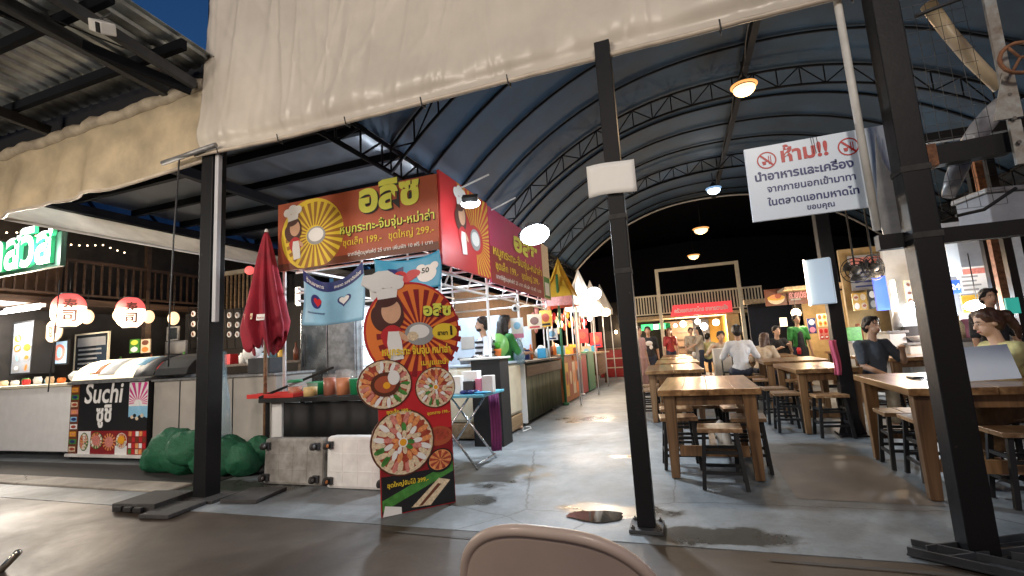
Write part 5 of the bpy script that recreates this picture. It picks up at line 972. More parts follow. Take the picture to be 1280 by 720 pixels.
rc = T('red_counter', 'red cloth-fronted counter followed by a green end', 'counter', (-2.8, 12.8, 0))
mb = MB(); mb.bb((-3.2, 12.3, .02), (XA + .02, 13.1, 1.02), 'red_paint'); mb.build('body', rc, bevel=.02); mb = MB(); mb.bb((-3.2, 13.12, .02), (XA + .05, 14.1, 1.1), 'green_paint'); mb.build('green_end', rc, bevel=.02); mb = MB(); mb.bb((-3.25, 12.28, 1.022), (XA + .04, 13.11, 1.06), 'brown_wood'); mb.build('top', rc)
bw = T('wood_counter', 'brown wooden counter on legs at the far end of the stall row', 'counter', (-2.8, 15.4, 0))
mb = MB(); mb.bb((-3.2, 14.5, .35), (XA + .1, 16.3, 1.0), 'brown_wood'); mb.build('body', bw); mb = MB(); mb.bb((-3.25, 14.4, 1.002), (XA + .2, 16.4, 1.05), 'tan_wood'); mb.build('top', bw)
for y in (14.55, 16.2): mb = MB(); mb.bb((XA, y, .004), (XA + .07, y + .07, .348), 'brown_wood'); mb.build('leg', bw)
rb = T('red_counter', 'dark red booth closing the alley behind the middle post', 'counter', (-1.9, 19, 0)); mb = MB(); mb.bb((-3.0, 18.6, .02), (-1.3, 19.6, 1.05), 'red_paint'); mb.build('body', rb); mb = MB(); mb.bb((-3.05, 18.55, 1.052), (-1.25, 19.65, 1.1), 'brown_wood'); mb.build('top', rb)
for z in (.35, .7): mb = MB(); mb.bb((-3.0, 18.585, z), (-1.3, 18.599, z + .04), 'cream_paint'); mb.build('trim_strip', rb)
# pointed tent tops
for i, (px, py, Y, m, lab) in enumerate(((697, 322, 10.6, 'k_gold', 'orange pointed tent top just beyond the red banners'), (722, 336, 12.7, 'canvas_white', 'greyish white pointed tent top second down the row'), (737, 350, 15.0, 'canvas_white', 'dim pointed tent top third down the row'), (749, 355, 17.6, 'canvas_white', 'palest pointed tent top at the end of the row'))):
    q = at(px, py, Y=Y); t = T('pointed_tent', lab, 'tent', (q.x, Y, q.z - 1.0), 'pointed tent tops along the stall row'); w = .36
    cs = [V(q.x + i_ * w, Y + j_ * w, q.z - .95) for i_, j_ in ((-1, -1), (1, -1), (1, 1), (-1, 1))]; mb = MB()
    for k in range(4):
        A, B = cs[k], cs[(k + 1) % 4]
        mb.grid(lambda u, v: (A.lerp(B, u)).lerp(q, v) + ((q - (A + B) / 2) * V(1, 1, 0)) * .22 * math.sin(math.pi * v) * 1.0, 8, 10, m)
        mb.add([A, B, B - UZ * .2, A - UZ * .2], [(0, 1, 2, 3)], 'k_pinkmeat' if i == 0 else m)
    mb.build('canopy', t)
    for c_ in (cs[0], cs[1], cs[3]): mb = MB(); mb.tube(c_, V(c_.x, c_.y, .004), .018, 'white_paint', 6); mb.build('pole', t)
# hanging bulbs inside the stalls
for px, py, Y, w, colr, lab, e, r in ((700, 405, 11.2, 55, WARM, 'bare warm bulb hanging above the orange counter', 'e_warm', .07), (722, 380, 13.0, 45, COOL, 'white bulb hanging inside the second pointed tent', 'e_cool', .06), (737, 398, 15.2, 55, WARMW, 'warm bulb hanging above the far wooden counter', 'e_white', .07), (770, 415, 20, 20, WARM, 'small orange bulb seen beside the middle post far back', 'e_warm', .06)):
    q = at(px, py, Y=Y); t = T('hanging_bulb', lab, 'light bulb', q[:]); mb = MB(); mb.ell(q, (r, r, r * 1.2), e, 12, 8); mb.build('bulb', t); mb = MB(); mb.tube(q + UZ * r * 1.15, q + UZ * .6, .006, 'black_matte', 5); mb.build('cord', t); point(q + V(.12, -.14, -.1), w, colr, .05)
point((-3.4, 11.2, 2.4), 50, WARM, .08); point((-3.6, 12.6, 2.2), 70, WARM, .08); point((-3.5, 15, 2.2), 80, WARM, .08)
# goods on the counters and hanging signs in the row
names = [('jar', 'jar'), ('box', 'box'), ('bottle', 'bottle'), ('bowl', 'bowl'), ('bag', 'bag')]
cols = [('red', 'k_red'), ('yellow', 'k_yellow'), ('green', 'k_green'), ('white', 'k_white'), ('brown', 'k_brown'), ('pink', 'pink'), ('blue', 'k_cyan'), ('orange', 'k_orange')]
where = [(7.8, 10.0, 1.062, 'the bamboo counter', 8), (10.5, 11.9, 1.092, 'the orange counter', 7), (12.35, 13.05, 1.062, 'the red counter', 4), (14.5, 16.2, 1.052, 'the far wooden counter', 7)]
seen = set()
for (ya, yb, z, wh, n) in where:
    for i in range(n):
        y = ya + (yb - ya) * (i + .5) / n; x = -2.72 - .28 * ((i * 7) % 3) / 2; (nm, cat), (cn, cm) = names[(i * 3 + n) % 5], cols[(i * 5 + n) % 8]
        mb = MB(); c0 = (x, y, z)
        if nm == 'jar': mb.lathe([(.07, 0), (.075, .16), (.05, .18), (.055, .2)], c0, cm, 14)
        elif nm == 'box': mb.bb((x - .09, y - .08, z), (x + .09, y + .08, z + .2), cm)
        elif nm == 'bottle': mb.lathe([(.04, 0), (.042, .17), (.018, .23), (.016, .29)], c0, cm, 12)
        elif nm == 'bowl': mb.lathe([(.06, 0), (.12, .07), (.125, .075), (.05, .03)], c0, cm, 16)
        else: [mb.ell((x + rnd.uniform(-.05, .05), y + rnd.uniform(-.05, .05), z + .085 + .05 * k), (.1, .09, .08), cm, 10, 7, noise=.1) for k in range(3)]
        pos = ['nearest end of', 'near end of', 'middle of', 'centre of', 'beyond the centre of', 'far part of', 'far end of', 'farthest end of'][min(7, i)]
        solo('food_' + nm, mb, f'{cn} {nm} at the {pos} {wh}', cat)
gf = T('green_fan', 'round translucent green hand fan above the cream counter', 'fan', at(622, 445, Y=6.9)[:]); q = at(622, 432, Y=6.9); f = Fr(q, UX, UZ)
mb = MB(); mb.lathe([(.0, .0), (.19, .0), (.19, .006), (.0, .008)], q, 'fan_clear', 24, True, Matrix.Rotation(math.pi / 2, 3, 'X')); mb.build('blade', gf); mb = MB(); mb.ell(q + V(0, -.012, 0), (.05, .015, .05), 'green_fan', 14, 8); mb.build('hub', gf); mb = MB(); mb.bar(q + V(0, .004, -.17), q + V(.01, .004, -.36), .025, .012, 'green_fan'); mb.build('handle', gf)
sb_ = T('menu_sheet', 'white and pink menu sheet hanging above the cream counter', 'menu', at(645, 425, Y=7.3)[:]); a, b = at(638, 398, Y=7.3), at(655, 422, Y=7.3); mb = MB(); mb.bb((a.x, 7.3, b.z), (b.x, 7.31, a.z), 'paper'); mb.build('sheet', sb_); f = Fr((a.x, 7.3, b.z), UX, UZ); mb = MB(); f_rect(mb, f, 0, .0, b.x - a.x, .07, 'pink', .003); f_ell(mb, f, (b.x - a.x) / 2, .2, .06, .06, 'k_sky', .003); mb.build('print', sb_)
cb = T('clear_bag', 'clear plastic bag of bluish cups on the cream counter', 'bag', at(648, 460, Y=7.3)[:]); mb = MB(); q = at(645, 440, Y=7.25)
for i in range(4): mb.ell(q + V(rnd.uniform(-.05, .05), rnd.uniform(-.03, .03), -.10 + .07 * i), (.10, .08, .10), 'clear_blue', 14, 10, noise=.14)
mb.build('bag', cb)
mb = MB(); q = at(658, 462, Y=7.55); mb.bb((q.x - .2, 7.5, 1.092), (q.x + .08, 7.58, 1.25), 'k_navy'); solo('blue_box', mb, 'dark blue box at the end of the cream counter', 'box', bevel=.005)
bp2 = T('booth_panel', 'pale panel standing behind the bamboo counter', 'partition', (-3.6, 9.6, 0)); mb = MB(); mb.bb((-4.4, 9.75, .004), (-3.0, 9.8, 1.75), 'blue_cold'); mb.build('panel', bp2)
for i, (px, py, Y, w, h, m, lab) in enumerate(((668, 402, 9.0, .30, .30, 'k_cream', 'cream menu card hanging over the bamboo counter'), (682, 398, 9.4, .26, .34, 'k_gold', 'golden menu card hanging over the bamboo counter'), (690, 418, 9.7, .24, .24, 'k_white', 'white menu card low over the bamboo counter'), (705, 375, 11.0, .5, .36, 'k_pinkmeat', 'pinkish food picture board under the orange tent top'), (708, 442, 11.4, .34, .34, 'k_orange', 'orange picture card standing above the orange counter'), (719, 440, 12.3, .30, .40, 'k_yellow', 'yellow lantern-like card above the red counter'), (728, 420, 13.4, .34, .4, 'k_red', 'red menu board hanging above the green counter end'), (733, 440, 14.3, .3, .34, 'k_cream', 'cream menu board above the far wooden counter'), (745, 425, 16.0, .4, .5, 'k_red', 'deep red menu board near the end of the row'))):
    q = at(px, py, Y=Y); t = T('menu_card', lab, 'menu card', (q.x, Y, q.z - h / 2)); mb = MB(); mb.bb((q.x - w / 2, Y, q.z - h / 2), (q.x + w / 2, Y + .02, q.z + h / 2), m); cd = mb.build('card', t); f = Fr((q.x - w / 2, Y, q.z - h / 2), UX, UZ); mb = MB(); f_ell(mb, f, w * .5, h * .55, w * .3, h * .26, ['k_brown', 'k_meat', 'k_sky', 'k_brick', 'k_gold'][i % 5], .003); f_rect(mb, f, w * .15, h * .08, w * .85, h * .2, ['k_red', 'k_black', 'k_navy'][i % 3], .003); mb.build('print', cd); mb = MB(); mb.tube((q.x, Y + .01, q.z + h / 2), (q.x, Y + .01, q.z + h / 2 + .35), .003, 'black_matte', 4); mb.build('string', t)
for i in range(9):
    y = 9.95 + .7 * i; z = 2.1 + .1 * (i % 3); mb = MB(); m = ['k_pinkmeat', 'k_brown', 'k_red', 'k_cream', 'k_meat', 'k_gold'][i % 6]
    for k in range(4): mb.ell((-2.9 - .1 * (k % 2), y + .07 * k, z - .13 * k), (.05, .05, .10), m, 8, 6, noise=.1)
    mb.tube((-2.9, y, z), (-2.9, y, z + .4), .005, 'black_matte', 4)
    solo('hanging_goods', mb, f'{["pinkish", "brown", "red", "cream", "dark red", "golden", "pinkish", "brown", "red"][i]} packets on a string, {["first", "second", "third", "fourth", "fifth", "sixth", "seventh", "eighth", "ninth"][i]} from the front along the row', 'packets', 'packets hanging along the stall row')

# hotpot stall: pans and bowls on the cream counter, pots on the pale cabinet, cords
for i, (x, y, r, h, m, lab) in enumerate(((-2.75, 6.5, .16, .12, 'steel', 'steel hotpot pan at the near end of the cream counter'), (-3.05, 6.6, .14, .10, 'grey_steel', 'dull steel pan behind the near one on the cream counter'), (-2.7, 6.95, .10, .20, 'k_orange', 'orange seasoning tub in the middle of the cream counter'), (-2.95, 7.05, .09, .16, 'k_white', 'white seasoning tub in the middle of the cream counter'), (-3.0, 7.3, .12, .22, 'clear_blue', 'clear bluish water jug at the far end of the cream counter'))):
    mb = MB(); mb.lathe([(r * .85, 0), (r, h * .8), (r * 1.06, h), (r * .98, h), (r * .9, h * .6)], (x, y, 1.092), m, 20)
    if 'pan' in lab: mb.tube((x - r * 1.05, y, 1.092 + h * .8), (x - r * 1.25, y, 1.092 + h * .8), .012, 'black_matte', 6); mb.tube((x + r * 1.05, y, 1.092 + h * .8), (x + r * 1.25, y, 1.092 + h * .8), .012, 'black_matte', 6)
    solo('pan' if 'pan' in lab else 'tub', mb, lab, 'pan' if 'pan' in lab else 'tub')
for i, pts in enumerate((((-2.62, 5.0, 2.26), (-3.2, 5.6, 2.02), (-3.9, 6.2, 2.24)), ((-2.6, 6.4, 2.5), (-2.66, 7.4, 2.28), (-2.6, 8.6, 2.5)))):
    a, b, c = [V(*p) for p in pts]; mb = MB(); mb.path([(a * (1 - s) + b * s) * (1 - s) + (b * (1 - s) + c * s) * s for s in [k / 10 for k in range(11)]], .008, 'black_matte', 6); solo('loose_cable', mb, ['black cord sagging across the corner stall lattice', 'black cord sagging along the alley side of the lattice'][i], 'cable')
# ================================================================== TABLES AND STOOLS
def make_table(L, Wd, label, wood='table_wood', name='wooden_table'):
    t = T(name, label, 'table', (0, 0, 0), 'wooden tables in rows'); H_ = .80
    mb = MB()
    for i in range(4): w = Wd / 4; mb.bb((-Wd / 2 + w * i + (.0012 if i else 0), -L / 2, H_ - .055), (-Wd / 2 + w * (i + 1), L / 2, H_ - .0015 * (i % 2)), wood)
    mb.build('tabletop', t, bevel=.005)
    for sy in (-1, 1):
        mb = MB(); mb.bb((-Wd / 2 + .12, sy * (L / 2 - .11) - .018, H_ - .15), (Wd / 2 - .12, sy * (L / 2 - .11) + .018, H_ - .057), 'leg_wood'); mb.build('apron', t)
        mb = MB(); mb.bb((-Wd / 2 + .14, sy * (L / 2 - .11) - .016, .20), (Wd / 2 - .14, sy * (L / 2 - .11) + .016, .29), 'leg_wood'); mb.build('stretcher', t)
        for sx in (-1, 1):
            x, y = sx * (Wd / 2 - .085), sy * (L / 2 - .11); mb = MB(); mb.bar((x, y, .006), (x - sx * .01, y, H_ - .057), .075, .075, 'leg_wood', up=(0, 1, 0), w2=.11, h2=.10); mb.build('leg', t, bevel=.006)
    mb = MB(); mb.bb((-.03, -L / 2 + .13, .215), (.03, L / 2 - .13, .275), 'leg_wood'); mb.build('long_stretcher', t)
    return t
def make_stool(label):
    t = T('stool', label, 'stool', (0, 0, 0), 'low stools around the tables')
    mb = MB(); mb.bb((-.175, -.15, .465), (.175, -.002, .50), 'seat_wood'); mb.bb((-.175, .002, .465), (.175, .15, .499), 'seat_wood'); mb.build('seat', t, bevel=.004)
    for sx in (-1, 1):
        for sy in (-1, 1): mb = MB(); mb.bar((sx * .165, sy * .14, .006), (sx * .125, sy * .11, .464), .032, .032, 'black_matte'); mb.build('leg', t)
    for z, k in ((.14, .155), (.30, .14)):
        mb = MB()
        for s in (-1, 1): mb.bar((-k + .005, s * (k - .024), z), (k - .005, s * (k - .024), z), .02, .025, 'black_matte'); mb.bar((s * (k - .0), -k + .03, z + .03), (s * (k - .0), k - .03, z + .03), .02, .025, 'black_matte')
        mb.build('rail', t)
    return t
tb = make_table(1.62, .86, 'nearest heavy wooden table, standing alone right of the middle post'); tb.location = (.21, 5.43, .004); tb.rotation_euler = (0, 0, -.03)
for (x, y, rz, lab, sc) in ((-.16, 8.75, .03, 'second wooden table back from the nearest one, in the middle row', (1, 1.25, 1)), (-.12, 11.2, .02, 'third wooden table of the middle row', (1, 1.2, 1)), (-.10, 13.4, .0, 'fourth wooden table of the middle row', (1, 1, 1)), (-.12, 15.5, .0, 'farthest wooden table of the middle row before the balcony', (1, .9, 1)),
        (1.67, 7.55, .0, 'wooden table just left of the post among the tables', (.82, .95, 1)), (1.80, 9.75, -.05, 'second wooden table of the right row behind the post', (1.1, .95, 1)), (1.80, 12.0, -.05, 'third wooden table of the right row near the white-shirted man', (1.1, 1, 1)), (3.30, 9.2, .1, 'wooden table behind the seated man in grey', (1.1, .8, 1)), (3.6, 12, .0, 'wooden table far right in front of the lit stalls', (1.1, 1, 1))):
    copy_thing(tb, (x, y, .004), rz, lab, None, sc)
tr = make_table(1.46, 1.0, 'large wooden table at the right edge where the girl in yellow sits', 'table_wood'); tr.location = (2.06, 4.93, .004); tr.rotation_euler = (0, 0, -.06)
so_ = make_stool('stool at the near end of the nearest wooden table'); so_.location = (.24, 4.52, .004); so_.rotation_euler = (0, 0, -.04)
for (x, y, rz, lab) in ((-.10, 5.14, .1, 'stool tucked under the left side of the nearest table, front'), (-.12, 5.78, .05, 'stool on the left side of the nearest table, back'), (.53, 5.08, 1.5, 'stool tucked under the right side of the nearest table, front'), (.50, 5.75, 1.62, 'stool on the right side of the nearest table, back'), (.20, 6.02, .1, 'pale stool at the far end of the nearest table'),
        (-.55, 8.1, 1.5, 'stool left of the second middle-row table, front'), (-.58, 8.9, 1.6, 'stool left of the second middle-row table, back'), (-.12, 7.6, .1, 'stool at the near end of the second middle-row table'), (.38, 8.3, 1.5, 'stool right of the second middle-row table, front'), (.40, 9.1, 1.6, 'stool right of the second middle-row table, back'), (-.55, 10.6, 1.6, 'stool left of the third middle-row table'), (.36, 10.7, 1.5, 'stool right of the third middle-row table'), (-.5, 12.9, 1.5, 'stool left of the fourth middle-row table'), (.35, 13.0, 1.5, 'stool right of the fourth middle-row table'),
        (1.22, 7.1, 1.55, 'stool left of the table beside the post, front'), (1.20, 7.75, 1.6, 'stool left of the table beside the post, back'), (1.62, 6.75, .05, 'stool at the near end of the table beside the post'), (1.28, 9.3, 1.5, 'stool left of the second right-row table, front'), (1.26, 10.1, 1.6, 'stool left of the second right-row table, back'), (1.75, 8.95, .1, 'stool at the near end of the second right-row table'), (2.36, 9.4, 1.5, 'stool right of the second right-row table'), (1.25, 12.3, 1.5, 'stool left of the third right-row table'), (2.3, 11.7, 1.5, 'stool right of the third right-row table'), (2.9, 8.7, .3, 'stool in front of the table behind the seated man'), (3.8, 8.8, .2, 'stool right of the table behind the seated man'), (3.2, 11.4, .1, 'stool in front of the far right table'),
        (1.80, 5.30, 1.5, 'stool under the left side of the right-edge table, back'), (1.86, 4.92, 1.55, 'stool under the left side of the right-edge table, front'), (2.15, 4.32, .0, 'stool at the near end of the right-edge table'), (2.55, 5.05, 1.5, 'stool on the far side of the right-edge table under the girl'), (2.38, 7.35, .0, 'stool under the seated man in grey'), (1.06, 10.15, .0, 'stool under the man in the white shirt'), (1.5, 10.7, .0, 'stool under the person hunched beside the white-shirted man')):
    copy_thing(so_, (x, y, .004), rz, lab)
# things on tables
q = at(1224, 470, Y=4.62); mb = MB(); mb.bar((q.x, 4.62, .808), (q.x - .01, 4.70, 1.06), .50, .006, 'k_signblue', up=(0, -1, .3)); o = solo('menu_board', mb, 'pale blue-grey board propped on the table before the girl', 'board')
mb = MB(); mb.bb((1.80, 4.62, .806), (1.98, 4.86, .815), 'clear'); mb.bb((1.82, 4.95, .806), (1.90, 5.07, .822), 'k_black'); mb.bb((1.82, 4.70, .816), (1.95, 4.72, .826), 'k_black'); solo('clipboard', mb, 'clear tray with a black pen on the table beside the right post', 'tray')
mb = MB(); mb.bb((.72, 12.2, .004), (1.26, 12.8, 1.0), 'white_dirty'); solo('white_cabinet', mb, 'white service cabinet behind the tables left of the white-shirted man', 'cabinet', bevel=.01)
bs = T('bar_stool_frame', 'empty black chair frame before the white service cabinet', 'chair', (.95, 11.8, 0)); mb = MB()
for x in (.86, 1.08):
    mb.tube((x, 11.9, .004), (x, 11.9, .84), .014, 'black_matte', 6); mb.tube((x, 11.6, .004), (x, 11.6, .45), .014, 'black_matte', 6); mb.tube((x, 11.6, .45), (x, 11.9, .45), .014, 'black_matte', 6)
mb.tube((.86, 11.9, .84), (1.08, 11.9, .84), .014, 'black_matte', 6); mb.build('frame', bs); mb = MB(); mb.bb((.85, 11.58, .465), (1.09, 11.92, .49), 'black_matte'); mb.build('seat', bs)
mb = MB(); mb.ell((.30, 5.35, .30), (.06, .05, .12), 'paper', 12, 8, noise=.1); mb.ell((.34, 5.3, .24), (.05, .04, .08), 'paper', 10, 7, noise=.1); mb.bb((.26, 5.26, .10), (.40, 5.42, .2), 'paper'); solo('paper_bag', mb, 'crumpled white bag under the nearest wooden table', 'bag')
for i, (px, py, Y, m, lab) in enumerate(((868, 447, 12.6, 'k_white', 'white cup on the fourth middle-row table'), (955, 446, 11.8, 'k_brown', 'brown bottle on the third right-row table'), (965, 446, 11.9, 'k_white', 'white bowl on the third right-row table'), (1000, 447, 11.6, 'k_red', 'small red caddy on the third right-row table'))):
    q = at(px, py, Y=Y); mb = MB(); mb.lathe([(.035, 0), (.045, .10), (.03, .14 if i != 1 else .24)], (q.x, Y, .806), m, 12); solo('tableware', mb, lab, 'tableware')
# folding chair in front of the camera
fc = T('folding_chair', 'beige metal folding chair whose rounded back tops the bottom edge', 'chair', (-.36, 1.1, 0))
def chb(u, v, d=0): # u -1..1 across, v 0..1 up the back
    w = .235 + .04 * v; top = .832 - .05 * abs(u) ** 2.2 - .012 * u
    return V(-.335 + w * u, 1.18 + .05 * u * u - .08 * v + d, .50 + (top - .50) * v)
OL = []
for i in range(61):
    a = math.pi * i / 60; OL.append((math.copysign(abs(math.cos(a)) ** .62, math.cos(a)), abs(math.sin(a)) ** .55))
mb = MB(); mb.path([chb(u, v) for u, v in OL], .0145, 'chair_beige', 14); mb.build('back_tube', fc)
mb = MB(); mb.grid(lambda s, r: (lambda o: chb(o[0] * r, o[1] * r, -.008 + .018 * (1 - r * r)))(OL[int(round(s * 60))]), 60, 16, 'chair_beige'); mb.build('back_panel', fc, solid=.004)
mb = MB(); mb.bb((-.56, 1.20, .43), (-.16, 1.60, .455), 'chair_beige'); mb.build('seat', fc, bevel=.01)
for s in (-1, 1):
    mb = MB(); x = -.36 + .215 * s; mb.tube((x, 1.19, .51), (x, 1.62, .014), .014, 'chair_beige', 8); mb.build('leg', fc); mb = MB(); mb.tube((x - s * .03, 1.50, .43), (x - s * .03, 1.02, .014), .014, 'chair_beige', 8); mb.build('leg', fc)
q = at(2, 712, Y=2.0); q2 = at(22, 691, Y=2.0); mb = MB(); mb.path([q + (q - q2) * 3, q, q2], .022, 'chrome', 12); mb.ell(q2, .022, 'chrome', 12, 8); cq = solo('chrome_tube', mb, 'chrome tube end poking in at the bottom left corner', 'pipe')
# ceiling lamps
for px, py, Y, e, w, colr, lab in ((930, 110, 8.2, 'e_warm', 120, WARM, 'nearest warm round lamp under the arched roof'), (892, 237, 13.7, 'e_cool', 130, COOL, 'cool white round lamp under the middle of the arched roof'), (876, 287, 18.7, 'e_warm', 60, WARM, 'warm round lamp hanging beyond the white arch'), (867, 320, 24.4, 'e_warm', 50, WARM, 'farthest warm round lamp above the balcony pipe frame')):
    q = at(px, py, Y=Y); t = T('ceiling_lamp', lab, 'lamp', q[:], 'round lamps hanging along the roof ridge'); r = .17 if Y < 15 else .24
    mb = MB(); mb.lathe([(r, .0), (r * 1.05, .03), (r * .5, .12), (.03, .2)], q, 'dark_grey', 20); mb.build('housing', t); mb = MB(); mb.ell(q - UZ * .02, (r, r, r * .62), 'e_coolglobe' if e == 'e_cool' else 'e_globe', 20, 12); mb.build('globe', t); mb = MB(); mb.lathe([(r * .99, .012), (r * 1.22, .03), (r * 1.2, .045), (r * .9, .04)], q, 'e_cool_halo' if e == 'e_cool' else 'e_amber_halo', 24); mb.build('halo_rim', t); mb = MB(); mb.tube(q + UZ * .2, q + UZ * max(.3, 5.75 - q.z if Y < 16 else 1.2), .012, 'black_matte', 6); mb.build('drop_rod', t)  # emissive rim imitates the halo of light around each lamp
    point(q - UZ * .2, w * 1.5, colr, .25, t, 'SPOT', 150, q - UZ * 3); point(q - UZ * .22, w * .16, colr, .1, t)
# ================================================================== FAR BALCONY BUILDING
YB = 18.5
def fp(px, py): return at(px, py, Y=YB)
bb_ = T('balcony_building', 'far building with white railed balcony over a bright open bar', 'building', (.6, YB, 0))
zf, zr_ = fp(860, 392).z, fp(860, 367).z; xa, xb, xc = fp(790, 380).x, fp(953, 365).x, fp(905, 400).x
mb = MB(); mb.bb((xa, YB, zf - .12), (xb + 1.8, YB + 3, zf), 'thatch'); mb.build('balcony_slab', bb_)
rl = MB(); rl.bb((xa, YB + .02, zr_), (xb, YB + .07, zr_ + .06), 'cream_paint'); rl.bb((xa, YB + .02, zf + .06), (xb, YB + .07, zf + .10), 'cream_paint'); n = 44
for i in range(n + 1): x = xa + (xb - xa - .05) * i / n; rl.bb((x, YB + .025, zf + .10), (x + .045, YB + .065, zr_), 'cream_paint')
rl.build('railing', bb_)
pf = T('cream_pipe_frame', 'tall cream pipe frame standing in front of the balcony', 'frame', (.6, YB - .2, 0)); q1, q2 = at(820, 336, Y=YB - .2), at(920, 327, Y=YB - .2); zt_ = (q1.z + q2.z) / 2
for q in (q1, q2): mb = MB(); mb.bb((q.x - .06, YB - .24, .004), (q.x + .06, YB - .14, zt_), 'cream_paint'); mb.build('post', pf)
mb = MB(); mb.bb((q1.x + .06, YB - .23, zt_ - .1), (q2.x - .06, YB - .15, zt_), 'cream_paint'); mb.build('crossbar', pf)
mb = MB(); mb.bb((q1.x + .1, YB + 2.8, 0), (1.2, YB + 2.9, zf - .13), 'wall_grey'); mb.build('back_wall', bb_); xl = fp(908, 400).x
mb = MB(); mb.bb((xl, YB + .3, 0), (xl + .1, YB + 2.8, zf - .13), 'wall_yellow'); mb.build('yellow_side_wall', bb_); mb = MB(); mb.bb((1.21, YB + 2.8, 0), (xl, YB + 2.9, zf - .13), 'wall_yellow'); mb.build('yellow_back_wall', bb_)
mb = MB(); mb.bb((xl + .0, YB + .05, 0), (xl + .42, YB + .29, zf - .13), 'wall_warm'); mb.build('pillar', bb_)
mb = MB(); mb.bb((q1.x + .1, YB + 1.0, 0), (q1.x + 1.1, YB + 2.79, 2.0), 'wall_brown'); mb.build('shelf_block', bb_)
for i in range(5): mb = MB(); z = .7 + .28 * i; mb.bb((q1.x + .5, YB + .96, z), (q1.x + 1.1, YB + .995, z + .05), 'dark_wood'); mb.build('slat', bb_)
sgn = T('red_sign', 'long red sign with white Thai letters on the balcony railing', 'sign', (.9, YB - .02, zf)); a, b = at(838, 394, Y=YB - .02), at(914, 376, Y=YB - .02); za = (at(875, 393, Y=YB).z + 0); zb_ = at(875, 379, Y=YB).z
mb = MB(); mb.prism([(a.x, YB - .08, za), (b.x, YB - .08, za), (b.x, YB - .08, zb_), (a.x + .12, YB - .08, zb_)], (0, .06, 0), 'e_redglow'); mb.build('board', sgn); f = Fr((a.x, YB - .08, za), UX, UZ); writing(sgn, f, [dict(t='ครัวแอทมหาดไทย อาหารตามสั่ง', x=.16, y=.12, m='k_white', width=(b.x - a.x) * .86, bold=.03, d=.006, stretch=1.4)])
bar = T('bar_counter', 'wooden bar counter inside the bright opening below the balcony', 'counter', (.9, YB + .8, 0)); mb = MB(); mb.bb((q1.x + 1.2, YB + .7, .02), (xl - .1, YB + 1.2, 1.02), 'tan_wood'); mb.build('body', bar); mb = MB(); mb.bb((q1.x + 1.15, YB + .62, 1.022), (xl - .05, YB + 1.25, 1.07), 'brown_wood'); mb.build('top', bar)
for px, py, r, e, w, lab in ((854, 405, .12, 'e_warm', 30, 'left round lamp hanging over the far bar'), (872, 402, .10, 'e_white', 40, 'middle lamp glaring over the far bar'), (880, 408, .13, 'e_white', 40, 'low white lamp just right of the bar middle'), (895, 403, .12, 'e_warm', 30, 'right round lamp hanging over the far bar'), (844, 407, .07, 'e_warm', 8, 'small dim lamp at the left of the far bar')):
    q = at(px, py, Y=YB + .5); t = T('pendant_lamp', lab, 'lamp', q[:], 'lamps over the far bar'); mb = MB(); mb.ell(q, r, e, 12, 8); mb.build('globe', t); mb = MB(); mb.tube(q + UZ * r, V(q.x, q.y, zf - .12), .008, 'black_matte', 5); mb.build('cord', t); point(q + V(0, -.2, -.1), w * 2.2, WARM if e == 'e_warm' else WARMW, .06)
mb = MB(); q = at(813, 409, Y=19.5); mb.bb((q.x - .35, 19.5, q.z - .12), (q.x + .1, 19.55, q.z + .12), 'e_greenlit'); mb.bb((q.x + .12, 19.5, q.z - .10), (q.x + .3, 19.55, q.z + .10), 'e_neon'); mb.bb((q.x + .32, 19.5, q.z - .1), (q.x + .75, 19.55, q.z + .12), 'e_greenlit'); solo('green_sign', mb, 'small glowing green and white sign left of the far bar', 'sign')
mb = MB(); mb.bb((-3.2, 20.2, 0), (q1.x + .05, 20.3, 3.0), 'wall_dark'); solo('dark_partition', mb, 'dark partition left of the far bar behind the standing people', 'partition')
# dark kitchen opening and board signs right of the bar
dk = T('dark_kitchen', 'dark arched kitchen opening right of the far bar', 'kiosk', (3.6, 17.5, 0)); a, b = at(936, 398, Y=17.5), at(998, 440, Y=17.5)
mb = MB(); mb.bb((a.x, 17.5, 0), (b.x, 17.6, 2.3), 'membrane_dark'); mb.build('opening', dk)  # near-black panel stands for the unlit inside of the opening
mb = MB(); mb.bb((a.x - .1, 17.3, 2.31), (b.x + 1.6, 17.62, 2.45), 'thatch'); mb.build('lintel', dk); mb = MB(); mb.bb((a.x + .7, 17.44, .004), (b.x - .1, 17.49, 1.35), 'black_matte'); mb.build('counter_front', dk)
def board(px0, py0, px1, py1, Y, m, label, deco=None, frame=None, name='board_sign', cat='sign', d=.03): return poster(px0, py0, px1, py1, Y, m, name, label, cat, frame, deco, d)
def thai(txt, m, y=.35, hh=.5, n=0):
    def fn(t, f, w, h):
        writing(t, f, [dict(t=txt, x=w * .06, y=h * y, m=m, width=w * .88, bold=.03, d=.004, size=h * hh)])
        if n: lines('k_grey', n)(t, f, w, h * y)
    return fn
def bowlp(t, f, w, h):
    mb = MB(); f_ell(mb, f, w * .5, h * .42, w * .38, h * .34, 'k_cream', .004, 0, 20, math.pi, math.tau); f_ell(mb, f, w * .5, h * .46, w * .40, h * .16, 'k_gold', .006); f_ell(mb, f, w * .46, h * .52, w * .25, h * .14, 'k_shrimp', .008); f_ell(mb, f, w * .6, h * .56, w * .14, h * .16, 'k_brick', .0095); mb.build('bowl_picture', t)
board(956, 361, 984, 382, 14.5, 'k_brown', 'brown board sign with a bowl of noodles right of the balcony', bowlp)
board(985, 360, 1013, 380, 14.4, 'k_brown', 'brown board sign with pinkish lettering beside the noodle sign', thai('ก๋วยเตี๋ยว', 'k_pinkray', .4, .6, 1))
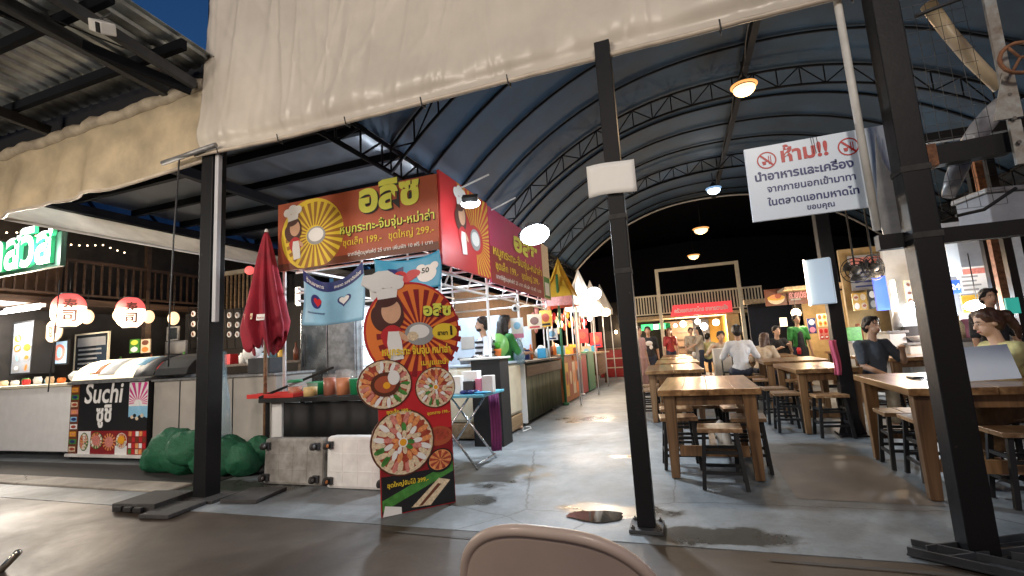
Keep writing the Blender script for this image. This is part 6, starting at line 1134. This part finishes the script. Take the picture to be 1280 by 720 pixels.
q = at(995, 391, Y=13.6); t = T('hanging_bulb', 'glaring warm lamp under the brown board signs', 'light bulb', q[:]); mb = MB(); mb.ell(q, .11, 'e_warm', 12, 8); mb.build('bulb', t); mb = MB(); mb.tube(q + UZ * .11, q + UZ * .7, .008, 'black_matte', 5); mb.build('cord', t); point(q + V(0, -.2, -.1), 70, WARM, .08)
board(975, 397, 984, 408, 14.2, 'k_white', 'pair of white notices on the dark wall left of the green outfit', lines('k_grey', 4), name='notice', cat='notice')
rs = T('noodle_stall', 'cream-walled noodle stall behind the post with menu pictures', 'stall', (4.2, 14.6, 0)); a, b = at(1003, 382, Y=14.7), at(1062, 440, Y=14.7)
mb = MB(); mb.bb((a.x, 14.7, 0), (b.x + .5, 14.8, 2.3), 'wall_warm'); mb.build('back_wall', rs); mb = MB(); mb.bb((a.x + .3, 13.4, .004), (b.x, 13.9, .95), 'tan_wood'); mb.build('counter', rs); mb = MB(); mb.bb((a.x - .6, 13.5, 2.35), (b.x + .5, 14.69, 2.42), 'thatch'); mb.build('eave', rs)
board(1010, 398, 1020, 417, 13.3, 'k_navy', 'navy and white menu poster on the noodle stall', pics(['k_white', 'pink'], 1, 2), name='menu_poster', cat='poster')
board(1022, 392, 1040, 408, 13.3, 'k_cream', 'cream menu poster with food pictures on the noodle stall', pics(['k_brick', 'k_meat', 'k_gold'], 3, 2), name='menu_poster', cat='poster'); board(1024, 410, 1036, 425, 13.3, 'k_pinkmeat', 'pinkish menu poster low on the noodle stall', pics(['k_red', 'k_white'], 2, 2), name='menu_poster', cat='poster')
point((at(1030, 388, Y=12.9).x, 12.9, 2.0), 45, WARMW, .1)
# stalls on the right
board(1062, 318, 1108, 362, 11.5, 'k_grey', 'grey-white banner with small writing behind two hanging fans', lines('k_navy', 5, True, 'k_pinkmeat'), name='wide_banner', cat='banner')
board(1066, 366, 1084, 388, 11.2, 'k_gold', 'tan food poster lit from below beneath the grey banner', pics(['k_cream', 'k_brick', 'k_white'], 2, 2), name='food_poster', cat='poster'); board(1086, 362, 1096, 386, 11.2, 'k_black', 'black board with a white drawing beside the tan poster', pics(['k_white', 'k_grey'], 1, 2), name='chalk_board', cat='board')
board(1094, 345, 1110, 388, 10.2, 'e_blue', 'glowing blue screen panel right of the black board', None, name='blue_screen', cat='screen', d=.06)
board(1187, 350, 1201, 367, 9.0, 'e_blue', 'small glowing blue sign right of the thick post', thai('24', 'k_white', .3, .6), name='blue_sign', cat='sign', d=.05)
board(1198, 333, 1240, 366, 9.4, 'k_white', 'white notice banner with grey writing at upper right', lines('k_grey', 4, True, 'k_pinkmeat'), name='notice_banner', cat='banner')
board(1203, 368, 1240, 390, 9.5, 'k_gold', 'tan lit panel under the white notice banner', None, name='tan_board', cat='panel')
board(1132, 350, 1150, 382, 10.4, 'k_cream', 'cream menu panel lit by the white glare', pics(['k_brown', 'k_grey'], 2, 3), name='menu_board', cat='menu')
board(1117, 350, 1122, 397, 10.3, 'e_tube', 'upright glowing yellowish tube lamp beside the blue screen', None, name='tube_lamp', cat='lamp', d=.05)
for px, py, Y, w, colr, lab, e, r in ((1146, 384, 9.9, 60, COOL, 'glaring white lamp left of the thick right post', 'e_cool', .13), (1222, 382, 9.0, 60, NEUT, 'glaring white lamp above the girl in yellow', 'e_white', .11)):
    q = at(px, py, Y=Y); t = T('stall_lamp', lab, 'lamp', q[:]); mb = MB(); mb.ell(q, (r * 1.5, r, r * .8), e, 14, 8); mb.build('bulb', t); mb = MB(); mb.tube(q + UZ * r * .8, q + UZ * .8, .008, 'black_matte', 5); mb.build('cord', t); point(q + V(0, -.25, -.12), w, colr, .08)
point((at(1115, 375, Y=9.6).x, 9.6, 2.0), 30, WARM, .08)
for x0_, x1_, Y, m, lab in ((1062, 1118, 11.6, 'wall_warm', 'warm-lit back wall of the stall behind the seated man'), (1118, 1200, 10.8, 'wall_white', 'white back wall of the stall behind the thick post'), (1195, 1300, 9.8, 'wall_grey', 'greyish back wall of the stall behind the girl')):
    a, b = at(x0_, 400, Y=Y), at(x1_, 400, Y=Y); mb = MB(); mb.bb((a.x, Y + .06, 0), (b.x, Y + .16, 2.95), m); solo('stall_back_wall', mb, lab, 'wall')
for x0_, x1_, Y, z, m, lab in ((1066, 1112, 10.6, 1.0, 'white_dirty', 'white stall counter behind the seated man'), (1113, 1135, 9.4, 1.15, 'white_paint', 'tall white cabinet left of the glaring lamp'), (1136, 1200, 9.3, .95, 'wall_white', 'white stall counter behind the thick right post'), (1203, 1300, 8.2, 1.0, 'white_dirty', 'pale stall counter behind the girl in yellow')):
    a, b = at(x0_, 430, Y=Y), at(x1_, 430, Y=Y); t = T('stall_counter', lab, 'counter', ((a.x + b.x) / 2, Y, 0)); mb = MB(); mb.bb((a.x, Y, .02), (b.x, Y + .55, z), m); mb.build('body', t, bevel=.01); mb = MB(); mb.bb((a.x - .03, Y - .03, z + .002), (b.x + .03, Y + .58, z + .04), 'grey_steel'); mb.build('top', t)
for i, (px, Y, zz, nm, m, lab) in enumerate(((1070, 10.75, 1.042, 'box', 'k_green', 'green box on the counter behind the seated man'), (1078, 10.8, 1.042, 'jar', 'k_brown', 'brown jar on the counter behind the seated man'), (1100, 10.75, 1.042, 'jar', 'k_white', 'white jar on the counter behind the seated man'), (1130, 9.5, 1.192, 'bottle', 'k_grey', 'grey bottle on the tall white cabinet'), (1145, 9.4, .992, 'box', 'k_black', 'black appliance on the counter left of the thick post'), (1150, 9.35, .992, 'bowl', 'k_white', 'white bowl beside the black appliance'), (1206, 8.3, 1.042, 'bottle', 'k_cream', 'cream bottle on the counter left of the girl'), (1212, 8.4, 1.042, 'box', 'pink', 'pink box on the counter behind the girl'), (1265, 8.4, 1.042, 'jar', 'teal', 'teal jar on the counter at the right edge'), (1274, 8.4, 1.042, 'box', 'k_white', 'white box on the counter at the right edge'))):
    x = at(px, 430, Y=Y).x; mb = MB()
    if nm == 'box': mb.bb((x - .12, Y, zz), (x + .12, Y + .2, zz + .26), m)
    elif nm == 'bowl': mb.lathe([(.08, 0), (.16, .09), (.165, .1), (.05, .04)], (x, Y + .1, zz), m, 16)
    else: mb.lathe([(.07, 0), (.075, .18), (.04, .26), (.04, .32)], (x, Y + .1, zz), m, 12)
    solo('counter_' + nm, mb, lab, nm, bevel=.004 if nm == 'box' else 0)
for i, (px, py) in enumerate(((1069, 338), (1092, 334))):
    q = at(px, py, Y=9.6); t = T('hanging_fan', ['left round black fan hanging before the grey banner', 'right round black fan tilted before the grey banner'][i], 'fan', q[:], 'black fans hanging on the right'); R = Matrix.Rotation(math.pi / 2, 3, 'X') @ Matrix.Rotation(.5 * i, 3, 'Y'); mb = MB()
    for r in (.10, .16, .22): mb.path([q + R @ V(r * math.cos(a * .3927), r * math.sin(a * .3927), .03 * (1 if r < .2 else 0)) for a in range(17)], .008, 'black_matte', 5)
    for a in range(12): mb.tube(q + R @ V(0, 0, .04), q + R @ V(.22 * math.cos(a * .5236), .22 * math.sin(a * .5236), 0), .005, 'black_matte', 4)
    mb.build('cage', t); mb = MB(); mb.ell(q, (.08, .1, .08), 'dark_grey', 12, 8); mb.build('motor', t); mb = MB()
    for a in range(3): mb.grid(lambda u, v: q + R @ V((.05 + .14 * u) * math.cos(a * 2.09 + v), (.05 + .14 * u) * math.sin(a * 2.09 + v), -.02 + .03 * v), 4, 4, 'dark_grey')
    mb.build('blades', t); mb = MB(); mb.tube(q + UZ * .05, q + UZ * 1.2, .015, 'black_matte', 6); mb.build('rod', t)
for i, (px, Y, m) in enumerate(((1252, 8.6, 'rust'), (1268, 8.2, 'black_steel'), (1242, 8.8, 'black_steel'))):
    x = at(px, 350, Y=Y).x; mb = MB(); mb.bar((x, Y, .004), (x - .02, Y, 3.6), .09, .09, m); solo('support_post', mb, ['rust-brown stall support post near the right edge', 'black stall support post closest to the right edge', 'black stall support post beside the white notice banner'][i], 'post')
board(1258, 372, 1275, 392, 8.0, 'e_teal', 'teal lit panel at the far right edge', None, name='teal_board', cat='panel')
board(1185, 303, 1200, 345, 9.2, 'k_signblue', 'narrow pale panel right of the thick post', None, name='pale_board', cat='board')
# unseen yard floods: high pair inferred from tarp highlights, low pair added as fill
for (x, y, z), w, aim, sp in (((-4.6, -3.0, 5.4), 400, (-2.4, 3.45, 4.6), 105), ((-3.4, -3.4, 2.9), 420, (-2.9, 4.7, 2.2), 70), ((1.8, -3.0, 5.4), 560, (-.6, 3.45, 4.6), 100), ((-7.2, -1.8, 2.9), 600, (-8.8, 4.6, 1.5), 115)):
    t = T('floodlight', 'unseen floodlight behind the photographer', 'floodlight', (x, y, z), 'yard floodlights'); q = V(x, y, z); d = (V(*aim) - q).normalized(); R = d.to_track_quat('Z', 'Y').to_matrix()
    mb = MB(); mb.box(q - d * .05, (.3, .22, .06), 'dark_grey', R=R); mb.build('housing', t)
    point(q, w, (1, .88, .74), .45, t, 'SPOT', sp, q + d)

# wiring
pts = [V(XC + .06 + .03 * math.sin(i * 1.3), 3.7 + .42 * i, 5.70 - .09 * abs(math.sin(i * .78))) for i in range(30)]; mb = MB(); mb.path(pts, .009, 'black_matte', 6); solo('loose_cable', mb, 'long black lamp cable looping along the ridge of the arched roof', 'cable')
for x, y, w in ((-.335, 3.46, .123), (1.40, 3.37, .148)):
    for z in (1.75, 2.15): mb = MB(); mb.bb((x - w / 2, y - w / 2, z), (x + w / 2, y + w / 2, z + .035), 'grey_panel' if z < 1 else 'rubber'); solo('tape_band', mb, f'band of {"pale" if z < 1 else "dark"} tape wrapped round the {"slim middle" if x < 0 else "thick right"} post {"at table height" if z < 1 else ("at head height" if z < 2 else "just above head height")}', 'tape')
# ================================================================== PEOPLE
def remesh(parts, vox, name, m, parent, smooth=4):
    """one continuous skin from tapered limbs; parts: ('c', a, b, ra, rb) or ('e', c, r, R)"""
    mb = MB()
    for p in parts:
        if p[0] == 'c':
            a, b, ra, rb = V(*p[1]), V(*p[2]), p[3], p[4]; n = 10
            if (b - a).length < 1e-4: continue
            mb.path([a, b], [ra, rb], m, n); mb.ell(a, ra, m, n, 8); mb.ell(b, rb, m, n, 8)
        else: mb.ell(p[1], p[2], m, 16, 12, p[3] if len(p) > 3 else None)
    me = bpy.data.meshes.new('skin'); me.from_pydata(mb.v, [], mb.f); o = bpy.data.objects.new('skin', me); C.objects.link(o)
    q = o.modifiers.new('r', 'REMESH'); q.mode = 'VOXEL'; q.voxel_size = vox; q.use_smooth_shade = True
    s = o.modifiers.new('s', 'SMOOTH'); s.iterations = smooth; s.factor = .5
    bpy.context.view_layer.update(); out = bpy.data.meshes.new_from_object(o.evaluated_get(bpy.context.evaluated_depsgraph_get())); bpy.data.objects.remove(o)
    if name in ('shirt', 'skirt', 'trousers', 'apron', 'hair'):
        sc, am = ((70, 70, 14), .006) if name == 'hair' else ((16, 16, 7), .011)
        nr = [v.normal.copy() for v in out.vertices]; cs = []
        for v, n_ in zip(out.vertices, nr):
            c = v.co.copy(); n = MN.noise(V(c.x * sc[0], c.y * sc[1], c.z * sc[2] + c.x * 9)) + .5 * MN.noise(c * 34); cs += list(c + n_ * (n * am))
        out.vertices.foreach_set('co', cs); out.update()
    out.name = name; out.materials.clear(); out.materials.append(mat(m)); out.polygons.foreach_set('material_index', [0] * len(out.polygons)); out.polygons.foreach_set('use_smooth', [True] * len(out.polygons))
    w = bpy.data.objects.new(name, out); C.objects.link(w); w.parent = parent; OFF[w.name] = V(0, 0, 0); return w
def ik(s, h, l1, l2, pole):
    s, h = V(*s), V(*h); d = h - s; L = min(d.length, (l1 + l2) * .995); dn = d.normalized(); a = (l1 * l1 - l2 * l2 + L * L) / (2 * L); r = math.sqrt(max(0, l1 * l1 - a * a)); p = V(*pole); p = (p - dn * p.dot(dn)).normalized(); return s + dn * a + p * r
def person(label, loc, face, pose='stand', k=1.0, shirt='shirt_white', pants='denim', skin='skin', hair='hair', style='short', hands=None, lean=0.0, head_turn=0, sleeve=.55, skirt=None, vox=.016, seat=.50, fingers=False, detail=False, group='people in the market', head_tilt=0, apron=None):
    """local frame: faces -Y, left hand at +X"""
    t = T('person', label, 'person', (0, 0, 0), group)
    pz = seat + .09 if pose == 'sit' else .92
    up = V(0, -math.sin(lean), math.cos(lean)); pel = V(0, 0, pz); ch = pel + up * .40; nk = pel + up * .52; hd = nk + up * .09 + V(0, -.02 - .05 * lean, .11 - .02 * abs(lean))
    SHL = {s: nk + V(s * .175, .01, 0) - up * .045 for s in (-1, 1)}; HP = {s: pel + V(s * .09, 0, -.02) for s in (-1, 1)}
    if pose == 'sit': KN = {s: V(s * .13, -.42, seat + .05) for s in (-1, 1)}; AN = {s: V(s * .13, -.38, .09) for s in (-1, 1)}
    else: KN = {s: V(s * .10, -.02, .49) for s in (-1, 1)}; AN = {s: V(s * .11, .02, .08) for s in (-1, 1)}
    hands = hands or ({s: (s * .16, -.36, seat + .16) for s in (-1, 1)} if pose == 'sit' else {s: (s * .24, -.06, .80) for s in (-1, 1)})
    EL = {s: ik(SHL[s], hands[s], .28, .25, (s * .6, .5, -.8)) for s in (-1, 1)}
    B = [('e', tuple(pel), (.155, .11, .12)), ('c', tuple(pel + up * .08), tuple(ch), .115, .125), ('e', tuple(pel + up * .34), (.165, .105, .15)), ('c', tuple(SHL[-1]), tuple(SHL[1]), .062, .062), ('c', tuple(ch), tuple(nk), .09, .058), ('c', tuple(nk), tuple(hd), .052, .05)]
    Rh = Matrix.Rotation(head_turn, 3, 'Z') @ Matrix.Rotation(head_tilt, 3, 'X')
    H = lambda x, y, z: hd + Rh @ V(x, y, z)
    B += [('e', tuple(H(0, .01, .03)), (.074, .092, .095), Rh), ('e', tuple(H(0, -.03, -.045)), (.056, .060, .066), Rh), ('c', tuple(H(0, -.088, .012)), tuple(H(0, -.102, -.022)), .010, .015)] + [('e', tuple(H(s * .078, .012, -.005)), (.012, .022, .032), Rh) for s in (-1, 1)]
    for s in (-1, 1):
        h = V(*hands[s]); e = EL[s]; fd = (h - e).normalized()
        B += [('c', tuple(SHL[s]), tuple(e), .052, .040), ('c', tuple(e), tuple(h), .040, .027)]
        side = fd.cross(V(0, 0, 1)); side = side.normalized() if side.length > .1 else V(1, 0, 0); nrm = side.cross(fd)
        B += [('c', tuple(h), tuple(h + fd * .07), .026, .034)]
        for i, ln in enumerate((.068, .080, .074, .056)):
            off = side * (.030 - .020 * i); a = h + fd * .085 + off; b = a + (fd * .75 - nrm * .35) * ln * .55; c = b + (fd * .45 - nrm * .75) * ln * .5; B += [('c', tuple(a), tuple(b), .0105, .0095), ('c', tuple(b), tuple(c), .0095, .008)]
        B += [('c', tuple(h + fd * .03 + side * s * .02), tuple(h + fd * .075 + side * s * .055 - nrm * .02), .013, .010)]
        B += [('c', tuple(HP[s]), tuple(KN[s]), .088, .058), ('c', tuple(KN[s]), tuple(AN[s]), .056, .036), ('c', tuple(AN[s] + V(0, .02, -.035)), tuple(AN[s] + V(0, -.15, -.05)), .036, .028)]
    bo = remesh(B, vox if not fingers else min(vox, .0095), 'body', skin, t)
    # clothes
    ei = .014
    T_ = [('e', tuple(pel + up * .03), (.168, .122, .12)), ('c', tuple(pel + up * .04), tuple(ch), .13 + ei * .4, .135), ('e', tuple(pel + up * .34), (.178, .12, .16)), ('c', tuple(SHL[-1]), tuple(SHL[1]), .074, .074), ('c', tuple(ch), tuple(nk - up * .03), .10, .07)]
    for s in (-1, 1):
        e = SHL[s].lerp(EL[s], min(1, sleeve * 1.6)); T_.append(('c', tuple(SHL[s]), tuple(e), .068, .060))
        if sleeve > .7: T_.append(('c', tuple(EL[s]), tuple(EL[s].lerp(V(*hands[s]), .85)), .055, .042))
    remesh(T_, max(vox, .014), 'shirt', shirt, t)
    if skirt: remesh([('e', tuple(pel), (.18, .14, .13))] + ([('c', tuple(HP[s]), tuple(KN[s] * 1.0), .115, .12) for s in (-1, 1)] + [('c', tuple(KN[s]), tuple(KN[s] + V(0, .04, -.22)), .11, .12) for s in (-1, 1)]), .018, 'skirt', skirt, t)
    else: remesh([('e', tuple(pel - up * .01), (.165, .12, .115))] + sum([[('c', tuple(HP[s]), tuple(KN[s]), .102, .074), ('c', tuple(KN[s]), tuple(KN[s].lerp(AN[s], .85)), .072, .055)] for s in (-1, 1)], []), .018, 'trousers', pants, t)
    if apron: remesh([('c', tuple(pel + V(0, -.10, -.35)), tuple(ch + V(0, -.06, -.02)), .11, .085), ('e', tuple(pel + V(0, -.07, -.1)), (.15, .08, .25))], .02, 'apron', apron, t)
    # hair
    Hs = [('e', tuple(H(0, .022, .045)), (.086, .098, .090), Rh), ('e', tuple(H(0, .055, .0)), (.082, .070, .095), Rh), ('c', tuple(H(-.042, -.028, .090)), tuple(H(.042, -.028, .090)), .036, .036)]
    for s in (-1, 1): Hs.append(('c', tuple(H(s * .072, -.03, .07)), tuple(H(s * .080, .03, -.005)), .021, .020))
    if style == 'long': Hs += [('c', tuple(H(0, .07, -.02)), tuple(nk + V(0, .10, -.14)), .085, .07)] + [('c', tuple(H(s * .07, .02, .02)), tuple(H(s * .085, .03, -.14)), .034, .03) for s in (-1, 1)]
    if style == 'pony': Hs += [('c', tuple(H(0, .10, .055)), tuple(H(0, .15, .03)), .032, .038), ('c', tuple(H(0, .15, .03)), tuple(H(0, .19, -.10)), .042, .034), ('c', tuple(H(0, .19, -.10)), tuple(H(0, .17, -.2)), .034, .012)]
    remesh(Hs, .012, 'hair', hair, t, 2)
    if detail:
        for s in (-1, 1):
            mb = MB(); mb.ell(H(s * .032, -.078, .008), (.011, .006, .0048), 'k_cream', 10, 6, Rh); mb.ell(H(s * .032, -.0845, .008), (.0062, .004, .0055), 'hair', 8, 6, Rh); mb.build('eye', bo, shift=V(0, 0, 0))
            mb = MB(); mb.path([H(s * .015, -.086, .028), H(s * .033, -.088, .034), H(s * .05, -.076, .028)], [.004, .005, .003], 'hair', 6); mb.build('eyebrow', bo, shift=V(0, 0, 0))
        mb = MB(); mb.ell(H(0, -.088, -.058), (.022, .010, .008), 'lips', 12, 6, Rh); mb.build('mouth', bo, shift=V(0, 0, 0))
    t.location = loc; t.rotation_euler = (0, 0, face); t.scale = (k, k, k)
    return t
PI = math.pi
# seated man in grey, hand raised to his chin
person('man in dark grey T-shirt seated behind the post, hand near his chin', (2.30, 7.32, .004), .35, 'sit', .98, 'shirt_grey', 'khaki', 'skin', 'hair', 'short', {-1: (-.12, -.33, .70), 1: (.17, -.30, .98)}, .10, .15, .5, detail=True, fingers=True, seat=.50)
# girl with a ponytail at the right edge
person('girl with ponytail and yellow top at the right-edge table, hands at her mouth', (2.62, 5.10, .004), -PI / 2 + .1, 'sit', .96, 'shirt_yellow', 'khaki', 'skin_pale', 'hair_brown', 'pony', {-1: (-.08, -.42, .96), 1: (.07, -.40, 1.0)}, .25, 0, .5, skirt='skirt_brown', detail=True, fingers=True, head_tilt=.22, seat=.50)
person('man in a dark shirt standing by the lamp above the girl', (at(1240, 400, Y=7.6).x, 7.6, .004), .1, 'stand', .94, 'shirt_dark', 'denim', detail=True)
# vendor with black mask under his chin
vd = person('vendor in black and white striped shirt with a mask under his chin', (at(606, 440, Y=6.75).x, 6.8, .004), -.9, 'stand', 1.02, 'shirt_white', 'denim', 'skin', 'hair', 'short', {-1: (-.2, -.30, 1.05), 1: (.2, -.30, 1.05)}, .04, -.1, .55, detail=True)
mb = MB()
for z in (1.06, 1.14, 1.22, 1.30, 1.38):
    pts = [V(.183 * math.cos(a * .3142) * (1 if z < 1.35 else .9), .134 * math.sin(a * .3142) - .012, z) for a in range(21)]; mb.path(pts, [.019] * 21, 'shirt_dark', 6, caps=False)
mb.build('shirt_stripes', vd, shift=V(0, 0, 0))
mb = MB(); mb.ell((0, -.088, 1.565), (.052, .045, .034), 'mask_black', 14, 8); mb.build('face_mask', vd, shift=V(0, 0, 0))
person('woman with tied dark hair in green behind the round green fan', (at(630, 440, Y=7.2).x, 7.3, .004), 2.4, 'stand', 1.04, 'shirt_green', 'denim', 'skin', 'hair', 'long', {-1: (-.15, -.32, 1.15), 1: (.15, -.32, 1.2)})
person('man in a white shirt seated with his back to the camera', (1.07, 10.15, .004), PI, 'sit', 1.04, 'shirt_white', 'denim', 'skin', 'hair', 'short', {-1: (-.22, -.36, .84), 1: (.22, -.36, .84)}, .15, 0, .6)
person('person in a cream top hunched beside the white-shirted man', (1.5, 10.75, .004), 2.6, 'sit', .95, 'shirt_cream', 'denim', 'skin_pale', 'hair_brown', 'long', {-1: (-.15, -.38, .84), 1: (.15, -.38, .84)}, .45)
person('woman in a pale pink dress standing beside the middle post', (at(800, 440, Y=12.5).x, 12.5, .004), 1.0, 'stand', .94, 'shirt_pink', 'shirt_pink', 'skin_pale', 'hair_brown', 'long', skirt='shirt_pink')
dkp = person('person in a black T-shirt with white print next to the pink dress', (at(812, 440, Y=13.4).x, 13.4, .004), .1, 'stand', .95, 'shirt_dark', 'denim'); mb = MB(); mb.ell((.0, -.135, 1.28), (.10, .014, .07), 'k_white', 14, 8); mb.ell((.05, -.135, 1.17), (.05, .014, .06), 'k_white', 12, 8); mb.build('chest_print', dkp, shift=V(0, 0, 0))
person('red-haired person in a dark red top left of the far bar', (at(839, 440, Y=17.4).x, 17.4, .004), .4, 'stand', .96, 'red_paint', 'denim', 'skin_pale', 'hair_red', 'long')
person('woman in an apron standing sideways before the far bar', (at(876, 440, Y=16.8).x, 16.8, .004), -1.4, 'stand', .94, 'shirt_cream', 'denim', 'skin_pale', 'hair', 'long', {-1: (-.12, -.36, 1.05), 1: (.12, -.36, 1.05)}, apron='k_grey')
person('woman in khaki standing with her back to the far bar', (at(866, 440, Y=17.2).x, 17.2, .004), .3, 'stand', .94, 'shirt_cream', 'khaki', 'skin_pale', 'hair', 'short')
person('person in yellow seated at the right part of the far bar', (at(886, 440, Y=17.0).x, 17.0, .004), 2.8, 'sit', 1.0, 'shirt_yellow', 'denim', 'skin_pale', 'hair', 'short')
person('person resting arms on the white service cabinet', (at(900, 440, Y=13.3).x, 13.3, .004), .1, 'sit', 1.05, 'shirt_cream', 'denim', 'skin', 'hair', 'short', {-1: (-.2, -.3, .95), 1: (.2, -.3, .95)}, .5)
person('person in black sitting before the dark kitchen opening', (at(971, 440, Y=13.0).x, 13.0, .004), .3, 'sit', 1.02, 'shirt_dark', 'denim', 'skin_pale', 'hair', 'short', {-1: (-.12, -.36, .9), 1: (.12, -.36, .95)}, .15)
person('worker in a bright green vest before the warm lamp', (at(1001, 440, Y=13.2).x, 13.2, .004), .2, 'stand', .96, 'shirt_green', 'denim', 'skin', 'hair', 'short', apron='shirt_dark')
bpy.context.view_layer.update()
